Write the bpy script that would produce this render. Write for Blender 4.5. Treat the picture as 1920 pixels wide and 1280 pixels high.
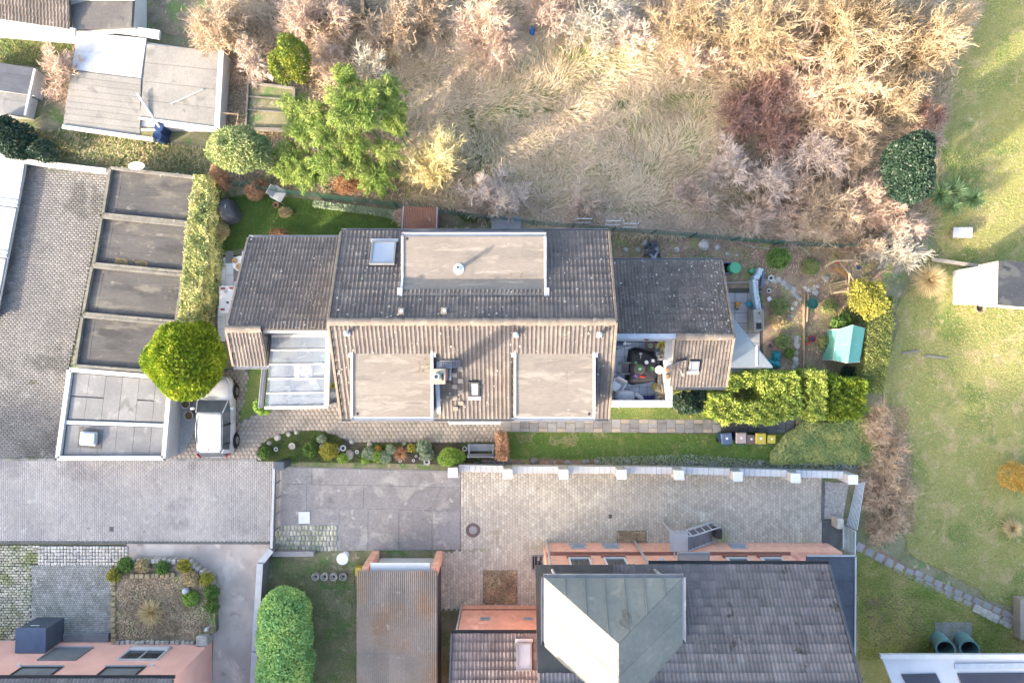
import bpy, bmesh, math, random
import numpy as np
from mathutils import Vector, Matrix

for _o in list(bpy.data.objects):
 bpy.data.objects.remove(_o)
SC = bpy.context.scene
COL = SC.collection
R = math.radians
rng = np.random.default_rng(7)
random.seed(7)

# --- camera, sky, sun, exposure
H, F = 34.0, 1280.0
cam_d = bpy.data.cameras.new("drone_camera")
cam_d.sensor_width = 36.0
cam_d.lens = 24.0
cam_d.clip_end = 600.0
cam = bpy.data.objects.new("drone_camera", cam_d)
cam.location = (0, 0, H)
COL.objects.link(cam)
SC.camera = cam

SUN_EL, SUN_AZ = 20.0, 213.0            # elevation, direction of the sun counted from +X towards +Y
w = bpy.data.worlds.new("World")
SC.world = w
w.use_nodes = True
nt = w.node_tree
sky = nt.nodes.new("ShaderNodeTexSky")
sky.sky_type = 'NISHITA'
sky.sun_disc = False
sky.sun_elevation = R(SUN_EL)
sky.sun_rotation = R(90.0 - SUN_AZ)
sky.air_density = 1.0
sky.dust_density = 4.0
sky.ozone_density = 0.6
nt.links.new(sky.outputs[0], nt.nodes["Background"].inputs[0])
nt.nodes["Background"].inputs[1].default_value = 0.15
sd = bpy.data.lights.new("sun", 'SUN')
sd.energy = 2.3
sd.angle = R(2.0)
sd.color = (1.0, 0.85, 0.66)
sun = bpy.data.objects.new("sun", sd)
_d = Vector((-math.cos(R(SUN_AZ)) * math.cos(R(SUN_EL)), -math.sin(R(SUN_AZ)) * math.cos(R(SUN_EL)), -math.sin(R(SUN_EL))))
sun.rotation_euler = _d.to_track_quat('-Z', 'Y').to_euler()
sun.location = (-40, -30, 40)
COL.objects.link(sun)
SC.view_settings.view_transform = 'Standard'
SC.view_settings.look = 'None'
SC.view_settings.gamma = 1.0
SC.view_settings.use_curve_mapping = False
SC.view_settings.exposure = 2.75
SC.cycles.max_bounces = 8
SC.cycles.transparent_max_bounces = 12

# --- helpers
def P(px, py, z=0.0):
 """a point of the place, read off the photograph (1920 x 1280) once its height is known"""
 k = (H - z) / F
 return Vector(((px - 960) * k, -(py - 640) * k, z))

def PX(pts, z=0.0):
 return [tuple(P(x, y, z)[:2]) for x, y in pts]

LOC = {}

def link(o, parent=None):
 COL.objects.link(o)
 if parent is not None:
  o.parent = parent
  LOC[o.name] = LOC[parent.name]
 return o

def tag(o, label=None, cat=None, group=None, kind=None):
 if label: o['label'] = label
 if cat: o['category'] = cat
 if group: o['group'] = group
 if kind: o['kind'] = kind
 return o

def thing(name, label, cat, loc, group=None):
 o = bpy.data.objects.new(name, None)
 o.empty_display_size = 0.2
 COL.objects.link(o)
 o.location = loc
 LOC[o.name] = Vector(loc)
 return tag(o, label, cat, group)

class MB:
 def __init__(s):
  s.v = []
  s.f = []

 def add(s, vs, fs):
  b = len(s.v)
  s.v.extend([tuple(v) for v in vs])
  s.f.extend([tuple(i + b for i in f) for f in fs])
  return s

 def obox(s, o, a, b, c):
  o, a, b, c = Vector(o), Vector(a), Vector(b), Vector(c)
  vs = [o, o + a, o + a + b, o + b, o + c, o + a + c, o + a + b + c, o + b + c]
  fs = [(0, 3, 2, 1), (4, 5, 6, 7), (0, 1, 5, 4), (1, 2, 6, 5), (2, 3, 7, 6), (3, 0, 4, 7)]
  if a.cross(b).dot(c) < 0:
   fs = [f[::-1] for f in fs]
  return s.add(vs, fs)

 def box(s, cx, cy, z0, sx, sy, sz, rot=0.0):
  ca, sa = math.cos(rot), math.sin(rot)
  a = Vector((ca * sx, sa * sx, 0))
  b = Vector((-sa * sy, ca * sy, 0))
  return s.obox(Vector((cx, cy, z0)) - a / 2 - b / 2, a, b, Vector((0, 0, sz)))

 def beam(s, p0, p1, wd, ht):
  """rectangular bar from p0 to p1 (its axis), wd across (level), ht upright"""
  p0, p1 = Vector(p0), Vector(p1)
  d = p1 - p0
  sd_ = Vector((-d.y, d.x, 0))
  if sd_.length < 1e-5: sd_ = Vector((1, 0, 0))
  sd_.normalize()
  up = d.cross(sd_).normalized()
  if up.z < 0: up = -up
  return s.obox(p0 - sd_ * wd / 2 - up * ht / 2, d, sd_ * wd, up * ht)

 def prism(s, pts, z0, z1):
  n = len(pts)
  ar = sum(pts[i][0] * pts[(i + 1) % n][1] - pts[(i + 1) % n][0] * pts[i][1] for i in range(n))
  if ar < 0: pts = pts[::-1]
  zz0 = z0 if hasattr(z0, '__len__') else [z0] * n
  zz1 = z1 if hasattr(z1, '__len__') else [z1] * n
  if ar < 0: zz0, zz1 = list(zz0)[::-1], list(zz1)[::-1]
  vs = [(p[0], p[1], zz0[i]) for i, p in enumerate(pts)] + [(p[0], p[1], zz1[i]) for i, p in enumerate(pts)]
  fs = [tuple(range(n - 1, -1, -1)), tuple(range(n, 2 * n))]
  fs += [(i, (i + 1) % n, n + (i + 1) % n, n + i) for i in range(n)]
  return s.add(vs, fs)

 def tube(s, p0, p1, r0, r1=None, n=6):
  p0, p1 = Vector(p0), Vector(p1)
  r1 = r0 if r1 is None else r1
  d = (p1 - p0).normalized()
  a = d.orthogonal().normalized()
  b = d.cross(a)
  vs = []
  for p, r in ((p0, r0), (p1, r1)):
   for i in range(n):
    t = 2 * math.pi * i / n
    vs.append(p + a * r * math.cos(t) + b * r * math.sin(t))
  fs = [(i, (i + 1) % n, n + (i + 1) % n, n + i) for i in range(n)]
  fs += [tuple(range(n - 1, -1, -1)), tuple(range(n, 2 * n))]
  return s.add(vs, fs)

 def path(s, pts, r, n=5):
  for i in range(len(pts) - 1):
   s.tube(pts[i], pts[i + 1], r, r, n)
  return s

 def lathe(s, c, prof, n=16, sx=1.0, sy=1.0):
  b = len(s.v)
  for r, z in prof:
   for i in range(n):
    t = 2 * math.pi * i / n
    s.v.append((c[0] + r * sx * math.cos(t), c[1] + r * sy * math.sin(t), c[2] + z))
  for k in range(len(prof) - 1):
   for i in range(n):
    j = (i + 1) % n
    s.f.append((b + k * n + i, b + k * n + j, b + (k + 1) * n + j, b + (k + 1) * n + i))
  s.f.append(tuple(b + i for i in range(n - 1, -1, -1)))
  m = len(prof) - 1
  s.f.append(tuple(b + m * n + i for i in range(n)))
  return s

 def mesh(s, name, mat, smooth=False, bevel=0.0, seg=1):
  me = bpy.data.meshes.new(name)
  me.from_pydata(s.v, [], s.f)
  if bevel > 0:
   bm = bmesh.new()
   bm.from_mesh(me)
   bmesh.ops.recalc_face_normals(bm, faces=bm.faces)
   bmesh.ops.bevel(bm, geom=list(bm.edges), offset=bevel, segments=seg, affect='EDGES', clamp_overlap=True)
   bm.to_mesh(me)
   bm.free()
  if smooth:
   me.polygons.foreach_set('use_smooth', [True] * len(me.polygons))
  me.materials.append(mat)
  return me

 def build(s, name, mat, parent=None, smooth=False, bevel=0.0, seg=1, kind=None, origin=None):
  if parent is not None:
   L = LOC[parent.name]
  elif origin is not None:
   L = Vector(origin)
  else:
   vs = np.array(s.v)
   L = Vector(((vs[:, 0].min() + vs[:, 0].max()) / 2, (vs[:, 1].min() + vs[:, 1].max()) / 2, vs[:, 2].min()))
  s.v = [(v[0] - L.x, v[1] - L.y, v[2] - L.z) for v in s.v]
  o = bpy.data.objects.new(name, s.mesh(name, mat, smooth, bevel, seg))
  link(o, parent)
  if parent is None:
   o.location = L
   LOC[o.name] = L
  if kind: o['kind'] = kind
  return o

def inst(name, me, parent, M):
 """one more piece that shares its mesh; M places it in the world"""
 o = bpy.data.objects.new(name, me)
 link(o, parent)
 o.matrix_basis = Matrix.Translation(-LOC[parent.name]) @ M
 return o

def np_mesh(name, V, Fq, mat, parent=None, kind=None, smooth=False, origin=None):
 """V (n,3) floats, Fq (m,k) ints: a big mesh in one go"""
 V = np.asarray(V, dtype=np.float64)
 if parent is not None: L = LOC[parent.name]
 elif origin is not None: L = Vector(origin)
 else: L = Vector((float(V[:, 0].mean()), float(V[:, 1].mean()), float(V[:, 2].min())))
 V = V - np.array(L)
 me = bpy.data.meshes.new(name)
 k = Fq.shape[1]
 me.vertices.add(len(V))
 me.vertices.foreach_set('co', V.astype(np.float32).ravel())
 me.loops.add(Fq.size)
 me.loops.foreach_set('vertex_index', Fq.astype(np.int32).ravel())
 me.polygons.add(len(Fq))
 me.polygons.foreach_set('loop_start', np.arange(0, Fq.size, k, dtype=np.int32))
 if smooth: me.polygons.foreach_set('use_smooth', np.ones(len(Fq), dtype=bool))
 me.update(calc_edges=True)
 me.materials.append(mat)
 o = bpy.data.objects.new(name, me)
 link(o, parent)
 if parent is None:
  o.location = L
  LOC[o.name] = L
 if kind: o['kind'] = kind
 return o

def sheet(name, pts, z, mat, kind='structure', px=True, parent=None, zpx=0.0):
 """a flat piece of ground; outline in photograph pixels"""
 q = PX(pts, zpx) if px else pts
 n = len(q)
 ar = sum(q[i][0] * q[(i + 1) % n][1] - q[(i + 1) % n][0] * q[i][1] for i in range(n))
 if ar < 0: q = q[::-1]
 m = MB()
 m.add([(x, y, z) for x, y in q], [tuple(range(n))])
 return m.build(name, mat, parent, kind=kind)

def inside(X, Y, poly):
 res = np.zeros(X.shape, dtype=bool)
 n = len(poly)
 j = n - 1
 for i in range(n):
  xi, yi = poly[i]
  xj, yj = poly[j]
  with np.errstate(divide='ignore', invalid='ignore'):
   c = ((yi > Y) != (yj > Y)) & (X < (xj - xi) * (Y - yi) / (yj - yi + 1e-12) + xi)
  res ^= c
  j = i
 return res

def scatter(poly, n, holes=()):
 a = np.array(poly)
 lo, hi = a.min(0), a.max(0)
 out = np.zeros((0, 2))
 while len(out) < n:
  q = rng.uniform(lo, hi, (n * 2, 2))
  k = inside(q[:, 0], q[:, 1], poly)
  for h in holes: k &= ~inside(q[:, 0], q[:, 1], h)
  out = np.vstack([out, q[k]])
 return out[:n]

_wv = [(rng.uniform(0.15, 0.5, 2) * rng.choice([-1, 1], 2), rng.uniform(0, 6.28)) for _ in range(7)]

def field(X, Y, f=1.0, s=0.0):
 """smooth wandering value, about -1..1"""
 v = np.zeros_like(X)
 for i, (k, ph) in enumerate(_wv):
  v += np.sin((k[0] * X + k[1] * Y) * f * (1 + 0.6 * i) + ph + s * (i + 1)) / (1 + 0.25 * i)
 return v / 3.0

# --- materials
_M = {}
# how strong each paint or plant colour is, against the first estimate given with the material
TONE = {
 'gravel': 1.3, 'slab_dark': .8,
 'grill_cover': 1.3, 'grey_cover': 1.0, 'black_cloth': 1.2, 'lichen': .75,
 'hedge_olive': 1.5, 'leaf_plain': 1.3,
 'parapet': .62,
 'lead_strip': .8,
 'corr_grey': .58,
 'steel': .95,
 'slab_terrace': 2.1,
 'slab_grey': .95,
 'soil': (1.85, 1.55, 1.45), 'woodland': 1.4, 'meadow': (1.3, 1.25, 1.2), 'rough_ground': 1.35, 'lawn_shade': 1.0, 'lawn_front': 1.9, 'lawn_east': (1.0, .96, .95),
 'white_trim': .56, 'white_wall': .56, 'white_paint': .66, 'car_paint': .5, 'cream': .42,
 'road_block': (.95, .94, .89), 'forecourt_block': (.44, .445, .44), 'yard_concrete': (.76, .77, .72), 'yard_block': (1.08, 1.05, .99), 'felt': (.60, .59, .57),
 'tile': (.72, .67, .64), 'garage_panel': .38, 'felt_garage': (.35, .355, .36), 'garage_edge': .46, 'felt_old': .5, 'hex_block': (.88, .87, .83), 'asphalt': (1.8, 1.6, 1.4),
 'pink_wall': (1.25, 1.1, 1.0), 'brick_red': (1.75, 1.6, 1.55), 'brick_dark': 1.0, 'zinc_roof': (.50, .43, .36), 'corrugated': (.82, .78, .70), 'tile_slate': (.80, .76, .73), 'joint_pale': .62,
 'sett_dark': 1.5, 'sett_moss': 1.3, 'sett_pale': .9, 'stone': .95, 'slab_path': .9, 'slab_warm': .9, 'zinc_pale': .6, 'tile_old': (.72, .67, .64), 'dark_roof': 1.0,
 'thuja': (1.6, 1.65, 1.5), 'thuja_yellow': (1.25, 1.3, 1.4), 'thuja_dark': (1.15, 1.25, 1.1), 'twig_gold': (.74, .71, .75), 'twig_tan': 1.15, 'bamboo': (1.15, 1.03, 1.0), 'dark_evergreen': .62,
 'yucca': .8, 'ivy_hedge': (2.2, 2.0, 2.1), 'hedge_big': (2.5, 2.15, 2.4), 'bramble': (1.75, 1.6, 1.4), 'twig_pink': (1.75, 1.7, 1.6), 'twig_brown': 2.0, 'twig_white': .82, 'twig_red': 1.2,
 'ivy_ground': 2.0, 'weeds': 1.8, 'litter': 1.6, 'dry_grass': (1.3, 1.28, 1.26), 'dry_grass_grey': (1.95, 1.8, 1.65), 'grass_mixed': 2.3, 'grass_green': (1.5, 1.5, 1.2), 'grass_east': (1.4, 1.28, 1.2),
 'conifer': 1.6, 'laurel': 1.6, 'twig_orange': 1.2, 'interior_floor': 1.0, 'stone_dark': .8, 'bench_paint': 1.0, 'slate_wall': .8, 'beech_brown': 1.1, 'rust_leaf': 1.1, 'orange_shrub': 1.1, 'shrub_yellow': 1.0, 'tan_shrub': 1.5,
}

def M(name, c1, c2=None, scale=2.0, rough=0.85, fine=0.10, fscale=40.0, bump=0.0, bscale=60.0, isl=0.0, obj=0.0,
      stain=None, sscale=1.0, sthr=0.55, swid=0.15, spots=None, spscale=3.0, sprad=0.12, metal=0.0, spec=0.3, ramp=(0.35, 0.65), coat=0.0, stretch=None):
 a_ = TONE.get(name, 0.6)
 a_ = a_ if isinstance(a_, tuple) else (a_, a_, a_)
 tn = lambda c: tuple(min(.85, x * y) for x, y in zip(c, a_))
 c1, c2, spots = tn(c1), tn(c2) if c2 else None, tn(spots) if spots else None
 if isinstance(stain, list): stain = [(tn(q[0]), *q[1:]) for q in stain]
 elif stain: stain = tn(stain)
 m = bpy.data.materials.new(name)
 m.use_nodes = True
 t = m.node_tree
 N, Lk = t.nodes, t.links
 b = N["Principled BSDF"]
 geo = N.new("ShaderNodeNewGeometry")
 pos = geo.outputs['Position']
 if stretch:
  vs_ = N.new('ShaderNodeVectorMath')
  vs_.operation = 'MULTIPLY'
  vs_.inputs[1].default_value = stretch
  Lk.new(pos, vs_.inputs[0])
  pos = vs_.outputs[0]

 def noise(sc, det=4.0, dist=0.0, rgh=0.55):
  n = N.new("ShaderNodeTexNoise")
  n.inputs['Scale'].default_value = sc
  n.inputs['Detail'].default_value = det
  n.inputs['Roughness'].default_value = rgh
  n.inputs['Distortion'].default_value = dist
  Lk.new(pos, n.inputs['Vector'])
  return n.outputs['Fac']

 def rampn(fac, a, bb):
  r = N.new("ShaderNodeMapRange")
  r.interpolation_type = 'SMOOTHSTEP'
  r.inputs['From Min'].default_value = a
  r.inputs['From Max'].default_value = bb
  Lk.new(fac, r.inputs['Value'])
  return r.outputs['Result']

 def mix(fac, A, B):
  x = N.new("ShaderNodeMix")
  x.data_type = 'RGBA'
  if isinstance(fac, float): x.inputs[0].default_value = fac
  else: Lk.new(fac, x.inputs[0])
  for s_, v in ((6, A), (7, B)):
   if isinstance(v, tuple): x.inputs[s_].default_value = (*v[:3], 1)
   else: Lk.new(v, x.inputs[s_])
  return x.outputs[2]

 def mul(colr, fac, amt):
  r = N.new("ShaderNodeMapRange")
  r.inputs['To Min'].default_value = 1 - amt
  r.inputs['To Max'].default_value = 1 + amt
  Lk.new(fac, r.inputs['Value'])
  v = N.new("ShaderNodeVectorMath")
  v.operation = 'SCALE'
  Lk.new(colr, v.inputs[0])
  Lk.new(r.outputs['Result'], v.inputs['Scale'])
  return v.outputs[0]

 c2 = c2 or tuple(x * 0.8 for x in c1)
 col = mix(rampn(noise(scale, 5), *ramp), c1, c2)
 if stain:
  sl = stain if isinstance(stain, list) else [(stain, sscale, sthr, swid)]
  for (sc_, ss, th, wd) in sl:
   col = mix(rampn(noise(ss, 6, 0.4, 0.6), th, th + wd), col, sc_)
 if spots:
  vo = N.new("ShaderNodeTexVoronoi")
  vo.inputs['Scale'].default_value = spscale
  Lk.new(pos, vo.inputs['Vector'])
  sep = N.new("ShaderNodeSeparateColor")
  Lk.new(vo.outputs['Color'], sep.inputs[0])
  thr = N.new("ShaderNodeMath")
  thr.operation = 'MULTIPLY'
  Lk.new(sep.outputs[0], thr.inputs[0])
  thr.inputs[1].default_value = sprad
  ls = N.new("ShaderNodeMath")
  ls.operation = 'LESS_THAN'
  Lk.new(vo.outputs['Distance'], ls.inputs[0])
  Lk.new(thr.outputs[0], ls.inputs[1])
  col = mix(ls.outputs[0], col, spots)
 if fine: col = mul(col, noise(fscale, 3), fine * 2)
 if isl: col = mul(col, geo.outputs['Random Per Island'], isl)
 if obj:
  oi = N.new("ShaderNodeObjectInfo")
  col = mul(col, oi.outputs['Random'], obj)
 Lk.new(col, b.inputs['Base Color'])
 b.inputs['Roughness'].default_value = rough
 b.inputs['Metallic'].default_value = metal
 b.inputs['Specular IOR Level'].default_value = spec
 b.inputs['Coat Weight'].default_value = coat
 if bump:
  bp = N.new("ShaderNodeBump")
  bp.inputs['Strength'].default_value = bump
  bp.inputs['Distance'].default_value = 0.02
  Lk.new(noise(bscale, 4), bp.inputs['Height'])
  Lk.new(bp.outputs[0], b.inputs['Normal'])
 _M[name] = m
 return m

def leafm(name, cols, trans=0.25, clump=0.35, cscale=1.2, rough=0.6):
 """leaves, blades, twigs: each its own colour from a small range, clumps a little apart"""
 a_ = TONE.get(name, 1.3)
 a_ = a_ if isinstance(a_, tuple) else (a_, a_, a_)
 cols = [tuple(min(.8, x * y) for x, y in zip(c, a_)) for c in cols]
 m = bpy.data.materials.new(name)
 m.use_nodes = True
 t = m.node_tree
 N, Lk = t.nodes, t.links
 b = N["Principled BSDF"]
 out = N["Material Output"]
 geo = N.new("ShaderNodeNewGeometry")
 cr = N.new("ShaderNodeValToRGB")
 e = cr.color_ramp.elements
 e[0].position = 0.0
 e[0].color = (*cols[0], 1)
 e[1].position = 1.0
 e[1].color = (*cols[-1], 1)
 for i, c in enumerate(cols[1:-1]):
  x = e.new((i + 1) / (len(cols) - 1))
  x.color = (*c, 1)
 nz = N.new("ShaderNodeTexNoise")
 nz.inputs['Scale'].default_value = cscale
 nz.inputs['Detail'].default_value = 3
 Lk.new(geo.outputs['Position'], nz.inputs['Vector'])
 mx = N.new("ShaderNodeMix")
 mx.data_type = 'FLOAT'
 mx.inputs[0].default_value = 0.55
 Lk.new(geo.outputs['Random Per Island'], mx.inputs[2])
 mr = N.new("ShaderNodeMapRange")
 mr.inputs['From Min'].default_value = 0.3
 mr.inputs['From Max'].default_value = 0.7
 Lk.new(nz.outputs['Fac'], mr.inputs['Value'])
 Lk.new(mr.outputs[0], mx.inputs[3])
 Lk.new(mx.outputs[0], cr.inputs[0])
 Lk.new(cr.outputs[0], b.inputs['Base Color'])
 b.inputs['Roughness'].default_value = rough
 b.inputs['Specular IOR Level'].default_value = 0.25
 if trans:
  tr = N.new("ShaderNodeBsdfTranslucent")
  Lk.new(cr.outputs[0], tr.inputs[0])
  ms = N.new("ShaderNodeMixShader")
  ms.inputs[0].default_value = trans
  Lk.new(b.outputs[0], ms.inputs[1])
  Lk.new(tr.outputs[0], ms.inputs[2])
  Lk.new(ms.outputs[0], out.inputs[0])
 _M[name] = m
 return m

def glassm(name, tint, body=0.15, rough=0.05):
 """clear pane: lets light straight through, mirrors the sky at its surface, with a tinted diffuse share"""
 m = bpy.data.materials.new(name)
 m.use_nodes = True
 t = m.node_tree
 N, Lk = t.nodes, t.links
 out = N["Material Output"]
 N.remove(N["Principled BSDF"])
 tp = N.new("ShaderNodeBsdfTransparent")
 tp.inputs[0].default_value = (*tint, 1)
 gl = N.new("ShaderNodeBsdfGlossy")
 gl.inputs['Roughness'].default_value = rough
 fr = N.new("ShaderNodeFresnel")
 fr.inputs[0].default_value = 1.5
 m1 = N.new("ShaderNodeMixShader")
 Lk.new(fr.outputs[0], m1.inputs[0])
 Lk.new(tp.outputs[0], m1.inputs[1])
 Lk.new(gl.outputs[0], m1.inputs[2])
 df = N.new("ShaderNodeBsdfDiffuse")
 df.inputs[0].default_value = (0.75, 0.78, 0.82, 1)
 m2 = N.new("ShaderNodeMixShader")
 m2.inputs[0].default_value = body
 Lk.new(m1.outputs[0], m2.inputs[1])
 Lk.new(df.outputs[0], m2.inputs[2])
 Lk.new(m2.outputs[0], out.inputs[0])
 _M[name] = m
 return m

# --- plants
def norm(a):
 return a / (np.linalg.norm(a, axis=-1, keepdims=True) + 1e-9)

def leaves_mesh(C, A, Nn, ln, wd):
 """rhombic leaves: centre, axis, normal, length, width"""
 n = len(C)
 A = norm(A)
 S = norm(np.cross(A, Nn))
 ln = np.broadcast_to(ln, (n,))[:, None]
 wd = np.broadcast_to(wd, (n,))[:, None]
 up = norm(np.cross(S, A))
 V = np.empty((n, 4, 3))
 V[:, 0] = C - A * ln * 0.5
 V[:, 1] = C + S * wd * 0.5 + up * ln * 0.06
 V[:, 2] = C + A * ln * 0.5
 V[:, 3] = C - S * wd * 0.5 + up * ln * 0.06
 return V.reshape(-1, 3), np.arange(n * 4).reshape(n, 4)

def sph(n, zmin=-1.0):
 z = rng.uniform(zmin, 1, n)
 a = rng.uniform(0, 2 * np.pi, n)
 r = np.sqrt(1 - z * z)
 return np.stack([r * np.cos(a), r * np.sin(a), z], 1)

def blob_points(ells, n, shell=0.3, zmin=-0.35, lump=0.12):
 """points in the outer shell of several ellipsoids (x,y,z,rx,ry,rz), and their outward directions"""
 w_ = np.array([(e[3] * e[4] + e[4] * e[5] + e[3] * e[5]) for e in ells])
 cnt = np.maximum(1, (n * w_ / w_.sum()).astype(int))
 Cs, Ds = [], []
 for e, c in zip(ells, cnt):
  d = sph(c, zmin)
  ph = rng.uniform(0, 6.28, 6)
  k = rng.normal(0, 4.0, (6, 3))
  bumpv = sum(np.sin(d @ k[i] + ph[i]) for i in range(6)) / 6
  rad = (1 + lump * bumpv * 2) * (1 - shell * rng.random(c) ** 1.6)
  Cs.append(np.array(e[:3]) + d * np.array(e[3:6]) * rad[:, None])
  Ds.append(norm(d / np.array(e[3:6])))
 return np.vstack(Cs), np.vstack(Ds)

def leafy(name, label, cat, ells, n, ln, wd, mat, group=None, shell=0.3, outw=1.0, droop=0.0, spread=0.7, zmin=-0.3, lump=0.12,
          trunk=None, tr=0.06, up=0.0, part='crown', base=None, stems=1):
 """a leafy plant: trunk or stems and a crown of separate leaves"""
 c0 = np.array([e[:3] for e in ells]).mean(0)
 b = Vector((c0[0], c0[1], 0.0)) if base is None else Vector(base)
 t = thing(name, label, cat, b, group)
 C, D = blob_points(ells, n, shell, zmin, lump)
 C[:, 2] = np.maximum(C[:, 2], 0.03)
 m = len(C)
 A = D * outw + rng.normal(0, spread, (m, 3)) + np.array([0, 0, up - droop])
 Nn = D + rng.normal(0, 0.6, (m, 3))
 V, Fq = leaves_mesh(C, A, Nn, ln * rng.uniform(0.7, 1.3, m), wd * rng.uniform(0.7, 1.3, m))
 np_mesh(part, V, Fq, mat, t)
 tb = MB()
 for e in (ells if stems > 1 else [tuple(c0) + (0, 0, 0)]):
  tb.tube((b.x + (e[0] - b.x) * .95, b.y + (e[1] - b.y) * .95, b.z - 0.02), (e[0], e[1], e[2]), tr, tr * 0.4, 6)
 tb.build('trunk' if cat == 'tree' else 'stem', trunk or _M['bark'], t)
 return t

def hedge_points(poly, z0, z1, n, lump=0.12, edge=0.08):
 """points on top and sides of a clipped hedge with this ground outline"""
 a = np.array(poly)
 per = np.linalg.norm(np.roll(a, -1, 0) - a, axis=1)
 ar = abs(np.sum(a[:, 0] * np.roll(a[:, 1], -1) - np.roll(a[:, 0], -1) * a[:, 1])) / 2
 side = per.sum() * (z1 - z0)
 nt_ = int(n * ar / (ar + 0.6 * side))
 top = scatter(poly, nt_)
 zt = z1 + lump * field(top[:, 0], top[:, 1], 7.0) - np.abs(rng.normal(0, edge, nt_))
 T = np.column_stack([top, zt])
 TD = np.tile([0, 0, 1.0], (nt_, 1))
 ns = n - nt_
 i = rng.choice(len(a), ns, p=per / per.sum())
 t = rng.random(ns)[:, None]
 p = a[i] * (1 - t) + np.roll(a, -1, 0)[i] * t
 ctr = a.mean(0)
 e = np.roll(a, -1, 0)[i] - a[i]
 nn = np.column_stack([e[:, 1], -e[:, 0]])
 nn /= np.linalg.norm(nn, axis=1, keepdims=True)
 nn *= np.sign(np.sum(nn * (p - ctr), 1))[:, None] + 1e-9
 z = rng.uniform(z0, z1, ns)
 p = p + nn * (lump * field(p[:, 0] + z, p[:, 1] - z, 7.0) - 0.05 + rng.normal(0, edge * .6, ns))[:, None]
 S = np.column_stack([p, z])
 SD = np.column_stack([nn, np.full(ns, 0.25)])
 return np.vstack([T, S]), np.vstack([TD, SD])

def hedge(name, label, cat, poly, z0, z1, n, ln, wd, mat, lump=0.12, group=None, spread=0.8, up=0.2):
 a = np.array(poly)
 c = a.mean(0)
 t = thing(name, label, cat, (c[0], c[1], 0), group)
 C, D = hedge_points(poly, z0, z1, n, lump)
 m = len(C)
 A = D + rng.normal(0, spread, (m, 3)) + np.array([0, 0, up])
 V, Fq = leaves_mesh(C, A, D + rng.normal(0, .6, (m, 3)), ln * rng.uniform(.7, 1.3, m), wd * rng.uniform(.7, 1.3, m))
 np_mesh('foliage', V, Fq, mat, t)
 st = MB()
 for q in scatter(poly, 10):
  st.tube((q[0], q[1], -.02), (q[0] + random.uniform(-.1, .1), q[1], z1 - .25), .03, .012, 5)
 st.build('stem', _M['bark'], t)
 return t

def tubes_np(Pl, Rd, sides=3):
 """Pl (n,m,3) polylines, Rd (n,m) radii"""
 n, m, _ = Pl.shape
 d = norm(Pl[:, -1] - Pl[:, 0])
 ref = np.where(np.abs(d[:, 2:3]) > 0.9, np.array([[1., 0, 0]]), np.array([[0, 0, 1.]]))
 a = norm(np.cross(d, ref))
 b = np.cross(d, a)
 th = np.arange(sides) * 2 * np.pi / sides
 off = a[:, None, :] * np.cos(th)[None, :, None] + b[:, None, :] * np.sin(th)[None, :, None]
 V = Pl[:, :, None, :] + off[:, None, :, :] * Rd[:, :, None, None]
 idx = np.arange(n * m * sides).reshape(n, m, sides)
 q = np.stack([idx[:, :-1, :], np.roll(idx, -1, 2)[:, :-1, :], np.roll(idx, -1, 2)[:, 1:, :], idx[:, 1:, :]], -1)
 return V.reshape(-1, 3), q.reshape(-1, 4)

def ribbons_np(Pl, Rd):
 """finest twigs: Pl (n,2,3), a narrow strip each, turned at random about its length"""
 n = len(Pl)
 d = norm(Pl[:, 1] - Pl[:, 0])
 s_ = norm(np.cross(d, rng.normal(0, .6, (n, 3)) + np.array([0, 0, 1.0])))
 V = np.empty((n, 4, 3))
 V[:, 0] = Pl[:, 0] - s_ * Rd[:, 0:1]
 V[:, 1] = Pl[:, 0] + s_ * Rd[:, 0:1]
 V[:, 2] = Pl[:, 1] + s_ * Rd[:, 1:2]
 V[:, 3] = Pl[:, 1] - s_ * Rd[:, 1:2]
 return V.reshape(-1, 3), np.arange(n * 4).reshape(n, 4)

def grow(par, n, length, bend, m, tmin=0.25, spread=0.8, up=0.15, out=None, outw=0.0):
 """n child polylines leaving the polylines of par"""
 N0, m0, _ = par.shape
 i = rng.integers(0, N0, n)
 t = rng.uniform(tmin, 1.0, n) * (m0 - 1)
 k = np.minimum(t.astype(int), m0 - 2)
 f = (t - k)[:, None]
 p = par[i, k] * (1 - f) + par[i, k + 1] * f
 d = norm(par[i, k + 1] - par[i, k])
 d = d + rng.normal(0, spread, (n, 3)) + np.array([0, 0, up])
 if out is not None:
  o = p - np.array(out)
  d = d + norm(o) * outw
 d = norm(d)
 L = length * rng.uniform(0.6, 1.3, n)
 Q = np.empty((n, m, 3))
 Q[:, 0] = p
 for j in range(1, m):
  d = norm(d + rng.normal(0, bend, (n, 3)))
  Q[:, j] = Q[:, j - 1] + d * (L / (m - 1))[:, None]
 Q[:, :, 2] = np.maximum(Q[:, :, 2], 0.02)
 return Q

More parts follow.
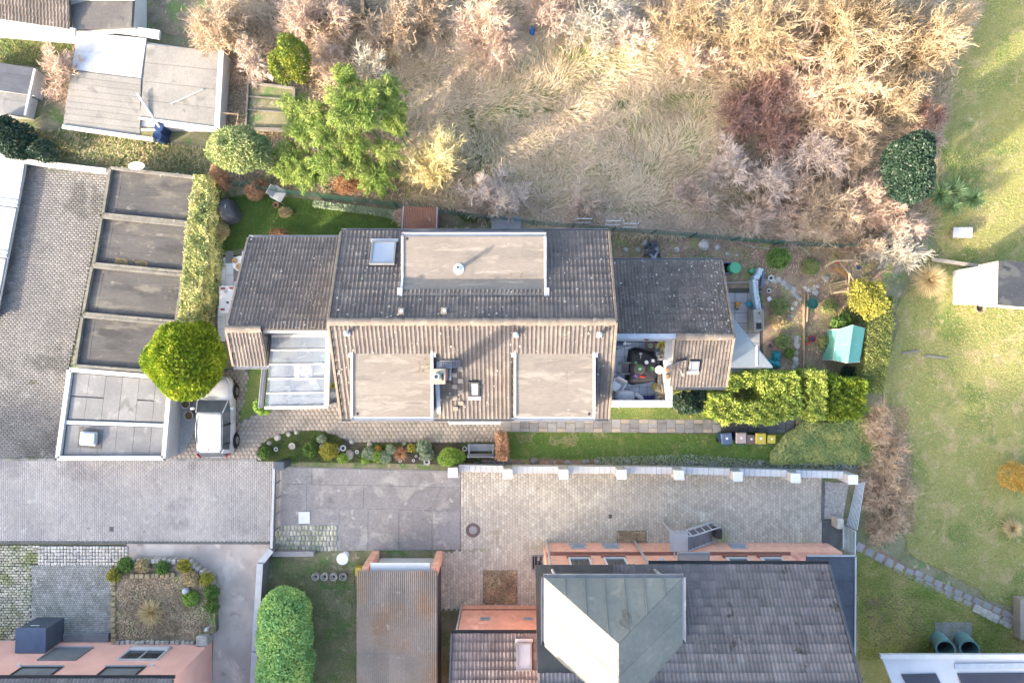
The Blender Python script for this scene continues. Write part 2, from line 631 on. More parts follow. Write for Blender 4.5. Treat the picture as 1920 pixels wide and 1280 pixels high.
def bare(name, label, cat, base, top, rx, ry, h, mat, stems=8, limbs=60, twigs=1200, fine=2500, thick=0.05, group=None, single=False,
         tw=0.011, wildness=0.7, trunkmat=None, fl=0.22, low=0.25):
 """leafless shrub or tree: stems or a trunk, limbs, twigs and fine twigs filling a dome of rx x ry x h round top"""
 base, top = Vector(base), Vector(top)
 t = thing(name, label, cat, base, group)
 n0 = stems
 d = sph(n0, low)
 tgt = np.array([top.x, top.y, base.z]) + d * np.array([rx, ry, h]) * rng.uniform(.55, .85, (n0, 1))
 b0 = np.array(base) + (rng.normal(0, 0.04 if single else 0.10, (n0, 3)) * np.array([1, 1, 0]))
 st = np.empty((n0, 5, 3))
 fork = np.array([base.x * .6 + top.x * .4, base.y * .6 + top.y * .4, base.z + h * .3])
 for j in range(5):
  f = j / 4
  lift = math.sin(f * math.pi) * 0.12 * h
  if single:
   st[:, j] = b0 * (1 - f) ** 2 + fork * 2 * f * (1 - f) + tgt * f * f
  else:
   st[:, j] = b0 * (1 - f) + tgt * f
  st[:, j, 2] += lift
  if 0 < j: st[:, j] += rng.normal(0, .04 * rx, (n0, 3))
 R0 = (rx + ry) / 2
 rad0 = np.linspace(thick, thick * .35, 5)[None, :] * rng.uniform(.7, 1.1, (n0, 1))
 l1 = grow(st, limbs, R0 * .5, .25, 4, .25, wildness, .25, tuple(base), .5)
 r1 = np.linspace(thick * .4, thick * .18, 4)[None, :] * rng.uniform(.7, 1.2, (limbs, 1))
 allp = l1
 l2 = grow(l1, twigs, R0 * .28, .3, 3, .2, wildness * .9, .12, tuple(base), .5)
 r2 = np.linspace(tw, tw * .6, 3)[None, :] * rng.uniform(.7, 1.3, (twigs, 1))
 l3 = grow(l2, fine, fl, .3, 2, .1, wildness, .12, tuple(base), .4)
 r3 = np.stack([np.full(fine, tw * .75), np.full(fine, tw * .3)], 1) * rng.uniform(.7, 1.3, (fine, 1))
 V, Fq = tubes_np(st, rad0, 5)
 V2, F2 = tubes_np(l1, r1, 4)
 np_mesh('trunk' if single else 'stem', np.vstack([V, V2]), np.vstack([Fq, F2 + len(V)]), trunkmat or mat, t)
 V, Fq = tubes_np(l2, r2, 3)
 V2, F2 = ribbons_np(l3, r3 * 1.1)
 np_mesh('crown', np.vstack([V, V2]), np.vstack([Fq, F2 + len(V)]), mat, t)
 return t

def blades(name, pts, z, dirs, ln, wd, mat, kind='stuff', parent=None):
 """grass: one bent blade (quad + tip folded into a quad) per point"""
 n = len(pts)
 B = np.column_stack([pts, np.broadcast_to(z, (n,))])
 dirs = norm(dirs)
 S = norm(np.cross(dirs, np.array([0, 0, 1.0]) + rng.normal(0, .5, (n, 3))))
 ln = np.broadcast_to(ln, (n,))[:, None]
 wd = np.broadcast_to(wd, (n,))[:, None]
 V = np.empty((n, 4, 3))
 mid = B + dirs * ln * .55
 tip = B + dirs * ln
 tip[:, 2] -= (ln * .12)[:, 0]
 tip[:, 2] = np.maximum(tip[:, 2], B[:, 2] + .01)
 V[:, 0] = B - S * wd * .4
 V[:, 1] = mid - S * wd * .5
 V[:, 2] = tip
 V[:, 3] = mid + S * wd * .5
 return np_mesh(name, V.reshape(-1, 3), np.arange(n * 4).reshape(n, 4), mat, parent, kind)

def pavers(poly, w_, h_, rot, gap, top, z0, jit=0.004, stagger=0.5, chamfer=0.005, keep=None, hexa=False, wob=0.0):
 """block paving: V, F of separate chamfered blocks whose centres lie inside poly"""
 a = np.array(poly)
 ca, sa = math.cos(rot), math.sin(rot)
 Rm = np.array([[ca, sa], [-sa, ca]])
 q = a @ Rm.T
 lo, hi = q.min(0), q.max(0)
 if hexa:
  s = w_ / math.sqrt(3)          # w_ = width across flats
  xs = np.arange(lo[0] - w_, hi[0] + w_, w_)
  ys = np.arange(lo[1] - w_, hi[1] + w_, s * 1.5)
  X, Y = np.meshgrid(xs, ys)
  X = X + (np.arange(len(ys)) % 2)[:, None] * w_ / 2
  k = 6
  th = np.pi / 6 + np.arange(6) * np.pi / 3
  ox, oy = np.cos(th) * (s - gap / 1.7), np.sin(th) * (s - gap / 1.7)
 else:
  xs = np.arange(lo[0] - w_, hi[0] + w_, w_)
  ys = np.arange(lo[1] - h_, hi[1] + h_, h_)
  X, Y = np.meshgrid(xs, ys)
  X = X + (np.arange(len(ys)) % 2)[:, None] * w_ * stagger
  k = 4
  ox = np.array([-1, 1, 1, -1]) * (w_ - gap) / 2
  oy = np.array([-1, -1, 1, 1]) * (h_ - gap) / 2
 c = np.column_stack([X.ravel(), Y.ravel()])
 cw = c @ Rm
 m = inside(cw[:, 0], cw[:, 1], poly)
 if keep is not None: m &= keep(cw[:, 0], cw[:, 1])
 c = c[m]
 n = len(c)
 if wob: c = c + rng.normal(0, wob, c.shape)
 sc_ = 1 - chamfer / max(abs(ox).max(), abs(oy).max())
 z = top + rng.normal(0, jit, n)
 tilt = rng.normal(0, .005, (n, 2))
 V = np.empty((n, 2, k, 3))
 ja = rng.normal(0, .02 if wob else .004, n)
 for lvl, (s_, dz) in enumerate(((1.0, -chamfer), (sc_, 0.0))):
  px_ = (ox * s_)[None, :] * np.cos(ja)[:, None] - (oy * s_)[None, :] * np.sin(ja)[:, None]
  py_ = (ox * s_)[None, :] * np.sin(ja)[:, None] + (oy * s_)[None, :] * np.cos(ja)[:, None]
  lx, ly = c[:, 0:1] + px_, c[:, 1:2] + py_
  V[:, lvl, :, 0] = lx * ca - ly * sa
  V[:, lvl, :, 1] = lx * sa + ly * ca
  V[:, lvl, :, 2] = z[:, None] + dz + px_ * tilt[:, 0:1] + py_ * tilt[:, 1:2]
 Vl = V.copy()
 base = V[:, :1].copy()
 base[..., 2] = z0
 V = np.concatenate([base, Vl], 1)           # 3 rings
 idx = np.arange(n * 3 * k).reshape(n, 3, k)
 side = []
 for l in (0, 1):
  side.append(np.stack([idx[:, l, :], np.roll(idx[:, l, :], -1, 1), np.roll(idx[:, l + 1, :], -1, 1), idx[:, l + 1, :]], -1).reshape(-1, 4))
 if k == 4:
  topf = idx[:, 2, :]
 else:
  topf = np.vstack([idx[:, 2, [0, 1, 2, 3]], idx[:, 2, [0, 3, 4, 5]]])
 return V.reshape(-1, 3), np.vstack(side + [topf]), cw[m]

# --- the materials of the place
M('bark', (.20, .155, .11), (.12, .09, .065), 6, bump=.3)
M('soil', (.13, .105, .08), (.085, .07, .052), 2.2, fine=.25, fscale=25, bump=.6, stain=[((.10, .12, .05), 1.3, .52, .12), ((.19, .16, .12), 2.7, .58, .1)])
M('woodland', (.16, .125, .085), (.09, .08, .05), 1.1, fine=.3, fscale=14, bump=.8, stain=[((.09, .12, .04), .7, .52, .12), ((.24, .19, .13), 3.1, .56, .12)])
M('meadow', (.25, .205, .13), (.17, .15, .085), .8, fine=.3, fscale=9, bump=.6, stain=[((.13, .17, .05), .55, .52, .1), ((.12, .15, .05), 1.6, .6, .08)])
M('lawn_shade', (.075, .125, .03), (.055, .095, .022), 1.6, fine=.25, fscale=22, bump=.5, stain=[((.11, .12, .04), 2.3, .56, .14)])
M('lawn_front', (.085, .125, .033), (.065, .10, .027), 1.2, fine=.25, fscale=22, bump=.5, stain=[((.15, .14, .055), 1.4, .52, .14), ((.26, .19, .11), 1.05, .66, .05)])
M('lawn_east', (.235, .23, .085), (.155, .19, .058), .5, fine=.30, fscale=14, bump=.5, stain=[((.30, .255, .13), .9, .50, .14), ((.105, .155, .04), .38, .54, .1), ((.33, .29, .17), 3.4, .58, .10), ((.09, .13, .035), 5.0, .64, .06)])
M('rough_ground', (.15, .135, .085), (.095, .10, .05), .9, fine=.3, fscale=16, bump=.7, stain=[((.07, .11, .035), 1.1, .52, .1), ((.22, .18, .12), 2.2, .58, .1)])
M('joint', (.10, .095, .085), (.075, .072, .06), 3, stain=[((.07, .09, .04), 1.2, .55, .1)])
M('joint_pale', (.27, .26, .25), (.21, .20, .19), 3)
M('forecourt_block', (.31, .295, .29), (.235, .225, .225), .35, fine=.14, fscale=7, isl=.14, stain=[((.17, .165, .16), .5, .53, .12), ((.36, .345, .335), 1.3, .58, .12), ((.13, .135, .10), .9, .66, .08)])
M('road_block', (.37, .345, .34), (.30, .285, .285), .3, fine=.10, fscale=5, isl=.09, stain=[((.25, .235, .24), .45, .52, .15), ((.41, .39, .385), 1.1, .58, .14)])
M('asphalt', (.21, .205, .21), (.165, .16, .165), .8, fine=.15, fscale=30, bump=.3, stain=[((.26, .25, .25), .6, .52, .14), ((.13, .13, .13), 1.6, .6, .08)])
M('hex_block', (.33, .285, .245), (.27, .235, .205), .5, fine=.12, fscale=9, isl=.11, stain=[((.24, .215, .17), .7, .55, .12), ((.20, .19, .11), .45, .62, .1)])
M('yard_block', (.40, .365, .315), (.34, .315, .275), .4, fine=.12, fscale=8, isl=.15, stain=[((.44, .415, .365), .8, .54, .12), ((.27, .25, .19), .6, .6, .1), ((.29, .29, .17), .38, .64, .08)])
M('yard_concrete', (.30, .275, .285), (.245, .225, .235), .9, fine=.16, fscale=9, bump=.3, obj=.07, stain=[((.38, .355, .345), .9, .5, .16), ((.20, .185, .19), .6, .56, .12), ((.44, .42, .40), 2.2, .6, .08), ((.17, .16, .165), 3.5, .66, .06), ((.60, .58, .55), 7.0, .72, .03)])
M('slab_grey', (.26, .25, .25), (.21, .205, .205), 1.4, fine=.14, fscale=14, obj=.16, bump=.2)
M('slab_path', (.255, .245, .235), (.205, .195, .185), 1.4, fine=.16, fscale=16, obj=.22, stain=[((.33, .28, .21), 2.2, .6, .06)])
M('slab_warm', (.36, .31, .24), (.30, .255, .20), 1.8, fine=.16, fscale=16, obj=.14)
M('slab_dark', (.13, .13, .13), (.10, .10, .10), 1.8, fine=.16, fscale=16, obj=.14)
M('slab_terrace', (.30, .31, .33), (.25, .26, .28), 1.4, fine=.10, fscale=14, obj=.10)
M('stone', (.33, .305, .27), (.24, .225, .20), 4, fine=.2, fscale=18, obj=.25, isl=.2, bump=.4, stain=[((.17, .18, .11), 5, .6, .1)])
M('stone_dark', (.24, .225, .22), (.13, .125, .125), 3.5, fine=.3, fscale=14, isl=.35, bump=.6, stain=[((.40, .385, .37), 4.5, .6, .08)])
M('stone_yellow', (.40, .32, .19), (.30, .24, .15), 4, fine=.2, fscale=14, obj=.2, isl=.2)
M('sett_pale', (.52, .48, .42), (.42, .39, .35), 2, fine=.14, fscale=14, isl=.18)
M('sett_moss', (.31, .285, .23), (.22, .215, .15), 1.4, fine=.2, fscale=12, isl=.25, stain=[((.17, .18, .08), .9, .5, .14)])
M('sett_dark', (.20, .195, .18), (.15, .148, .13), 1.1, fine=.25, fscale=12, isl=.2, stain=[((.26, .25, .24), 2.0, .56, .12)])
M('gravel', (.35, .32, .285), (.25, .23, .21), 7, fine=.4, fscale=40, isl=.3, bump=.5)
M('tile', (.136, .124, .120), (.108, .101, .102), 1.2, fine=.16, fscale=9, isl=.14, obj=.14, rough=.8, stain=[((.175, .16, .145), 1.5, .55, .12), ((.085, .084, .086), .8, .6, .1), ((.20, .185, .16), 7.0, .66, .06)], spots=(.60, .58, .54), spscale=2.2, sprad=.08)
M('tile_old', (.145, .130, .122), (.105, .098, .095), 1.2, fine=.2, fscale=9, isl=.16, obj=.16, rough=.85, stain=[((.21, .195, .18), 9.0, .60, .08), ((.085, .085, .075), 3.0, .58, .1)], spots=(.42, .40, .36), spscale=2.2, sprad=.08)
M('tile_slate', (.158, .148, .155), (.122, .115, .124), .9, fine=.15, fscale=8, isl=.2, obj=.2, rough=.75, stain=[((.06, .055, .05), 1.5, .62, .07)])
M('ridge_tile', (.30, .245, .20), (.23, .19, .16), 3, fine=.2, fscale=14, obj=.15, stain=[((.45, .40, .34), 5, .6, .1)])
M('roof_deck', (.10, .095, .09), fine=.1)
M('felt', (.285, .253, .225), (.235, .21, .19), .9, fine=.12, fscale=14, obj=.05, stretch=(.35, 1.6, 1), stain=[((.35, .315, .28), 1.8, .52, .14), ((.19, .175, .165), 1.3, .58, .12), ((.40, .36, .32), 6.0, .64, .06), ((.15, .14, .13), 9.0, .70, .04)])
M('felt_old', (.205, .195, .185), (.16, .152, .15), .7, fine=.16, fscale=12, obj=.06, stain=[((.27, .255, .235), 1.5, .55, .12), ((.125, .12, .12), .9, .56, .1)])
M('felt_garage', (.20, .188, .178), (.14, .135, .14), .8, fine=.16, fscale=9, obj=.10, stretch=(.5, 1.3, 1), stain=[((.30, .275, .235), 1.1, .52, .12), ((.10, .098, .10), .8, .57, .1), ((.36, .33, .28), 4.0, .63, .07), ((.09, .085, .07), 6.0, .68, .05)])
M('garage_edge', (.30, .285, .25), (.21, .20, .18), 2.0, fine=.2, fscale=18, isl=.12, stain=[((.14, .135, .12), 3, .58, .1), ((.40, .37, .30), 2.0, .6, .1)])
M('garage_panel', (.42, .42, .43), (.35, .355, .365), 1.0, fine=.12, fscale=8, obj=.07, stain=[((.50, .50, .505), 1.6, .56, .12), ((.27, .275, .27), 1.1, .62, .08)])
M('white_trim', (.78, .78, .78), (.70, .70, .70), 2, fine=.05, rough=.5, stain=[((.60, .58, .55), 2.5, .64, .1)])
M('white_wall', (.74, .735, .72), (.68, .67, .655), 1, fine=.05, stain=[((.52, .50, .46), 1.6, .64, .1)])
M('white_paint', (.82, .82, .83), (.78, .78, .79), 2, fine=.03, rough=.4)
M('cream_wall', (.62, .56, .46), (.56, .50, .41), 1, fine=.06)
M('cream', (.62, .55, .45), (.54, .47, .38), 3, fine=.10)
M('zinc', (.33, .34, .36), (.27, .28, .30), 2, fine=.08, rough=.5, metal=.3)
M('zinc_pale', (.58, .59, .62), (.50, .51, .54), 2, fine=.06, rough=.45, metal=.15)
M('steel', (.50, .52, .55), (.44, .46, .49), 2, fine=.06, rough=.4, metal=.4)
M('dark_metal', (.07, .07, .075), fine=.05, rough=.5)
M('black', (.018, .018, .02), (.028, .028, .03), 4, fine=.1, rough=.6)
M('black_cloth', (.028, .027, .030), (.018, .018, .02), 2, fine=.15, rough=.8)
M('grill_cover', (.060, .062, .072), (.045, .047, .055), 3, fine=.08, rough=.6)
M('rubber', (.02, .02, .02), fine=.1, rough=.8)
M('window_dark', (.05, .06, .07), (.035, .04, .05), 1, fine=0, rough=.05, spec=.8)
M('skylight_glass', (.42, .47, .55), (.36, .41, .49), 1, fine=0, rough=.06, spec=.8)
M('brick_red', (.40, .235, .175), (.35, .20, .15), 3, fine=.14, fscale=18, stain=[((.44, .285, .22), 1.5, .55, .14), ((.30, .18, .14), 2.4, .6, .1)])
M('brick_dark', (.24, .11, .085), (.19, .09, .07), 3, fine=.14, fscale=18)
M('pink_wall', (.55, .345, .31), (.50, .31, .28), 1, fine=.06, fscale=25, stain=[((.44, .30, .27), 2.2, .6, .14)])
M('bed_soil', (.10, .08, .055), (.065, .055, .04), 3, fine=.3, fscale=25, bump=.6, stain=[((.08, .11, .035), 1.5, .5, .1)])
M('parapet', (.50, .54, .60), (.45, .48, .53), 2, fine=.05)  # blue-grey puts the house's shadow into the white parapet colour
M('slate_wall', (.085, .085, .10), (.07, .07, .082), 2, fine=.1, obj=.1)
M('dark_roof', (.060, .068, .085), (.048, .055, .07), 1.2, fine=.12, fscale=6, obj=.06)
M('zinc_roof', (.30, .345, .355), (.25, .295, .31), .7, fine=.10, fscale=6, obj=.05, rough=.55, metal=0.0, stain=[((.19, .205, .19), .9, .60, .12), ((.36, .40, .40), 1.6, .56, .12)])
M('rust_sheet', (.265, .130, .085), (.20, .098, .068), 1.6, fine=.15, fscale=12, obj=.06, stain=[((.34, .20, .15), 2.1, .58, .1)])
M('corrugated', (.27, .25, .245), (.215, .205, .205), .6, fine=.14, fscale=10, obj=.10, stain=[((.265, .205, .165), .55, .50, .16), ((.35, .345, .345), 1.8, .6, .1)])
M('corr_grey', (.33, .315, .29), (.27, .26, .245), .8, fine=.14, fscale=10, obj=.06, stain=[((.22, .215, .20), 1.4, .56, .12)])
M('pale_sheet', (.66, .68, .72), (.60, .62, .66), .8, fine=.05, obj=.04, stain=[((.50, .52, .55), 1.3, .6, .12)])
M('wood', (.30, .225, .145), (.23, .17, .11), 3, fine=.18, fscale=22, obj=.15)
M('wood_pale', (.48, .37, .24), (.40, .30, .19), 3, fine=.15, fscale=22, obj=.15)
M('wood_grey', (.30, .275, .25), (.23, .21, .19), 3, fine=.18, fscale=22, obj=.15)
M('wood_orange', (.42, .23, .09), (.36, .19, .075), 3, fine=.15, fscale=22)
M('bench_paint', (.17, .19, .22), (.14, .16, .19), 3, fine=.1, obj=.06, rough=.5)
M('green_metal', (.035, .15, .115), (.03, .12, .095), 3, fine=.1, rough=.5)
M('green_plastic', (.10, .42, .22), (.085, .37, .19), 3, fine=.06, rough=.4)
M('pond_green', (.035, .11, .13), fine=.1, rough=.3)
M('teal', (.03, .34, .38), (.025, .27, .31), 3, fine=.1, rough=.45)
M('aqua_pipe', (.20, .36, .36), (.16, .31, .32), 2, fine=.1, rough=.5)
M('blue_plastic', (.03, .07, .18), (.025, .055, .15), 3, fine=.08, rough=.45)
M('blue_grey', (.12, .17, .27), (.10, .145, .235), 3, fine=.06, rough=.5)
M('blue_bright', (.04, .20, .55), (.03, .17, .48), 3, fine=.06, rough=.5)
M('box_blue', (.10, .125, .165), (.085, .105, .14), 2, fine=.08, rough=.45)
M('salmon', (.52, .40, .36), (.48, .365, .33), 3, fine=.06, rough=.5)
M('brown_plastic', (.21, .145, .13), (.18, .125, .115), 3, fine=.06, rough=.5)
M('yellow_plastic', (.62, .50, .07), (.56, .45, .06), 3, fine=.06, rough=.5)
M('red_plastic', (.45, .04, .03), fine=.06, rough=.5)
M('orange_plastic', (.62, .28, .02), fine=.06, rough=.5)
M('purple_plastic', (.10, .085, .30), fine=.06, rough=.5)
M('terracotta', (.40, .21, .125), (.34, .18, .11), 5, fine=.12, obj=.1)
M('car_paint', (.80, .81, .83), fine=0, rough=.3, spec=.5, coat=.25)
M('car_glass', (.14, .16, .19), fine=0, rough=.04, spec=.9)  # base colour lightened to paint in reflections on the glass
M('car_cabin', (.16, .12, .09), (.05, .05, .055), 3, fine=.1)
M('lamp_red', (.35, .02, .02), fine=0, rough=.2)
M('lamp_clear', (.25, .27, .30), fine=0, rough=.1, spec=.8)
M('cushion', (.60, .56, .54), (.54, .50, .49), 3, fine=.06)
M('grey_cover', (.42, .40, .42), (.35, .335, .35), 2.5, fine=.08, rough=.6)
M('interior_floor', (.30, .31, .34), (.26, .27, .30), 1.5, fine=.05)
M('water_dark', (.035, .05, .05), fine=0, rough=.05, spec=.7)
M('red_mark', (.45, .10, .08), fine=0)
M('blue_mark', (.08, .30, .48), fine=0)
M('painted_board', (.60, .66, .70), (.52, .62, .68), 3, fine=.08)
M('panel_dark', (.06, .062, .085), (.05, .052, .072), 1, fine=.05, rough=.3)
M('dirt_rim', (.13, .09, .05), (.19, .125, .05), 5, fine=.3, fscale=20)
M('food', (.55, .36, .16), (.48, .30, .13), 20, fine=.1)
M('pot_soil', (.05, .04, .03), fine=.2)
M('pink_flower', (.45, .25, .48), fine=.1)
M('leaf_plain', (.06, .19, .05), (.045, .14, .04), 9, fine=.2)
M('lead_strip', (.36, .40, .46), (.30, .34, .40), 3, fine=.1, rough=.5)
glassm('glass_roof', (.93, .96, .99), .27)
glassm('glass_clear', (.92, .95, .96), .05)
glassm('glass_canopy', (.75, .82, .85), .42, .2)
glassm('film_green', (.45, .85, .72), .75, .25)
def _tint(name, c):
 for n in _M[name].node_tree.nodes:
  if n.type == 'BSDF_DIFFUSE': n.inputs[0].default_value = (*c, 1)
_tint('film_green', (.14, .36, .30))
_tint('glass_canopy', (.36, .40, .42))
_tint('glass_roof', (.42, .49, .60))  # bluish diffuse paints the sky's reflection onto the conservatory panes

leafm('thuja', [(.04, .075, .008), (.10, .15, .012), (.20, .24, .02), (.33, .32, .05)], .12, cscale=1.6)
leafm('thuja_yellow', [(.06, .10, .02), (.16, .21, .035), (.28, .31, .055), (.36, .33, .10)], .12, cscale=1.6)
leafm('thuja_dark', [(.04, .075, .012), (.14, .18, .02), (.23, .25, .03)], .12, cscale=1.6)
leafm('bamboo', [(.085, .17, .035), (.15, .25, .055), (.24, .33, .09), (.34, .38, .15)], .35, cscale=.9)
leafm('ivy_hedge', [(.05, .085, .03), (.10, .14, .05), (.26, .27, .11), (.38, .35, .17)], .2, cscale=2.0)
leafm('laurel', [(.06, .10, .045), (.12, .16, .06), (.21, .23, .10), (.30, .28, .13)], .25, cscale=1.2)
leafm('conifer', [(.03, .06, .02), (.09, .12, .02), (.26, .24, .03)], .2, cscale=1.4)
leafm('dark_evergreen', [(.018, .045, .032), (.035, .075, .05), (.06, .11, .07), (.12, .16, .11)], .15, cscale=1.5, rough=.4)
leafm('yucca', [(.05, .11, .045), (.10, .17, .075), (.17, .23, .12)], .2)
leafm('shrub_green', [(.05, .10, .025), (.10, .17, .04), (.17, .23, .06)], .3, cscale=2)
leafm('shrub_bright', [(.10, .19, .03), (.18, .28, .05), (.27, .34, .09)], .3, cscale=2)
leafm('shrub_yellow', [(.20, .21, .04), (.34, .32, .06), (.44, .38, .09)], .3, cscale=2)
leafm('hedge_big', [(.06, .15, .05), (.11, .22, .07), (.18, .29, .085), (.24, .31, .08)], .3, cscale=1.0)
leafm('ivy_ground', [(.05, .085, .03), (.10, .13, .045), (.16, .17, .06), (.27, .23, .07)], .2, cscale=1.3)
leafm('silver_leaf', [(.12, .17, .10), (.20, .25, .16), (.28, .31, .22)], .2, cscale=2)
leafm('rust_leaf', [(.20, .10, .05), (.31, .16, .08), (.38, .24, .14)], .2, cscale=2)
leafm('beech_brown', [(.26, .15, .09), (.38, .23, .14), (.44, .30, .20)], .25, cscale=3)
leafm('orange_shrub', [(.30, .20, .05), (.45, .28, .06), (.50, .36, .12)], .3, cscale=3)
leafm('tan_shrub', [(.20, .15, .08), (.32, .25, .13), (.42, .34, .19)], .2, cscale=2)
leafm('twig_gold', [(.25, .185, .105), (.40, .31, .18), (.52, .42, .25), (.60, .49, .31)], 0, cscale=.5)
leafm('twig_tan', [(.24, .175, .12), (.38, .29, .20), (.50, .39, .28)], 0, cscale=.6)
leafm('twig_yellow', [(.28, .23, .10), (.42, .35, .17), (.54, .46, .26)], 0, cscale=.6)
leafm('twig_pink', [(.20, .16, .14), (.32, .265, .235), (.44, .375, .335)], 0, cscale=.7)
leafm('twig_red', [(.14, .08, .065), (.215, .13, .105), (.30, .20, .165)], 0, cscale=.7)
leafm('twig_brown', [(.14, .105, .08), (.24, .18, .14), (.35, .27, .21)], 0, cscale=.7)
leafm('twig_orange', [(.26, .18, .135), (.43, .315, .235), (.54, .42, .33)], 0, cscale=.7)
leafm('twig_white', [(.30, .265, .20), (.50, .46, .38), (.62, .57, .48)], 0, cscale=.8)
leafm('dry_grass', [(.23, .18, .12), (.36, .29, .19), (.46, .38, .26), (.52, .45, .31)], .2, cscale=.55)
leafm('dry_grass_grey', [(.22, .18, .15), (.32, .27, .22), (.42, .36, .30)], .2, cscale=.7)
leafm('grass_green', [(.06, .11, .025), (.09, .15, .032), (.13, .18, .045)], .3, cscale=1.2)
leafm('grass_mixed', [(.07, .12, .025), (.12, .16, .04), (.22, .21, .08), (.28, .24, .12)], .3, cscale=.9)
leafm('grass_east', [(.14, .19, .05), (.22, .24, .08), (.30, .28, .12), (.38, .34, .19)], .3, cscale=.5)
leafm('weeds', [(.05, .09, .03), (.10, .14, .05), (.17, .18, .07), (.22, .17, .10)], .2, cscale=1.5)
leafm('litter', [(.10, .07, .045), (.19, .14, .09), (.29, .22, .14), (.38, .30, .20)], .1, cscale=1.2)
leafm('hedge_olive', [(.035, .055, .014), (.08, .105, .026), (.135, .15, .04), (.20, .19, .07)], .2, cscale=2)
leafm('lichen', [(.20, .19, .16), (.34, .33, .29), (.50, .48, .44), (.12, .12, .08)], 0, cscale=3)
leafm('moss', [(.05, .045, .03), (.09, .075, .04), (.16, .11, .045), (.10, .10, .05)], 0, cscale=2)
leafm('bramble', [(.13, .10, .075), (.24, .19, .145), (.34, .27, .215), (.17, .17, .08)], .1, cscale=1.0)

# --- ground
def rough(pts, amp=6, step=25):
 """an outline with uneven edges, for what grows or is dug"""
 out = []
 n = len(pts)
 for i in range(n):
  a, b = np.array(pts[i], float), np.array(pts[(i + 1) % n], float)
  L = np.linalg.norm(b - a)
  k = max(1, int(L / step))
  nn = np.array([-(b - a)[1], (b - a)[0]]) / (L + 1e-6)
  for j in range(k):
   q = a + (b - a) * j / k
   if j: q = q + nn * rng.normal(0, amp * .5)
   out.append(tuple(q))
 return out

g = MB()
g.add([(-150, -150, -.03), (150, -150, -.03), (150, 150, -.03), (-150, 150, -.03)], [(0, 1, 2, 3)])
g.build('ground', _M['rough_ground'], kind='structure')
A_WOOD = [(-700, -700), (1850, -700), (1820, 120), (1760, 250), (1745, 440), (1650, 520), (1600, 470), (860, 430), (400, 335), (395, 300), (430, 90), (300, 60), (240, 0), (-700, -60)]
sheet('woodland_floor', A_WOOD, -.012, _M['woodland'])
A_MEADOW = rough([(735, 50), (860, 90), (1000, 60), (1340, 80), (1345, 290), (1310, 420), (1010, 425), (890, 350), (760, 330)], 14)
sheet('meadow', A_MEADOW, -.004, _M['meadow'])
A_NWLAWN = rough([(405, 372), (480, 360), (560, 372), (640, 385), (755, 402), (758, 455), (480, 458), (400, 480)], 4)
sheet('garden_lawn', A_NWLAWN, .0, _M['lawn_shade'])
A_EAST = rough([(1800, -300), (2400, -300), (2400, 1190), (1880, 1130), (1700, 1030), (1712, 850), (1655, 735), (1690, 560), (1765, 470), (1728, 340), (1725, 240), (1770, 130), (1790, 60)], 8)
sheet('lawn_east', A_EAST, -.006, _M['lawn_east'])
A_FRONT = rough([(948, 808), (1345, 814), (1490, 812), (1500, 872), (1300, 866), (950, 862)], 2)
sheet('front_lawn', A_FRONT, .0, _M['lawn_front'])
A_STRIP = [(1142, 740), (1335, 730), (1335, 786), (1142, 786)]
sheet('terrace_lawn', A_STRIP, .0, _M['lawn_front'])
A_SOIL = rough([(1145, 440), (1560, 462), (1655, 520), (1640, 690), (1470, 705), (1330, 700), (1340, 480), (1150, 495)], 6)
sheet('soil_bed', A_SOIL, .0, _M['soil'])
A_PATCH = [(466, 695), (505, 680), (505, 762), (448, 792)]
sheet('side_lawn', A_PATCH, .0, _M['lawn_front'])
A_BED = [(482, 857), (488, 838), (505, 822), (540, 810), (590, 806), (625, 814), (655, 829), (950, 830), (950, 868), (830, 870), (482, 864)]
sheet('flower_bed', A_BED, .05, _M['bed_soil'])
sheet('west_bed', [(372, 330), (412, 335), (404, 480), (404, 610), (345, 610)], .002, _M['soil'])

# left forecourt, road, drive
A_FORE = [(45, 308), (203, 320), (188, 404), (168, 498), (150, 592), (128, 690), (104, 860), (-60, 859), (-60, 480)]
sheet('forecourt', A_FORE, .022, _M['joint_pale'])
V, Fq, _c = pavers(PX(A_FORE), .215, .115, R(-3), .008, .030, .01, .0015)
np_mesh('paving_block', V, Fq, _M['forecourt_block'], bpy.data.objects['forecourt'], 'stuff')
A_ROAD = [(-80, 861), (104, 861), (310, 862), (516, 862), (513, 1017), (-80, 1014)]
sheet('road', A_ROAD, .022, _M['joint_pale'])
V, Fq, _c = pavers(PX(A_ROAD), .205, .105, R(90), .007, .030, .01, .0015)
np_mesh('paving_block', V, Fq, _M['road_block'], bpy.data.objects['road'], 'stuff')
sheet('side_road', [(238, 1019), (513, 1018), (497, 1060), (470, 1420), (395, 1420), (402, 1100), (360, 1050), (238, 1050)], .002, _M['asphalt'])
m = MB()
for a, b in (((-60, 1016), (238, 1016.5)), ((240, 1016.5), (512, 1017.5))):
 m.beam(P(*a, .02), P(*b, .02), .12, .05)
m.build('kerb', _M['slab_dark'], bpy.data.objects['road'])
A_SETT = [(75, 1021), (240, 1021), (240, 1056), (75, 1056)]
sheet('sett_strip', A_SETT, .0, _M['joint'])
V, Fq, _c = pavers(PX(A_SETT), .16, .16, 0, .03, .05, .0, .005, stagger=0, wob=.006)
np_mesh('sett', V, Fq, _M['sett_pale'], bpy.data.objects['sett_strip'], 'stuff')
A_SETT2 = [(-60, 1021), (75, 1021), (75, 1056), (60, 1056), (58, 1200), (-60, 1200)]
sheet('sett_yard', A_SETT2, .0, _M['joint'])
V, Fq, _c = pavers(PX(A_SETT2), .19, .13, 0, .03, .045, .0, .006, stagger=.4, wob=.008)
np_mesh('sett', V, Fq, _M['sett_moss'], bpy.data.objects['sett_yard'], 'stuff')
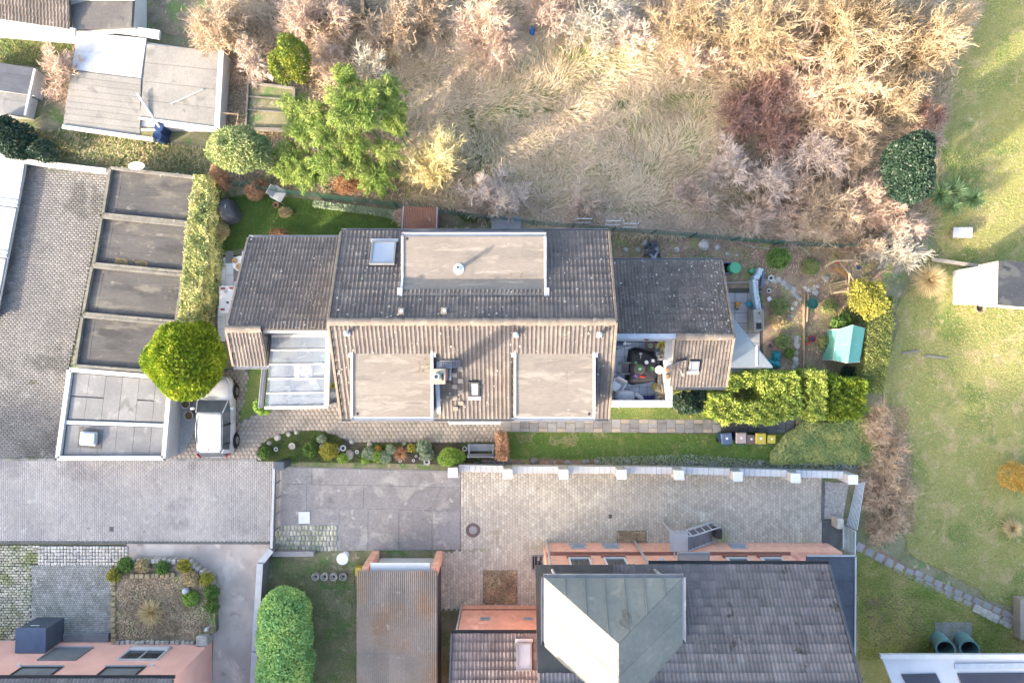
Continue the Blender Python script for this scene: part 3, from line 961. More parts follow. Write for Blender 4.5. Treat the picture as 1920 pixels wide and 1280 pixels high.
A_PARK = [(60, 1057), (212, 1057), (212, 1215), (60, 1215)]
sheet('parking_bay', A_PARK, .0, _M['joint'])
V, Fq, _c = pavers(PX(A_PARK), .10, .10, 0, .012, .03, .0, .003, stagger=.5)
np_mesh('sett', V, Fq, _M['sett_dark'], bpy.data.objects['parking_bay'], 'stuff')

A_HEX = [(312, 861), (350, 760), (430, 690), (468, 694), (448, 791), (505, 763), (560, 755), (950, 775), (948, 829), (656, 828), (626, 813), (590, 805), (540, 809), (504, 821), (487, 837), (481, 858), (440, 861)]
sheet('driveway', A_HEX, .022, _M['slab_dark'])
V, Fq, _c = pavers(PX(A_HEX), .225, 0, 0, .011, .030, .01, .0015, chamfer=.002, hexa=True)
np_mesh('hexagonal_block', V, Fq, _M['hex_block'], bpy.data.objects['driveway'], 'stuff')
for nm, p0, p1 in (('driveway', (314, 861.5), (484, 860.5)), ('road', (-60, 860.5), (104, 861.5))):
 a_, b_ = P(*p0), P(*p1)
 n_ = int((b_ - a_).length / .42)
 for k in range(n_):
  u_, v_ = a_ + (b_ - a_) * (k + .02) / n_, a_ + (b_ - a_) * (k + .98) / n_
  m = MB(); m.beam((u_.x, u_.y, .017), (v_.x, v_.y, .017), .13, .036); m.build('edging_stone', _M['slab_path'], bpy.data.objects[nm], bevel=.006)
# dark crazy paving between the white garage and the car
A_CRAZY = [(335, 760), (372, 752), (368, 800), (345, 848), (318, 858)]
sheet('garage_path', A_CRAZY, .036, _M['slab_grey'])

# slabs laid one by one
def slabs(parent, poly, w_, h_, rot, gap, z, th, mats, name='paving_slab', pick=None, stagger=.5):
 V, Fq, C = pavers(poly, w_, h_, rot, 0, z, z - th, 0, stagger)
 meshes = []
 for mt in mats:
  b = MB()
  b.box(0, 0, -th, w_ - gap, h_ - gap, th)
  meshes.append(b.mesh(name, _M[mt], bevel=.008))
 for i, c in enumerate(C):
  k = pick(i, c) if pick else 0
  inst(name, meshes[k], parent, Matrix.Translation((c[0], c[1], z + random.gauss(0, .003))) @ Matrix.Rotation(rot + random.gauss(0, .006), 4, 'Z') @ Matrix.Rotation(random.gauss(0, .006), 4, 'X'))

A_PATH = [(940, 786), (1346, 786), (1346, 811), (940, 807)]
pa = sheet('path', [(938, 785), (1492, 788), (1492, 813), (1346, 812), (938, 807)], .003, _M['joint'])
slab_m = {}
for mt in ('slab_path', 'slab_warm', 'slab_dark'):
 b = MB(); b.box(0, 0, -.04, .44, .44, .04); slab_m[mt] = b.mesh('paving_slab', _M[mt], bevel=.008)
 b = MB(); b.box(0, 0, -.04, .44, .20, .04); slab_m[mt + 'h'] = b.mesh('paving_slab', _M[mt], bevel=.008)
x0, x1 = P(941, 0).x, P(1488, 0).x
k = 0
x = x0 + .23
while x < x1:
 dark = x > P(1346, 0).x
 yc = P(0, 797 + (x - x0) * .15).y
 big, small = ('slab_dark', 'slab_dark') if dark else ('slab_path', 'slab_warm')
 up = k % 2 == 0
 inst('paving_slab', slab_m[big], pa, Matrix.Translation((x, yc + (.11 if up else -.11), .034)) @ Matrix.Rotation(random.gauss(0, .008), 4, 'Z'))
 if not (k % 3 == 2 and not dark):
  inst('paving_slab', slab_m[small + 'h'], pa, Matrix.Translation((x, yc + (-.225 if up else .225), .033)) @ Matrix.Rotation(random.gauss(0, .008), 4, 'Z'))
 else:
  inst('paving_slab', slab_m[big + 'h'], pa, Matrix.Translation((x, yc + (-.225 if up else .225), .033)))
 x += .455
 k += 1

A_WT = [(402, 478), (476, 478), (476, 640), (425, 640), (425, 612), (402, 575)]
wt = sheet('terrace', A_WT, .003, _M['joint'])
slabs(wt, PX([(403, 479), (476, 479), (476, 640), (403, 640)]), .60, .40, R(90), .012, .036, .04, ['slab_terrace', 'slab_grey'], pick=lambda i, c: i % 4 == 0)
A_ET = [(1366, 540), (1428, 540), (1432, 690), (1366, 690)]
et = sheet('garden_terrace', A_ET, .003, _M['joint'])
slabs(et, PX(A_ET), .62, .50, 0, .015, .04, .04, ['slab_grey'], stagger=0)

# lower yards
A_CONC = [(518, 874), (832, 882), (864, 884), (864, 1030), (620, 1032), (518, 1030)]
yc_ = sheet('concrete_yard', A_CONC, .0, _M['slab_grey'])
def bay(name, pts, mat, parent, z=.02, th=.03):
 b = MB(); b.prism(PX(pts), z - th, z)
 return b.build(name, _M[mat], parent, bevel=.006)
for pts in ([(519, 875), (585, 877), (585, 907), (519, 905)], [(586, 877), (700, 880), (863, 885), (863, 912), (586, 907)],
   [(519, 906), (575, 907), (575, 983), (519, 983)], [(576, 908), (682, 909), (682, 952), (576, 950)], [(683, 909), (834, 913), (863, 913), (863, 958), (683, 953)],
   [(576, 951), (636, 952), (636, 983), (576, 983)], [(637, 953), (690, 953), (690, 1030), (637, 1030)], [(691, 954), (748, 954), (748, 1030), (691, 1030)],
   [(749, 955), (810, 957), (810, 1030), (749, 1030)], [(811, 957), (863, 959), (863, 1030), (811, 1030)]):
 bay('concrete_bay', pts, 'yard_concrete', yc_)
V, Fq, _c = pavers(PX([(520, 986), (632, 986), (632, 1028), (520, 1028)]), .18, .26, 0, .04, .035, .0, .01, stagger=.3, wob=.012)
np_mesh('cobble', V, Fq, _M['sett_moss'], yc_, 'stuff')
A_PAVED = [(866, 876), (1000, 878), (1543, 884), (1541, 1022), (1022, 1022), (1022, 1140), (826, 1140), (820, 1034), (866, 1032)]
py_ = sheet('paved_yard', A_PAVED, .022, _M['joint_pale'])
V, Fq, _c = pavers(PX(A_PAVED), .19, .135, R(90), .009, .030, .01, .0015)
np_mesh('paving_block', V, Fq, _M['yard_block'], py_, 'stuff')
A_GRAV = [(1547, 903), (1592, 905), (1580, 972), (1545, 972)]
sheet('gravel_bed', A_GRAV, .004, _M['gravel'])
bb = MB()
bb.prism(PX([(1541, 974), (1580, 974), (1574, 1040), (1541, 1040)]), .0, .05)
bb.build('dark_slab', _M['slab_dark'], py_)
bb = MB(); bb.beam(P(1543.5, 905, .05), P(1541.5, 975, .05), .10, .12); bb.build('kerb', _M['slab_dark'], py_)
# planting squares and manhole in the yard
sheet('planting_square', [(1156, 994), (1212, 994), (1212, 1026), (1156, 1026)], .036, _M['woodland'])
sheet('planting_square', [(906, 1068), (970, 1068), (970, 1132), (906, 1132)], .036, _M['woodland'])
sheet('yard_lawn', rough([(508, 1046), (665, 1060), (668, 1420), (480, 1420), (488, 1110)], 3), .0, _M['rough_ground'])
A_SE = rough([(1606, 1030), (1700, 1060), (1900, 1170), (1960, 1180), (1960, 1260), (1600, 1300)], 5)
sheet('rough_lawn', A_SE, -.002, _M['lawn_east'])
sheet('bed_corner', rough([(1620, 1120), (1720, 1110), (1740, 1190), (1640, 1220)], 6), .003, _M['soil'])
sheet('rough_strip', rough([(60, 242), (240, 262), (395, 285), (392, 335), (210, 312), (60, 300)], 5), -.002, _M['rough_ground'])

# --- roofs of single tiles
def tile_mesh(name, w_, L, mat, wave=.030, flat=False):
 us = [0, .12, .25, .38, .5, .62, .75, .88, 1.0]
 hs = [0, .35, 1, .35, 0, .35, 1, .35, 0]
 if flat:
  us, hs = [0, .04, .5, .96, 1.0], [0, .6, 1, .6, 0]
 vs, fs = [], []
 n = len(us)
 for (v, nz) in ((0, .068), (L + .02, .008)):
  for u, h in zip(us, hs): vs.append((u * w_ * .992, v, nz + h * wave))
 for u, h in zip(us, hs): vs.append((u * w_ * .992, 0.006, .004 + h * wave * .5))
 for i in range(n - 1):
  fs.append((i, i + 1, n + i + 1, n + i))
  fs.append((2 * n + i, 2 * n + i + 1, i + 1, i))
 fs.append((0, n, 2 * n))
 fs.append((n - 1, 3 * n - 1, 2 * n - 1))
 m = MB()
 m.add(vs, fs)
 return m.mesh(name, _M[mat])

def tiled(roof, planes, mat, w_=.33, L=.345, wave=.030, limit=300, flat=False):
 """planes: (corner at the eave, unit along the eave, length, unit up the slope, length, keep(x,y) or None)"""
 todo = []
 for (O, U, ul, Vv, vl, keep) in planes:
  O, U, Vv = Vector(O), Vector(U).normalized(), Vector(Vv).normalized()
  Nn = U.cross(Vv)
  nu, nv = max(1, round(ul / w_)), max(1, round(vl / L))
  su, sv = ul / nu / w_, vl / nv / L
  rowy = [random.gauss(0, .008) for _ in range(nv)]
  for j in range(nv):
   for i in range(nu):
    c = O + U * (i + .5) * ul / nu + Vv * (j + .5) * vl / nv
    if keep and not keep(c.x, c.y): continue
    o = O + U * i * ul / nu + Vv * j * vl / nv + Nn * random.gauss(0, .005)
    rr = Matrix((U * su, Vv * sv, Nn)).transposed().to_4x4()
    o = o + Vv * (rowy[j] + random.gauss(0, .004))
    todo.append(Matrix.Translation(o) @ rr @ Matrix.Rotation(random.gauss(0, .010), 4, 'Z'))
 todo.sort(key=lambda q: -q.translation.z)
 me = tile_mesh('roof_tile', w_, L, mat, wave, flat)
 for q in todo[:limit]:
  inst('roof_tile', me, roof, q)
 rest = todo[limit:]
 if rest:
  m = MB()
  vs = [v.co.copy() for v in me.vertices]
  fs = [tuple(p.vertices) for p in me.polygons]
  for q in rest: m.add([q @ v for v in vs], fs)
  m.build('roof_tile', _M[mat], roof, kind='stuff')

def ridge_caps(roof, p0, p1, mat='ridge_tile', r=.15, step=.42):
 p0, p1 = Vector(p0), Vector(p1)
 n = max(1, round((p1 - p0).length / step))
 d = (p1 - p0) / n
 L = d.length
 m = MB()
 k = 6
 vs, fs = [], []
 for x_, rr in ((-.03, r * 1.12), (L * .55, r * 1.0), (L + .0, r * .86)):
  for i in range(k + 1):
   t = math.pi * i / k
   vs.append((x_, math.cos(t) * rr, math.sin(t) * rr * .75))
 for s in range(2):
  for i in range(k):
   a = s * (k + 1) + i
   fs.append((a, a + k + 1, a + k + 2, a + 1))
 fs.append(tuple(range(k, -1, -1)))
 m.add(vs, fs)
 me = m.mesh('ridge_tile', _M[mat])
 ux = d.normalized()
 uy = Vector((-ux.y, ux.x, 0)).normalized()
 uz = ux.cross(uy)
 rot = Matrix((ux, uy, uz)).transposed().to_4x4()
 for i in range(n):
  inst('ridge_tile', me, roof, Matrix.Translation(p0 + d * i + Vector((0, 0, random.gauss(0, .006)))) @ rot @ Matrix.Rotation(random.gauss(0, .01), 4, 'Z'))

def slab_roof(name, quads, th, mat, parent):
 m = MB()
 for q in quads:
  q = [Vector(p) for p in q]
  n = (q[1] - q[0]).cross(q[-1] - q[0]).normalized()
  if n.z < 0:
   q = q[::-1]; n = -n
  k = len(q)
  m.add(q + [p - n * th for p in q], [tuple(range(k)), tuple(range(2 * k - 1, k - 1, -1))] + [(i, k + i, k + (i + 1) % k, (i + 1) % k) for i in range(k)])
 return m.build(name, _M[mat], parent)

def gutter(parent, p0, p1, r=.075, mat='zinc', name='gutter'):
 p0, p1 = Vector(p0), Vector(p1)
 d = (p1 - p0).normalized()
 s = Vector((-d.y, d.x, 0)).normalized()
 m = MB()
 k = 6
 for rr, fl in ((r, False), (r * .86, True)):
  vs = []
  for p in (p0, p1):
   for i in range(k + 1):
    t = math.pi + math.pi * i / k
    vs.append(p + s * math.cos(t) * rr + Vector((0, 0, math.sin(t) * rr)))
  fs = [(i, i + 1, k + 2 + i, k + 1 + i) for i in range(k)]
  m.add(vs, [f[::-1] for f in fs] if fl else fs)
 for sg in (1, -1):
  m.beam(p0 + s * sg * r * .93, p1 + s * sg * r * .93, r * .18, r * .12)
 for p in (p0, p1):
  m.obox(p - s * r - Vector((0, 0, r)) - d * .005, s * 2 * r, d * .01, (0, 0, r))
 return m.build(name, _M[mat], parent)

def window(parent, c, wd, ht, face, frame='white_trim', pane='window_dark', depth=.06, sill=True, bars=0):
 """upright window; c = centre on the wall face, face = outward direction"""
 c, f = Vector(c), Vector(face).normalized()
 s = Vector((0, 0, 1)).cross(f).normalized()
 z = Vector((0, 0, 1))
 m = MB()
 t = .07
 o = c - f * .02
 for a, b, sa, sb in ((-wd / 2, -ht / 2, wd, t), (-wd / 2, ht / 2 - t, wd, t), (-wd / 2, -ht / 2 + t, t, ht - 2 * t), (wd / 2 - t, -ht / 2 + t, t, ht - 2 * t)):
  m.obox(o + s * a + z * b, s * sa, z * sb, f * depth)
 for i in range(bars):
  m.obox(o + s * ((i + 1) / (bars + 1) * wd - wd / 2 - .02) + z * (-ht / 2 + t), s * .04, z * (ht - 2 * t), f * depth * .9)
 fr = m.build('window', _M[frame], parent)
 m = MB()
 m.obox(o + s * (-wd / 2 + t) + z * (-ht / 2 + t), s * (wd - 2 * t), z * (ht - 2 * t), f * .03)
 m.build('pane', _M[pane], fr)
 if sill:
  m = MB()
  m.obox(c + s * (-wd / 2 - .05) + z * (-ht / 2 - .05) - f * .02, s * (wd + .1), z * .048, f * .13)
  m.build('sill', _M['zinc_pale'], fr)
 return fr

def skylight(parent, c, wd, ln, U, Vv, mat='zinc', pane='skylight_glass', lift=.16):
 """roof window lying on a slope: U along the eave, Vv up the slope"""
 c, U, Vv = Vector(c), Vector(U).normalized(), Vector(Vv).normalized()
 n = U.cross(Vv)
 m = MB()
 t = .09
 o = c - U * wd / 2 - Vv * ln / 2
 for a, b, sa, sb in ((0, 0, wd, t), (0, ln - t, wd, t), (0, t, t, ln - 2 * t), (wd - t, t, t, ln - 2 * t)):
  m.obox(o + U * a + Vv * b, U * sa, Vv * sb, n * lift)
 fr = m.build('skylight', _M[mat], parent, bevel=.01)
 m = MB(); m.obox(o + U * t + Vv * t, U * (wd - 2 * t), Vv * (ln - 2 * t), n * (lift - .03)); m.build('pane', _M[pane], fr)
 m = MB(); m.obox(o - Vv * .16 - U * .05, U * (wd + .1), Vv * .155, n * .09); m.build('flashing', _M['zinc_pale'], fr, bevel=.01)
 return fr

def flat_dormer(parent, x0, x1, y0, y1, z, zlow, front, seams=3, mat='felt', white=True):
 """box dormer with a felt roof; front is the side (+1 north, -1 south) the gutter hangs on"""
 m = MB()
 m.box((x0 + x1) / 2, (y0 + y1) / 2, zlow, x1 - x0 - .16, y1 - y0 - .16, z - zlow - .06)
 d = m.build('dormer', _M['slate_wall'], parent)
 n = seams
 for i in range(n):
  ya, yb = y0 + (y1 - y0) * i / n, y0 + (y1 - y0) * (i + 1) / n
  k = 4 if x1 - x0 > 4 else 2
  off = (i % 2) * .35 * (x1 - x0) / k
  xs = [x0] + [x0 + (x1 - x0) * j / k + (off if j else 0) for j in range(1, k)] + [x1]
  for j in range(k):
   b = MB()
   b.box((xs[j] + xs[j + 1]) / 2, (ya + yb) / 2, z - .06 + (i % 2) * .004 + (j % 2) * .003, xs[j + 1] - xs[j] - .001, yb - ya - .001, .06)
   b.build('felt_sheet', _M[mat], d)
 for x in (x0 - .05, x1 + .05):
  t = MB(); t.box(x, (y0 + y1) / 2, z - .12, .09, y1 - y0, .17); t.build('edge_trim', _M['white_trim' if white else 'zinc'], d, bevel=.01)
 yf = y1 if front > 0 else y0
 gutter(d, (x0 - .08, yf + front * .09, z - .03), (x1 + .08, yf + front * .09, z - .03), .07, 'zinc_pale')
 # flashing tongues on the tiles beside the dormer
 yb = y0 if front > 0 else y1
 for x in (x0 - .09, x1 + .09):
  t = MB(); t.box(x, (yb if front < 0 else 1.80) + front * .12, z - .06 if front < 0 else 7.42, .2, .34, .085); t.build('flashing', _M['zinc_pale'], d, bevel=.01)
 xm = (x0 + x1) / 2
 wf = d
 for k_ in range(2 if x1 - x0 > 4 else 1):
  xx = xm + ((k_ - .5) * (x1 - x0) * .5 if x1 - x0 > 4 else 0)
  s = MB(); s.obox((xx - .6, yf - front * .08, zlow + .35), (1.2, 0, 0), (0, front * .03, 0), (0, 0, max(.3, z - zlow - .7)))
  s.build('dormer_window', _M['window_dark'], d)
 return d

# --- the main house
HX0, HX1, RY, RZ, NY, SY, EZ = -6.97, 3.95, .75, 8.0, 4.48, -3.13, 6.0
house = thing('house', 'large tiled house with three flat dormers and a cream topped chimney', 'house', ((HX0 + HX1) / 2, .7, 0))
m = MB()
m.prism([(HX0 + .15, SY + .35), (HX1 - .15, SY + .35), (HX1 - .15, NY - .35), (HX0 + .15, NY - .35)], 0, 5.85)
m.build('wall', _M['white_wall'], house)
gm = MB()
for x in (HX0 + .15, HX1 - .15):
 xa, xb = (x, x + .2) if x < 0 else (x - .2, x)
 gm.add([(xa, SY + .35, 5.85), (xa, NY - .35, 5.85), (xa, RY, RZ - .2), (xb, SY + .35, 5.85), (xb, NY - .35, 5.85), (xb, RY, RZ - .2)],
           [(0, 1, 2), (5, 4, 3), (0, 3, 4, 1), (1, 4, 5, 2), (2, 5, 3, 0)])
gm.build('gable', _M['white_wall'], house)
eN, eS = Vector((HX1, NY, EZ)), Vector((HX0, SY, EZ))
roof = main_roof = slab_roof('roof', [[(HX0, NY, EZ), (HX1, NY, EZ), (HX1, RY, RZ), (HX0, RY, RZ)], [(HX0, SY, EZ), (HX1, SY, EZ), (HX1, RY, RZ), (HX0, RY, RZ)]], .14, 'roof_deck', house)
ND = (-4.26, 1.26, 2.46, 4.13, 7.14)
SDL = (-6.17, -3.15, -2.92, -.33, 7.44)
SDR = (.17, 3.15, -2.92, -.33, 7.44)
chim = (-2.70, -1.27)

def keepN(x, y): return not (ND[0] - .05 < x < ND[1] + .05 and 1.93 < y < ND[3] + .5) and not (-5.62 < x < -4.72 and 2.98 < y < 3.98)

def keepS(x, y):
 for D in (SDL, SDR):
  if D[0] - .05 < x < D[1] + .05 and D[2] - .5 < y < D[3] - .1: return False
 return abs(x - chim[0]) > .28 or abs(y - chim[1]) > .3

vN = Vector((0, RY - NY, RZ - EZ))
vS = Vector((0, RY - SY, RZ - EZ))
tiled(roof, [(eN, (-1, 0, 0), HX1 - HX0, vN, vN.length, keepN), (eS, (1, 0, 0), HX1 - HX0, vS, vS.length, keepS)], 'tile')
ridge_caps(roof, (HX0, RY, RZ + .03), (HX1, RY, RZ + .03))
vt = MB()
for x in (HX0 - .02, HX1 + .02):
 for a, b in (((x, NY, EZ), (x, RY, RZ)), ((x, SY, EZ), (x, RY, RZ))):
  vt = MB(); vt.beam(Vector(a) + Vector((0, 0, .03)), Vector(b) + Vector((0, 0, .03)), .10, .16); vt.build('verge', _M['ridge_tile'], house, bevel=.01)
gutter(house, (HX0 - .02, NY + .07, EZ - .03), (HX1 + .02, NY + .07, EZ - .03), .08)
gutter(house, (HX0 - .02, SY - .07, EZ - .03), (HX1 + .02, SY - .07, EZ - .03), .08)
nd = flat_dormer(house, *ND[:2], ND[2], ND[3], ND[4], 5.9, 1, 2)
for k in range(4):
 xa, xb = ND[0] + (ND[1] - ND[0]) * k / 4, ND[0] + (ND[1] - ND[0]) * (k + 1) / 4 - .002
 m = MB()
 A_, B_, C_, D_ = Vector((xa, ND[2], ND[4] - .002)), Vector((xb, ND[2], ND[4] - .002)), Vector((xb, 1.80, 7.50)), Vector((xa, 1.80, 7.50))
 dn_ = Vector((0, 0, .06))
 m.add([A_, B_, C_, D_, A_ - dn_, B_ - dn_, C_ - dn_, D_ - dn_], [(0, 1, 2, 3), (7, 6, 5, 4), (0, 4, 5, 1), (1, 5, 6, 2), (2, 6, 7, 3), (3, 7, 4, 0)])
 m.build('felt_sheet', _M['felt'], nd)
for x in (ND[0] - .05, ND[1] + .05):
 m = MB(); m.beam((x, ND[2], ND[4] - .03), (x, 1.80, 7.46), .09, .17); m.build('edge_trim', _M['white_trim'], nd)
flat_dormer(house, *SDL[:2], SDL[2], SDL[3], SDL[4], 5.9, -1, 3)
flat_dormer(house, *SDR[:2], SDR[2], SDR[3], SDR[4], 5.9, -1, 3)
def roof_dirt(parent, x0, x1, y0, y1, z, n, r=.05):
 pts = rng.uniform((x0, y0), (x1, y1), (n, 2))
 C = np.column_stack([pts, np.full(n, z + .012)])
 V, Fq = leaves_mesh(C, rng.normal(0, 1, (n, 3)) * [1, 1, .1], rng.normal(0, .2, (n, 3)) + [0, 0, 1], r * rng.uniform(.6, 1.6, n), r * .6 * rng.uniform(.6, 1.4, n))
 np_mesh('leaf_litter', V, Fq, _M['moss'], parent, 'stuff')
roof_dirt(house, ND[0] + .2, ND[1] - .2, ND[2] - .12, ND[2] + .15, ND[4] + .01, 30)
roof_dirt(house, ND[0] + 2.8, ND[1] - .8, ND[2] - .1, ND[2] + .25, ND[4] + .01, 22)
roof_dirt(house, SDL[1] - .55, SDL[1] - .1, -1.2, -.6, SDL[4] + .01, 34, .06)
roof_dirt(house, SDL[0] + .1, SDL[1] - .1, SDL[2] + .1, SDL[3] - .1, SDL[4] + .01, 26, .04)
roof_dirt(house, SDR[0] + .1, SDR[1] - .1, SDR[2] + .1, SDR[3] - .1, SDR[4] + .01, 18, .04)
for (x_, y_, z_) in ((ND[0] + .12, ND[3] - .1, ND[4]), (SDL[0] + .15, SDL[2] + .1, SDL[4]), (SDR[1] - .15, SDR[2] + .1, SDR[4])):
 m = MB(); m.lathe((x_, y_, z_), [(.055, 0), (.05, .02), (.02, .03)], 10); m.build('roof_drain', _M['black'], house)
# parapet-like light verge strip along the back of each dormer roof
dn = Vector((0, NY - RY, EZ - RZ)).normalized()
ds = Vector((0, RY - SY, RZ - EZ)).normalized()
zN = lambda y: RZ - (y - RY) * (RZ - EZ) / (NY - RY)
zS = lambda y: RZ - (RY - y) * (RZ - EZ) / (RY - SY)
skylight(house, (-5.16, 3.5, zN(3.5) + .03), 1.0, 1.12, (-1, 0, 0), -dn, 'zinc')
skylight(house, (-1.50, -1.86, zS(-1.86) + .03), .42, .70, (1, 0, 0), ds, 'dark_metal', 'white_paint', .13)
# chimney
m = MB(); m.box(chim[0], chim[1], 6.3, .40, .42, 2.75); ch = m.build('chimney', _M['brick_dark'], house, bevel=.01)
m = MB(); m.box(chim[0], chim[1], 9.05, .56, .56, .09); m.build('cap', _M['cream'], ch, bevel=.015)
m = MB(); m.lathe((chim[0] - .04, chim[1] + .0, 9.14), [(.14, 0), (.14, .05), (.10, .09), (.10, .18), (.075, .18), (.07, .05)], 14); m.build('pipe', _M['zinc_pale'], ch, smooth=False)
m = MB(); m.box(chim[0] + .17, chim[1] - .02, 9.14, .07, .24, .012); m.build('flue', _M['black'], ch)
m = MB(); m.box(chim[0] + .05, chim[1] + .35, zS(chim[1] + .35) + .02, .62, .28, .10); m.box(chim[0] + .27, chim[1], 7.0, .08, .5, .12); m.build('flashing', _M['lead_strip'], ch, bevel=.01)
# side flashing of the left south dormer that the photograph shows in blue-grey
m = MB(); m.beam((SDL[1] + .18, SDL[2], zS(SDL[2]) + .1), (SDL[1] + .18, -1.6, zS(-1.6) + .1), .16, .05); m.build('flashing', _M['lead_strip'], house)
# walkway grate and treads
m = MB()
gc = (-2.42, -.87)
gz = zS(gc[1]) + .18
for i in range(2): m.box(gc[0], gc[1] + (i - .5) * .24, gz, .80, .025, .04)
for i in range(13): m.box(gc[0] - .38 + i * .0633, gc[1], gz + .005, .02, .22, .03)
for x in (-.3, .3): m.box(gc[0] + x, gc[1], gz - .16, .03, .05, .16)
m.build('roof_walkway', _M['zinc'], house)
for px, py in ((863, 692), (852, 703), (863.5, 714), (852.5, 724.5), (864, 735), (853, 746), (864.5, 755.5), (854, 766)):
 q = P(px, py, 7.0); q = P(px, py, zS(q.y) + .1)
 m = MB(); m.box(q.x, q.y, q.z - .02, .20, .17, .035); m.box(q.x, q.y - .06, q.z - .10, .05, .05, .08)
 m.build('roof_tread', _M['cream'], house, bevel=.008)
for px, py in ((967, 627), (1124, 627), (651, 624)):
 q = P(px, py, 7.9)
 z = zS(q.y)
 m = MB(); m.box(q.x, q.y, z + .02, .22, .24, .06); m.lathe((q.x, q.y, z + .05), [(.07, 0), (.07, .24), (.10, .25), (.10, .30), (.03, .33)], 10)
 m.build('vent_pipe', _M['zinc_pale'], house)
for px, py in ((753, 583), (833, 582)):
 q = P(px, py, 7.8)
 z = zN(q.y)
 m = MB(); m.obox((q.x - .12, q.y - .14, z + .18), (.24, 0, 0), (0, .26, -.14), (0, 0, .05)); v = m.build('vent_tile', _M['cream'], house, bevel=.01)
 m = MB(); m.lathe((q.x + .03, q.y, z + .12), [(.06, 0), (.06, .12), (.03, .14)], 10); m.build('hood', _M['white_paint'], v)
q = P(860, 504, 7.2)
m = MB(); m.lathe((q.x, q.y, 7.14), [(.22, 0), (.20, .035), (.10, .06), (.075, .08), (.07, .44), (.10, .45), (.10, .52), (.03, .56)], 18)
v = m.build('vent_pipe', _M['white_paint'], house)
m = MB(); m.lathe((q.x, q.y, 7.705), [(.055, 0), (.05, .03), (.01, .04)], 12); m.build('cap', _M['dark_metal'], v)
# south front: windows, door and glass canopy
for x in (-5.2, -3.4, 1.7): window(house, (x, SY + .35, 1.5), 1.3, 1.2, (0, -1, 0), bars=1)
for x in (-5.2, 1.7): window(house, (x, SY + .35, 4.1), 1.3, 1.2, (0, -1, 0), bars=1)
for x in (-5.0, 0, 2.2): window(house, (x, NY - .35, 1.5), 1.3, 1.2, (0, 1, 0), bars=1)
for y in (-.5, 2): window(house, (HX1 - .15, y, 4.6), 1.0, 1.1, (1, 0, 0), bars=1)
m = MB(); m.box(-1.4, SY + .34, .02, 1.0, .08, 2.1); dr = m.build('door', _M['slate_wall'], house)
m = MB(); m.tube((-1.05, SY + .27, 1.0), (-1.05, SY + .27, 1.3), .015); m.build('handle', _M['steel'], dr)
cz = 2.55
x0, x1 = P(842, 0, cz).x, P(937, 0, cz).x
ya, yb = P(0, 770, cz).y, P(0, 793.5, cz).y
m = MB()
for i in range(4):
 x = x0 + (x1 - x0) * i / 3
 m.beam((x, ya + .2, cz + .12), (x, yb, cz), .05, .06)
m.beam((x0, yb, cz), (x1, yb, cz), .05, .06)
cn = m.build('door_canopy', _M['white_paint'], house)
for i in range(3):
 a, b = x0 + (x1 - x0) * i / 3 + .03, x0 + (x1 - x0) * (i + 1) / 3 - .03
 g = MB(); g.add([(a, ya + .2, cz + .13), (b, ya + .2, cz + .13), (b, yb + .03, cz + .01), (a, yb + .03, cz + .01)], [(0, 1, 2, 3)]); g.build('pane', _M['glass_canopy'], cn)

# --- west wing
WX0, WX1, WRY, WRZ, WNY, WNZ, WSY, WSZ = -11.82, -6.82, .51, 5.7, 4.63, 3.3, -1.02, 4.95
ww = thing('house_wing', 'low west wing of the house with a long dark tiled slope beside the garden terrace', 'house wing', (-9.4, 1.5, 0))
m = MB()
m.prism([(WX0 + .2, WSY + .25), (-10.5, WSY + .25), (-10.5, .36), (WX1, .36), (WX1, WNY - .3), (WX0 + .2, WNY - .3)], 0, 3.2)
m.prism([(-10.5, .36), (WX1, .36), (WX1, .5), (-10.5, .5)], 3.2, 5.5)
m.add([(WX0 + .2, WSY + .25, 3.2), (WX0 + .2, WNY - .3, 3.2), (WX0 + .2, WRY, WRZ - .2), (WX0 + .2, WSY + .25, WSZ - .1),
       (WX0 + .4, WSY + .25, 3.2), (WX0 + .4, WNY - .3, 3.2), (WX0 + .4, WRY, WRZ - .2), (WX0 + .4, WSY + .25, WSZ - .1)],
      [(0, 1, 2, 3), (7, 6, 5, 4), (0, 4, 5, 1), (1, 5, 6, 2), (2, 6, 7, 3), (3, 7, 4, 0)])
m.build('wall', _M['white_wall'], ww)
rf = slab_roof('roof', [[(WX0, WNY, WNZ), (WX1, WNY, WNZ), (WX1, WRY, WRZ), (WX0, WRY, WRZ)], [(WX0, WSY, WSZ), (-10.38, WSY, WSZ), (-10.38, WRY, WRZ), (WX0, WRY, WRZ)]], .12, 'roof_deck', ww)
wroof = rf
vN2, vS2 = Vector((0, WRY - WNY, WRZ - WNZ)), Vector((0, WRY - WSY, WRZ - WSZ))
tiled(rf, [((WX1, WNY, WNZ), (-1, 0, 0), WX1 - WX0, vN2, vN2.length, None), ((WX0, WSY, WSZ), (1, 0, 0), -10.38 - WX0, vS2, vS2.length, None)], 'tile', .315)
ridge_caps(rf, (WX0, WRY, WRZ + .03), (-10.38, WRY, WRZ + .03))
vt = MB()
for a, b in (((WX0 - .02, WNY, WNZ), (WX0 - .02, WRY, WRZ)), ((WX0 - .02, WSY, WSZ), (WX0 - .02, WRY, WRZ))):
 vt = MB(); vt.beam(Vector(a) + Vector((0, 0, .03)), Vector(b) + Vector((0, 0, .03)), .09, .14); vt.build('verge', _M['ridge_tile'], ww)
gutter(ww, (WX0 - .02, WNY + .07, WNZ - .03), (WX1, WNY + .07, WNZ - .03), .075, 'zinc_pale')
gutter(ww, (WX0 - .02, WSY - .07, WSZ - .03), (-10.385, WSY - .07, WSZ - .03), .075, 'zinc_pale')
window(ww, (WX0 + .2, 2.2, 1.3), 1.6, 1.9, (-1, 0, 0), bars=1)
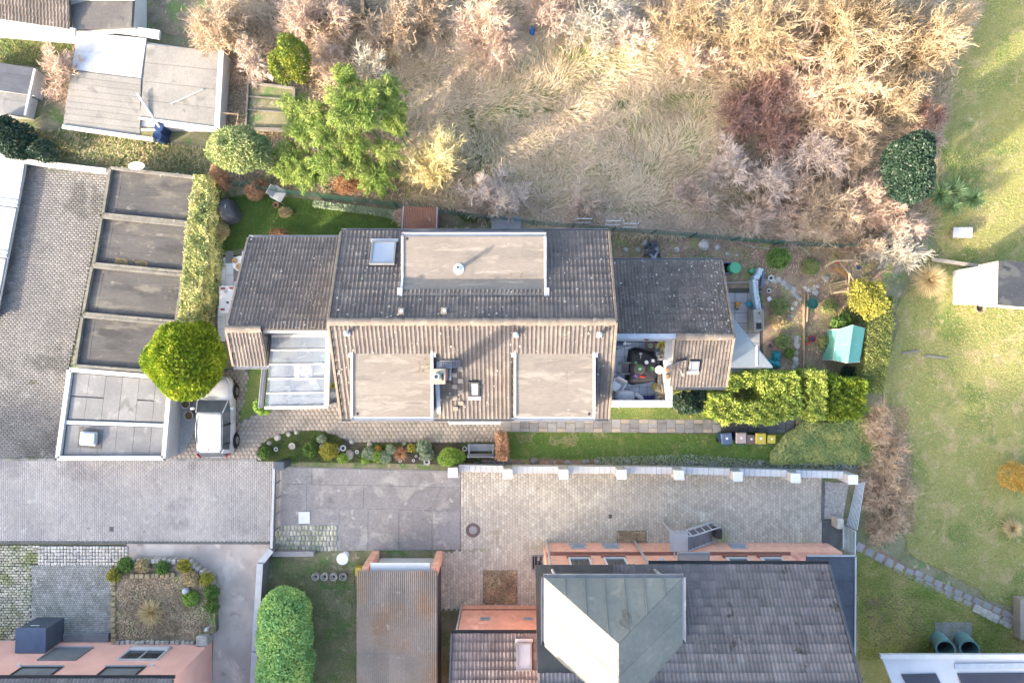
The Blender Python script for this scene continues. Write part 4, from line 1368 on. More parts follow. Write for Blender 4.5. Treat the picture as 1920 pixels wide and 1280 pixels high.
window(ww, (-9.4, WNY - .3, 1.5), 1.4, 1.1, (0, 1, 0), bars=1)

# --- east wing with the roof terrace
EX1, ERY, ERZ, ENY, ENZ, ESY, ESZ = 9.33, .20, 5.2, 3.58, 3.5, -1.96, 4.15
TX = 7.05
RX = 6.93
ew = thing('house_wing', 'east wing of the house with weathered tiles and a white walled roof terrace', 'house wing', (6.6, .8, 0))
m = MB()
m.prism([(3.9, -2.85), (TX - .05, -2.85), (TX - .05, ESY + .25), (EX1 - .25, ESY + .25), (EX1 - .25, ENY - .3), (3.9, ENY - .3)], 0, 2.6)
m.add([(EX1 - .25, ESY + .25, 2.6), (EX1 - .25, ENY - .3, 2.6), (EX1 - .25, ENY - .3, 3.4), (EX1 - .25, ERY, ERZ - .2), (EX1 - .25, ESY + .25, ESZ - .05),
       (EX1 - .45, ESY + .25, 2.6), (EX1 - .45, ENY - .3, 2.6), (EX1 - .45, ENY - .3, 3.4), (EX1 - .45, ERY, ERZ - .2), (EX1 - .45, ESY + .25, ESZ - .05)],
      [(0, 1, 2, 3, 4), (9, 8, 7, 6, 5), (0, 5, 6, 1), (1, 6, 7, 2), (2, 7, 8, 3), (3, 8, 9, 4), (4, 9, 5, 0)])
m.prism([(3.9, .34), (TX - .06, .34), (TX - .06, .48), (3.9, .48)], 2.6, 5.0)
m.prism([(TX + .02, ESY + .3), (TX + .2, ESY + .3), (TX + .2, .1), (TX + .02, .1)], 2.6, [4.1, 4.1, 4.95, 4.95])
m.build('wall', _M['white_wall'], ew)
rf = slab_roof('roof', [[(3.8, ENY, ENZ), (EX1, ENY, ENZ), (EX1, ERY, ERZ), (3.8, ERY, ERZ)], [(RX, ESY, ESZ), (EX1, ESY, ESZ), (EX1, ERY, ERZ), (RX, ERY, ERZ)]], .12, 'roof_deck', ew)
vN3, vS3 = Vector((0, ERY - ENY, ERZ - ENZ)), Vector((0, ERY - ESY, ERZ - ESZ))
tiled(rf, [((EX1, ENY, ENZ), (-1, 0, 0), EX1 - 3.85, vN3, vN3.length, None), ((RX + .02, ESY, ESZ), (1, 0, 0), EX1 - RX - .02, vS3, vS3.length, lambda x, y: not (7.62 < x < 8.02 and -1.3 < y < -.75))], 'tile_old', .31)
ridge_caps(rf, (RX, ERY, ERZ + .03), (EX1, ERY, ERZ + .03))
m = MB(); m.box((3.85 + TX) / 2, ERY + .02, ERZ + .0, TX - 3.85, .22, .05); m.build('flashing', _M['lead_strip'], ew)
gutter(ew, (3.9, ENY + .07, ENZ - .03), (EX1 + .02, ENY + .07, ENZ - .03), .07)
gutter(ew, (TX + .1, ESY - .07, ESZ - .03), (EX1 + .02, ESY - .07, ESZ - .03), .07)
vt = MB()
for a, b in (((EX1 + .02, ENY, ENZ), (EX1 + .02, ERY, ERZ)), ((EX1 + .02, ESY, ESZ), (EX1 + .02, ERY, ERZ))):
 vt = MB(); vt.beam(Vector(a) + Vector((0, 0, .03)), Vector(b) + Vector((0, 0, .03)), .09, .14); vt.build('verge', _M['ridge_tile'], ew)
s3 = vS3.normalized()
sky_z = ESZ + (-1.02 - ESY) * (ERZ - ESZ) / (ERY - ESY)
skylight(ew, (7.82, -1.02, sky_z + .02), .42, .50, (1, 0, 0), s3, 'zinc', 'skylight_glass', .14)
# terrace: parapet, coping, slabs
TZ, PZ, TY0, TY1 = 2.70, 3.90, -2.87, .30
m = MB()
m.prism([(3.95, TY0), (TX, TY0), (TX, TY0 + .24), (3.95, TY0 + .24)], 2.6, PZ)
m.prism([(TX - .26, TY0 + .24), (TX, TY0 + .24), (TX, TY1 - .26), (TX - .26, TY1 - .26)], 2.6, PZ)
m.prism([(3.95, TY1 - .26), (TX, TY1 - .26), (TX, TY1), (3.95, TY1)], 2.6, PZ)
pp = m.build('parapet', _M['parapet'], ew)
m = MB()
m.box((3.95 + TX) / 2 + .0, TY0 + .13, PZ + .002, TX - 3.95 + .04, .32, .035)
m.box(TX - .13, (TY0 + TY1) / 2, PZ + .002, .32, TY1 - TY0 - .6, .035)
m.box((3.95 + TX) / 2, TY1 - .14, PZ + .002, TX - 3.95 + .04, .30, .035)
m.build('coping', _M['parapet'], pp, bevel=.008)
m = MB(); m.prism([(3.95, TY0 + .24), (TX - .26, TY0 + .24), (TX - .26, TY1 - .26), (3.95, TY1 - .26)], 2.59, TZ - .03)
tf = m.build('terrace_floor', _M['joint'], ew)
slabs(tf, [(3.95, TY0 + .26), (TX - .27, TY0 + .26), (TX - .27, TY1 - .3), (3.95, TY1 - .3)], .345, .345, 0, .012, TZ, .03, ['slab_terrace'], stagger=0)
window(ew, (8.4, ENY - .3, 1.5), 1.2, 1.1, (0, 1, 0))
window(ew, (EX1 - .25, 1.6, 1.4), 1.4, 1.9, (1, 0, 0), bars=1)

def lichen(roof, O, U, ul, Vv, vl, n, keep=None, bias=0.0):
 O, U, Vv = np.array(O), np.array(Vector(U).normalized()), np.array(Vector(Vv).normalized())
 k = max(6, n // 5)
 cu, cv_ = rng.random(k) ** (1 / (1 + bias)) * ul, rng.random(k) * vl
 i = rng.integers(0, k, n)
 lone = rng.random(n) < .5
 u = np.where(lone, rng.random(n) * ul, np.clip(cu[i] + rng.normal(0, .25, n), .02, ul - .02))
 v = np.where(lone, rng.random(n) * vl, np.clip(cv_[i] + rng.normal(0, .25, n), .02, vl - .02))
 Nn = np.cross(U, Vv)
 C = O + u[:, None] * U + v[:, None] * Vv + Nn * .092
 if keep is not None:
  m_ = np.array([bool(keep(c[0], c[1])) for c in C])
  C = C[m_]
 n = len(C)
 sz = .035 + .06 * rng.random(n) ** 3
 V, Fq = leaves_mesh(C, U * rng.normal(0, 1, (n, 1)) + Vv * rng.normal(0, 1, (n, 1)), np.tile(Nn, (n, 1)), sz * 1.3, sz)
 np_mesh('lichen', V, Fq, _M['lichen'], roof, 'stuff')
lichen(roof, eN, (-1, 0, 0), HX1 - HX0, vN, vN.length, 240, keepN)
lichen(roof, eS, (1, 0, 0), HX1 - HX0, vS, vS.length, 160, keepS)
lichen(wroof, (WX1, WNY, WNZ), (-1, 0, 0), WX1 - WX0, vN2, vN2.length, 130)
lichen(rf, (EX1, ENY, ENZ), (-1, 0, 0), EX1 - 3.9, vN3, vN3.length, 110)
lichen(rf, (EX1, ENY, ENZ), (-1, 0, 0), 1.6, vN3, vN3.length, 110)

# --- conservatory against the west wall
CZ = 3.15
cTL, cTR, cBR, cBL = P(510, 629, CZ + .15), P(619, 629, CZ + .15), P(616, 762, CZ), P(497, 764, CZ)
cv = thing('conservatory', 'white glass roofed conservatory between the west wing and the main house', 'conservatory', ((cTL.x + cBR.x) / 2, (cTL.y + cBR.y) / 2, 0))
m = MB()
lerp = lambda a, b, t: a * (1 - t) + b * t
m.beam(cTL, cTR, .14, .16); m.beam(cBL, cBR, .14, .16); m.beam(lerp(cTR, cTL, .03), lerp(cBR, cBL, .03), .20, .16)
m.build('frame', _M['white_trim'], cv, bevel=.01)
for i in range(1, 5):
 m = MB(); m.beam(lerp(cTL, cBL, i / 5), lerp(cTR, cBR, i / 5), .06, .10); m.build('glazing_bar', _M['white_paint'], cv)
for i in range(5):
 a, b = i / 5 + .012, (i + 1) / 5 - .012
 m = MB(); m.add([lerp(cTL, cBL, a), lerp(cTR, cBR, a), lerp(cTR, cBR, b), lerp(cTL, cBL, b)], [(3, 2, 1, 0)]); m.build('pane', _M['glass_roof'], cv)
off = Vector((-.10, 0, .02))
m = MB(); m.beam(cTL + off, cBL + off, .10, .14); m.build('frame', _M['dark_metal'], cv)
gutter(cv, cTL + Vector((-.22, -.05, .04)), cBL + Vector((-.22, 0, .04)), .085, 'zinc_pale')
m = MB(); m.box((cTL.x + cTR.x) / 2, cTL.y + .16, CZ + .1, cTR.x - cTL.x, .22, .10); m.build('flashing', _M['lead_strip'], cv, bevel=.01)
# glazed sides
gx0, gx1, gy0, gy1 = cBL.x + .15, cBR.x - .05, cBL.y + .08, cTL.y - .1
m = MB()
for i in range(6): m.box(gx0, gy0 + (gy1 - gy0) * i / 5, .05, .07, .07, CZ - .2)
for i in range(1, 5): m.box(gx0 + (gx1 - gx0) * i / 4, gy0, .05, .07, .07, CZ - .2)
m.build('post', _M['white_trim'], cv)
m = MB()
m.box(gx0, (gy0 + gy1) / 2, .05, .03, gy1 - gy0, CZ - .25); m.box((gx0 + gx1) / 2, gy0, .05, gx1 - gx0, .03, CZ - .25)
m.build('side_glazing', _M['glass_clear'], cv)
m = MB(); m.prism([(gx0 - .1, gy0 - .1), (gx1 + .1, gy0 - .1), (gx1 + .1, gy1 + .2), (gx0 - .1, gy1 + .2)], 0, .06); m.build('floor', _M['interior_floor'], cv)

# --- row of flat garages
def garage(name, label, cor, z, parapet=.16, mat='felt_garage', edge='garage_edge', rows=3, wall='garage_edge', group=None, pw=.14, doors=True):
 """flat garage: corners as seen in the photograph at roof height (TL,TR,BR,BL)"""
 q = [Vector((*P(x, y, z)[:2], 0)) for x, y in cor]
 c = sum(q, Vector()) / 4
 t = thing(name, label, 'garage', (c.x, c.y, 0), group)
 m = MB(); m.prism([tuple(v[:2]) for v in [lerp(v, c, .01) for v in q][::-1]], 0, z - parapet - .03); m.build('wall', _M[wall], t)
 # parapet ring
 TL, TR, BR, BL = q
 m = MB()
 up = Vector((0, 0, z - .08))
 for a, b in ((TL, TR), (TR, BR), (BR, BL), (BL, TL)):
  m.beam(a + up + (c - a).normalized() * .07, b + up + (c - b).normalized() * .07, pw, .18)
 m.build('parapet', _M[edge], t, bevel=.008)
 zr = z - parapet
 n = rows
 for i in range(n):
  a, b = i / n, (i + 1) / n
  for u0, u1 in ((0.0, .13), (.13, 1.0)):
   l0, l1 = lerp(TL, BL, a), lerp(TL, BL, b)
   r0, r1 = lerp(TR, BR, a), lerp(TR, BR, b)
   pts = [lerp(l0, r0, u0), lerp(l0, r0, u1), lerp(l1, r1, u1), lerp(l1, r1, u0)]
   cc = sum(pts, Vector()) / 4
   pts = [lerp(p, cc, .006) for p in pts]
   b_ = MB(); b_.prism([tuple(p[:2]) for p in pts], zr - .05, zr + (i % 2) * .004 + (.004 if u0 else 0)); b_.build('roof_sheet', _M[mat], t)
 if doors:
  dcen = lerp(TL, BL, .5)
  nrm = Vector((-(BL - TL).y, (BL - TL).x, 0)).normalized()
  if nrm.dot(dcen - c) < 0: nrm = -nrm
  d = (BL - TL)
  m = MB(); m.obox(TL + d * .1 + Vector((0, 0, .03)) - nrm * .05, d * .8, nrm * .09, (0, 0, z - .5)); m.build('garage_door', _M['zinc_pale'], t)
 return t

GZ = 1.5
garage('garage', 'northmost flat garage of the row, its felt roof carrying a loose white hose', [(204, 313), (393, 334), (363, 419), (190, 402)], GZ, group='flat roofed garages in the row')
garage('garage', 'second flat garage from the north with brown moss along its roof edge', [(188, 405), (362, 422), (346, 511), (173, 495)], GZ - .02, group='flat roofed garages in the row')
garage('garage', 'third flat garage from the north, plain brownish felt roof beside the ivy hedge', [(170, 498), (345, 515), (332, 604), (153, 588)], GZ - .04, group='flat roofed garages in the row')
garage('garage', 'dark flat garage half hidden under the round clipped thuja', [(152, 591), (332, 608), (318, 700), (138, 686)], GZ - .06, group='flat roofed garages in the row')
# moss along the low edge of the second garage roof
q = PX([(176, 478), (275, 490), (270, 506), (178, 497)], GZ)
pts = scatter(q, 1500)
pts = pts[(field(pts[:, 0], pts[:, 1], 4.0) + .9 * (pts[:, 1].mean() - pts[:, 1]) > .12)]
C = np.column_stack([pts, np.full(len(pts), GZ - .16)])
V, Fq = leaves_mesh(C, rng.normal(0, 1, C.shape) * [1, 1, .2], rng.normal(0, .3, C.shape) + [0, 0, 1], .07, .045)
np_mesh('roof_moss', V, Fq, _M['moss'], bpy.data.objects['garage.001'], 'stuff')

# white garage with the panelled roof and a dome light
cor = [(127, 690), (322, 706), (309, 861), (104, 861)]
WZ = 1.3
q = [Vector((*P(x, y, WZ)[:2], 0)) for x, y in cor]
TL, TR, BR, BL = q
c = sum(q, Vector()) / 4
wg = thing('white_garage', 'white flat garage at the road with a pale panelled roof and small dome light', 'garage', (c.x, c.y, 0))
m = MB(); m.prism([tuple(v[:2]) for v in (TL, BL, BR, TR)], 0, WZ - .2); m.build('wall', _M['white_wall'], wg)
m = MB()
for a, b in ((TL, TR), (TR, BR), (BR, BL), (BL, TL)):
 m.beam(a + Vector((0, 0, WZ - .11)) + (c - a).normalized() * .1, b + Vector((0, 0, WZ - .11)) + (c - b).normalized() * .1, .22, .22)
m.build('parapet', _M['white_trim'], wg, bevel=.012)
def quadp(u0, u1, v0, v1, shrink=.012):
 f = lambda u, v: lerp(lerp(TL, TR, u), lerp(BL, BR, u), v)
 pts = [f(u0, v0), f(u1, v0), f(u1, v1), f(u0, v1)]
 cc = sum(pts, Vector()) / 4
 return [tuple(lerp(p, cc, shrink)[:2]) for p in pts]
b = MB(); b.prism(quadp(.03, .97, .03, .97), WZ - .25, WZ - .19); b.build('roof_base', _M['slab_dark'], wg)
us = [.05, .20, .36, .52, .68, .84, .95]
for i in range(6):
 for (va, vb) in (((.05, .30), (.31, .56)) if i in (0, 1, 4) else ((.05, .56),)):
  b = MB(); b.prism(quadp(us[i], us[i + 1], va, vb), WZ - .185, WZ - .13 + random.uniform(0, .006)); b.build('roof_panel', _M['garage_panel'], wg, bevel=.006)
 b = MB(); b.prism(quadp(us[i], us[i + 1], .62, .96), WZ - .185, WZ - .14 + random.uniform(0, .006)); b.build('roof_panel', _M['garage_panel'], wg, bevel=.006)
m = MB(); m.prism(quadp(.02, .97, .57, .615, 0), WZ - .18, WZ - .06); m.build('upstand', _M['lead_strip'], wg, bevel=.01)
pq = P(166, 822, WZ)
m = MB(); m.box(pq.x, pq.y, WZ - .13, 1.15, .95, .012, R(-5)); fr = m.build('dome_light', _M['felt_old'], wg)
m = MB(); m.box(pq.x, pq.y, WZ - .12, .78, .66, .16, R(-5)); m.build('curb', _M['zinc_pale'], fr, bevel=.02)
m = MB(); m.box(pq.x, pq.y, WZ + .04, .70, .58, .10, R(-5)); m.build('dome', _M['white_paint'], fr, bevel=.04, seg=2)

# white sheet-roofed building at the left edge
cor = [(-40, 270), (44, 306), (32, 370), (-40, 366)]
lb = thing('sheet_roofed_hall', 'long white metal roofed hall at the left edge beside the paved forecourt', 'building', (-25.8, 3.5, 0))
LZ = .45
secs = [[(-120, 235), (46, 303), (32, 388), (-120, 370)], [(-120, 371), (30, 391), (12, 483), (-120, 470)], [(-120, 471), (10, 486), (-12, 600), (-120, 590)]]
for s in secs:
 b = MB(); b.prism(PX(s, LZ), LZ - .10, LZ); b.build('roof_sheet', _M['pale_sheet'], lb, bevel=.01)
 for k in range(2):
  pa_, pb_ = P(*s[3], LZ), P(*s[2], LZ)
  b = MB(); b.beam(pa_ + Vector((0, .08 + k * .22, .02)), pb_ + Vector((0, .08 + k * .22, .02)), .05, .06); b.build('seam', _M['white_paint'], lb)
b = MB(); b.prism(PX([(-118, 240), (40, 306), (-16, 596), (-118, 585)], LZ), 0, LZ - .1); b.build('wall', _M['white_wall'], lb)
gutter(lb, P(47, 303, LZ - .05), P(-10, 600, LZ - .05), .08, 'zinc_pale')

# low white kerb wall north of the forecourt
m = MB(); m.beam(P(44, 303, .25), P(204, 322, .25), .22, .5)
tag(m.build('boundary_wall', _M['white_wall'], bevel=.01), 'low white rendered wall closing the north end of the paved forecourt', 'wall')

# --- top-left sheds
def flat_shed(name, label, cat, outline, z, roofs, wallmat='white_wall', trims=(), zt=None):
 c = sum((P(x, y, z) for x, y in outline), Vector()) / len(outline)
 t = thing(name, label, cat, (c.x, c.y, 0))
 o = PX(outline, z)
 cc = np.array(o).mean(0)
 m = MB(); m.prism([tuple(cc + (np.array(p) - cc) * .97) for p in o], 0, z - .12); m.build('wall', _M[wallmat], t)
 for (pts, mat, n, dz) in roofs:
  a, b, d, e = [P(x, y, z + dz) for x, y in pts]
  for i in range(n):
   f, g_ = i / n + .002, (i + 1) / n - .002
   p_ = [lerp(a, e, f), lerp(b, d, f), lerp(b, d, g_), lerp(a, e, g_)]
   s = MB(); s.prism([tuple(v[:2]) for v in p_], z + dz - .09, z + dz + (i % 2) * .006); s.build('roof_sheet', _M[mat], t)
 for (a, b, wd, mat) in trims:
  s = MB(); s.beam(P(*a, z + .0), P(*b, z + .0), wd, .16); s.build('edge_trim', _M[mat], t, bevel=.01)
 return t

flat_shed('workshop', 'grey and white patched flat workshop roof in the top left garden', 'shed', [(146, 58), (424, 96), (412, 240), (118, 236)], .9,
          [([(147, 60), (274, 72), (264, 146), (134, 130)], 'pale_sheet', 2, .02), ([(133, 132), (264, 148), (262, 253), (118, 236)], 'corr_grey', 9, 0), ([(275, 83), (416, 96), (407, 240), (262, 222)], 'corr_grey', 4, .03)],
          trims=[((416, 95), (408, 241), .26, 'white_trim'), ((156, 45), (300, 66), .40, 'white_trim'), ((118, 238), (288, 262), .18, 'white_trim'), ((262, 222), (408, 241), .10, 'white_trim')])
flat_shed('low_shed', 'small dark roofed shed at the left edge with patched grey felt', 'shed', [(-40, 112), (68, 130), (60, 178), (-40, 165)], .8,
          [([(-40, 112), (66, 128), (58, 178), (-40, 164)], 'dark_roof', 3, 0)], trims=[((67, 130), (48, 218), .12, 'white_trim')])
flat_shed('low_shed', 'flaking white and grey lean-to roof at the left edge below the dark shed', 'shed', [(-40, 166), (57, 180), (48, 218), (-40, 210)], .6,
          [([(-40, 166), (57, 180), (48, 218), (-40, 210)], 'garage_panel', 3, 0)])
# house at the top left corner: grey roof over a white wall
tl = thing('corner_house', 'house at the top left corner with a grey tiled roof above a white wall', 'house', (-21, 18.2, 0))
z0 = 1.5
m = MB(); m.prism([(-27, P(0, 44, 1.3).y), (P(140, 0, 1.3).x, P(0, 64, 1.3).y), (P(248, 0, 1.3).x, P(0, 50, 1.3).y), (P(248, 0, 1.3).x, 24), (-27, 24)], 0, 1.2); m.build('wall', _M['white_wall'], tl)
m = MB(); m.beam(P(-60, 36, z0), P(142, 62, z0), .42, .12); m.build('eave', _M['white_trim'], tl, bevel=.02)
pl, pr = P(-60, 28, z0), P(132, 56, z0)
uu = (pr - pl).normalized()
vv = Vector((-uu.y, uu.x, .28)).normalized()
rf = slab_roof('roof', [[pl, pr, pr + vv * 5, pl + vv * 5]], .12, 'roof_deck', tl)
tiled(rf, [(pl, uu, (pr - pl).length, vv, 4.8, None)], 'tile_old', .33, .345)
m = MB(); m.prism(PX([(132, 10), (250, -20), (246, 50), (138, 55)], 1.4) , 1.2, 1.4); m.build('flat_roof', _M['felt_old'], tl)
m = MB(); m.beam(P(132, -2, 1.5), P(252, -2, 1.5), .12, .12); m.build('edge_trim', _M['white_trim'], tl)

# rusty sheet shed behind the house
sh = thing('garden_shed', 'small rust brown sheet metal shed behind the north eave of the house', 'shed', (*P(787, 412, 1)[:2], 0))
SZ = 2.1
a, b, c_, d = P(757, 387, SZ), P(820, 389, SZ), P(818, 440, SZ - .15), P(753, 438, SZ - .15)
m = MB(); m.prism([tuple(v[:2]) for v in (d + Vector((.06, .06, 0)), c_ + Vector((-.06, .06, 0)), b + Vector((-.06, -.08, 0)), a + Vector((.06, -.08, 0)))], 0, SZ - .2); m.build('wall', _M['rust_sheet'], sh)
for i in range(2):
 y0, y1 = i / 2, (i + 1) / 2 - .004
 m = MB()
 nrib = 21
 A, B = lerp(a, d, y0), lerp(b, c_, y0)
 C_, D_ = lerp(b, c_, y1), lerp(a, d, y1)
 vs = []
 for k in range(nrib * 2 + 1):
  t = k / (nrib * 2)
  h = .02 if k % 2 else 0
  vs += [lerp(A, B, t) + Vector((0, 0, h)), lerp(D_, C_, t) + Vector((0, 0, h + .004 * i))]
 m.add(vs, [(2 * k, 2 * k + 1, 2 * k + 3, 2 * k + 2) for k in range(nrib * 2)])
 m.build('roof_sheet', _M['rust_sheet'], sh)
for u_, v_ in ((a, d), (b, c_)):
 m = MB(); m.beam(u_, v_, .06, .06); m.build('edge_trim', _M['zinc'], sh)
m = MB(); m.box((a.x + b.x) / 2, d.y + .05, .05, .8, .03, 1.7); m.build('door', _M['wood'], sh)
# grey sheet lying behind the gutter
m = MB(); q = P(949, 420, .9); m.box(q.x, q.y, .45, 1.45, .9, .05); m.box(q.x, q.y, 0, 1.3, .7, .449)
tag(m.build('compost_box', _M['zinc'], bevel=.01), 'low box with a grey sheet lid close behind the north gutter', 'compost box')

# --- south side: pink house
pk = thing('pink_house', 'pink rendered house at the bottom left with two rows of windows', 'house', (-19, -17, 0))
yw, xe = P(0, 1200, 0).y, P(398, 0, 0).x
PZ_ = 4.1
m = MB(); m.prism([(-59, -27), (xe, -27), (xe, yw), (-59, yw)], 0, PZ_); m.build('wall', _M['pink_wall'], pk)
rp = [(-60, yw + .1, PZ_), (xe + .1, yw + .1, PZ_), (xe + .1, -21, 12.0), (-60, -21, 12.0)]  # steep roof run far west, out of view, shaped to shade the road
rp2 = [(-60, -27.5, PZ_), (xe + .1, -27.5, PZ_), (xe + .1, -21, 12.0), (-60, -21, 12.0)]
rf = slab_roof('roof', [rp, rp2], .12, 'dark_roof', pk)
m = MB(); m.add([(xe - .05, yw, PZ_), (xe - .05, -27, PZ_), (xe - .05, -21, 11.8), (xe - .3, yw, PZ_), (xe - .3, -27, PZ_), (xe - .3, -21, 11.8)], [(1, 0, 2), (3, 4, 5), (0, 3, 5, 2), (2, 5, 4, 1), (1, 4, 3, 0)]); m.build('gable', _M['pink_wall'], pk)
uu, vv = Vector((-1, 0, 0)), Vector((0, -21 - yw - .1, 12.0 - PZ_))
tiled(rf, [(Vector(rp[1]), uu, 12, vv, 3.0, None)], 'tile_slate', .33, .345)
gutter(pk, (-33, yw + .18, PZ_ - .05), (xe + .12, yw + .18, PZ_ - .05), .08, 'dark_metal')
for (px, py, wpx, open_) in ((122, 1226, 72, 0), (270, 1226, 76, 1)):
 zc = 1.55
 c = P(px, py, zc)
 fr = window(pk, (c.x, yw, zc), wpx * .0252, 1.25, (0, 1, 0), 'white_trim' if open_ else 'zinc', 'window_dark' if open_ else 'zinc', .10, True, 1 if open_ else 0)
 if open_:
  m = MB(); m.obox((c.x - .9, yw + .02, zc - .62), (1.8, 0, 0), (0, .1, 0), (0, 0, .22)); m.build('flower_tray', _M['white_paint'], fr)
for (px, wpx) in ((66, 78), (225, 74)):
 zc = 3.3
 c = P(px, 1262, zc)
 window(pk, (c.x, yw, zc), wpx * .024, .9, (0, 1, 0), 'dark_metal', 'zinc', .08)
for (x_, z_) in ((P(38, 0, 2.6).x, 2.6), (P(287, 0, 2.6).x, 2.6)):
 m = MB(); m.obox((x_ - .06, yw - .01, z_), (.12, 0, 0), (0, .1, 0), (0, 0, .14)); m.build('lamp', _M['white_paint'], pk)
m = MB(); m.lathe((xe + .09, yw - 1.3, 3.0), [(.05, 0), (.11, .05), (.12, .14), (.08, .2)], 10); m.build('lamp', _M['white_paint'], pk)
# dark porch box in front of it
c = P(62, 1195, 1.3)
bx = thing('bin_shelter', 'slate blue bin shelter box standing against the pink house', 'bin shelter', (c.x, yw + .75, 0))
x0, x1 = P(30, 0, 1.4).x, P(85, 0, 1.4).x
m = MB(); m.prism([(x0, yw + .05), (x1, yw + .05), (x1, yw + 1.15), (x0, yw + 1.15)], 0, 1.35); m.build('body', _M['box_blue'], bx, bevel=.02)
m = MB(); m.prism([(x0 - .03, yw + .03), (x1 + .03, yw + .03), (x1 + .03, yw + 1.2), (x0 - .03, yw + 1.2)], 1.352, [1.45, 1.45, 1.40, 1.40]); m.build('lid', _M['blue_grey'], bx, bevel=.015)
m = MB(); m.tube((x0 + .5, yw + 1.2, 1.1), (x0 + .9, yw + 1.2, 1.1), .02); m.build('handle', _M['steel'], bx)
m = MB(); m.box((x1 + P(210, 0).x) / 2, yw + .22, 0, P(210, 0).x - x1 - .1, .4, .22); m.build('doorstep', _M['zinc'], pk, bevel=.01)

# corrugated carport
cz_ = 2.7
cp = thing('carport', 'long shed with a rust stained corrugated roof at the bottom centre', 'shed', (*P(745, 1170, cz_)[:2], 0))
x0, x1, y1 = P(670, 0, cz_).x, P(820, 0, cz_).x, P(0, 1071, cz_).y
y0 = y1 - 9.5
nrow, ncol = 5, 5
L = (y1 - y0) / nrow
me = None
m = MB()
wcol = (x1 - x0) / ncol
nw = 8
vs = []
for k in range(nw * 4 + 1):
 t = k / (nw * 4)
 h = .028 * math.sin(k * math.pi / 2)
 vs += [(t * wcol, 0, h), (t * wcol, -L - .06, h - .0)]
m.add(vs, [(2 * k, 2 * k + 1, 2 * k + 3, 2 * k + 2) for k in range(nw * 4)])
me = m.mesh('roof_sheet', _M['corrugated'])
rf = slab_roof('roof', [[(x0, y1, cz_ - .05), (x1, y1, cz_ - .05), (x1, y0, cz_ + .1), (x0, y0, cz_ + .1)]], .04, 'roof_deck', cp)
for j in range(nrow):
 for i in range(ncol):
  zz = cz_ + (.15 * j / nrow) + .012 * (nrow - j) % .03
  inst('roof_sheet', me, rf, Matrix.Translation((x0 + i * wcol, y1 + .04 - j * L, cz_ + .03 * j + .03)) @ Matrix.Rotation(R(-.5), 4, 'X'))
m = MB(); m.prism([(x0 + .1, y1 - .35), (x1 - .1, y1 - .35), (x1 - .1, y0), (x0 + .1, y0)], 0, cz_ - .1); m.build('wall', _M['slate_wall'], cp)  # grey wall, darkened to carry the shade on its side
for x_, w_ in ((x0 + .32, .34), (x1 - .18, .28)):
 m = MB(); m.box(x_, y1 - .12, 0, w_, .5, cz_ - .2); m.build('pillar', _M['brick_red'], cp, bevel=.01)
xa, xb = x0 + .55, x1 - .38
m = MB(); m.obox((xa, y1 - .32, .05), (xb - xa, 0, 0), (0, .1, 0), (0, 0, cz_ - .35)); gd = m.build('garage_door', _M['white_paint'], cp, bevel=.01)
m = MB()
for k in range(5): m.obox((xa + .02, y1 - .22, .3 + k * .42), (xb - xa - .04, 0, 0), (0, .012, 0), (0, 0, .05))
m.build('door_panel', _M['white_trim'], gd)
m = MB(); m.obox((xa, y1 - .3, cz_ - .29), (xb - xa, 0, 0), (0, .62, 0), (0, 0, .05)); m.build('door_lintel', _M['white_paint'], cp)

# brick house, its annex and the hipped stair tower
BW = P(0, 1017, 0).y                        # north face of the brick wall
bh = thing('brick_house', 'red brick house with a dark tiled roof at the bottom right of the paved yard', 'house', (8, -14, 0))
bx0, bx1 = P(1026, 0, 0).x, 13.2
m = MB(); m.prism([(bx0, -26), (bx1, -26), (bx1, BW - .12), (bx0, BW - .12)], 1.62, 4.5); m.build('wall', _M['brick_red'], bh)
m = MB(); m.prism([(bx0 - .1, -26), (15.7, -26), (15.7, BW), (bx0 - .1, BW)], 0, 1.55); m.build('plinth', _M['brick_red'], bh)
m = MB(); m.prism([(bx0 - .12, -26), (bx1 + .02, -26), (bx1 + .02, BW + .03), (bx0 - .12, BW + .03)], 1.551, 1.619); m.build('band_course', _M['brick_dark'], bh)
for px in (1090, 1158, 1395, 1462):
 c = P(px, 1056, 3.2)
 fr = window(bh, (c.x, BW - .12, 2.72), 1.0, 1.2, (0, 1, 0), 'white_paint', 'window_dark', .10, False)
 m = MB(); m.obox((c.x - .56, BW - .12, 1.80), (1.12, 0, 0), (0, .12, 0), (0, 0, .24)); m.build('brick_sill', _M['brick_dark'], fr)
for px in (1084, 1146, 1385):
 c = P(px, 1022, .7)
 window(bh, (c.x, BW, .75), .75, .55, (0, 1, 0), 'zinc_pale', 'skylight_glass', .06)
EZB, EYB = 4.6, P(0, 1058, 4.6).y
ex0, ex1 = P(1230, 0, 4.6).x, P(1552, 0, 4.6).x
top = Vector((0, -17.5, 10.3))
sl = (10.3 - EZB) / (EYB + 17.5)
rf = slab_roof('roof', [[(ex0 - 5.2, EYB, EZB), (ex1, EYB, EZB), (ex1, -17.5, 10.3), (ex0 - 5.2, -17.5, 10.3)], [(ex0 - 5.2, -25, EZB), (ex1, -25, EZB), (ex1, -17.5, 10.3), (ex0 - 5.2, -17.5, 10.3)]], .14, 'roof_deck', bh)
vv = Vector((0, -17.5 - EYB, 10.3 - EZB))
tiled(rf, [(Vector((ex1, EYB, EZB)), (-1, 0, 0), ex1 - ex0 + 5.2, vv, 6.4, lambda x, y: x > ex0 - 1.9 or y < -13)], 'tile_slate', .335, .36, .026, 300)
gutter(bh, (ex0 - .3, EYB + .08, EZB - .02), (ex1 + .05, EYB + .08, EZB - .02), .085, 'dark_metal')
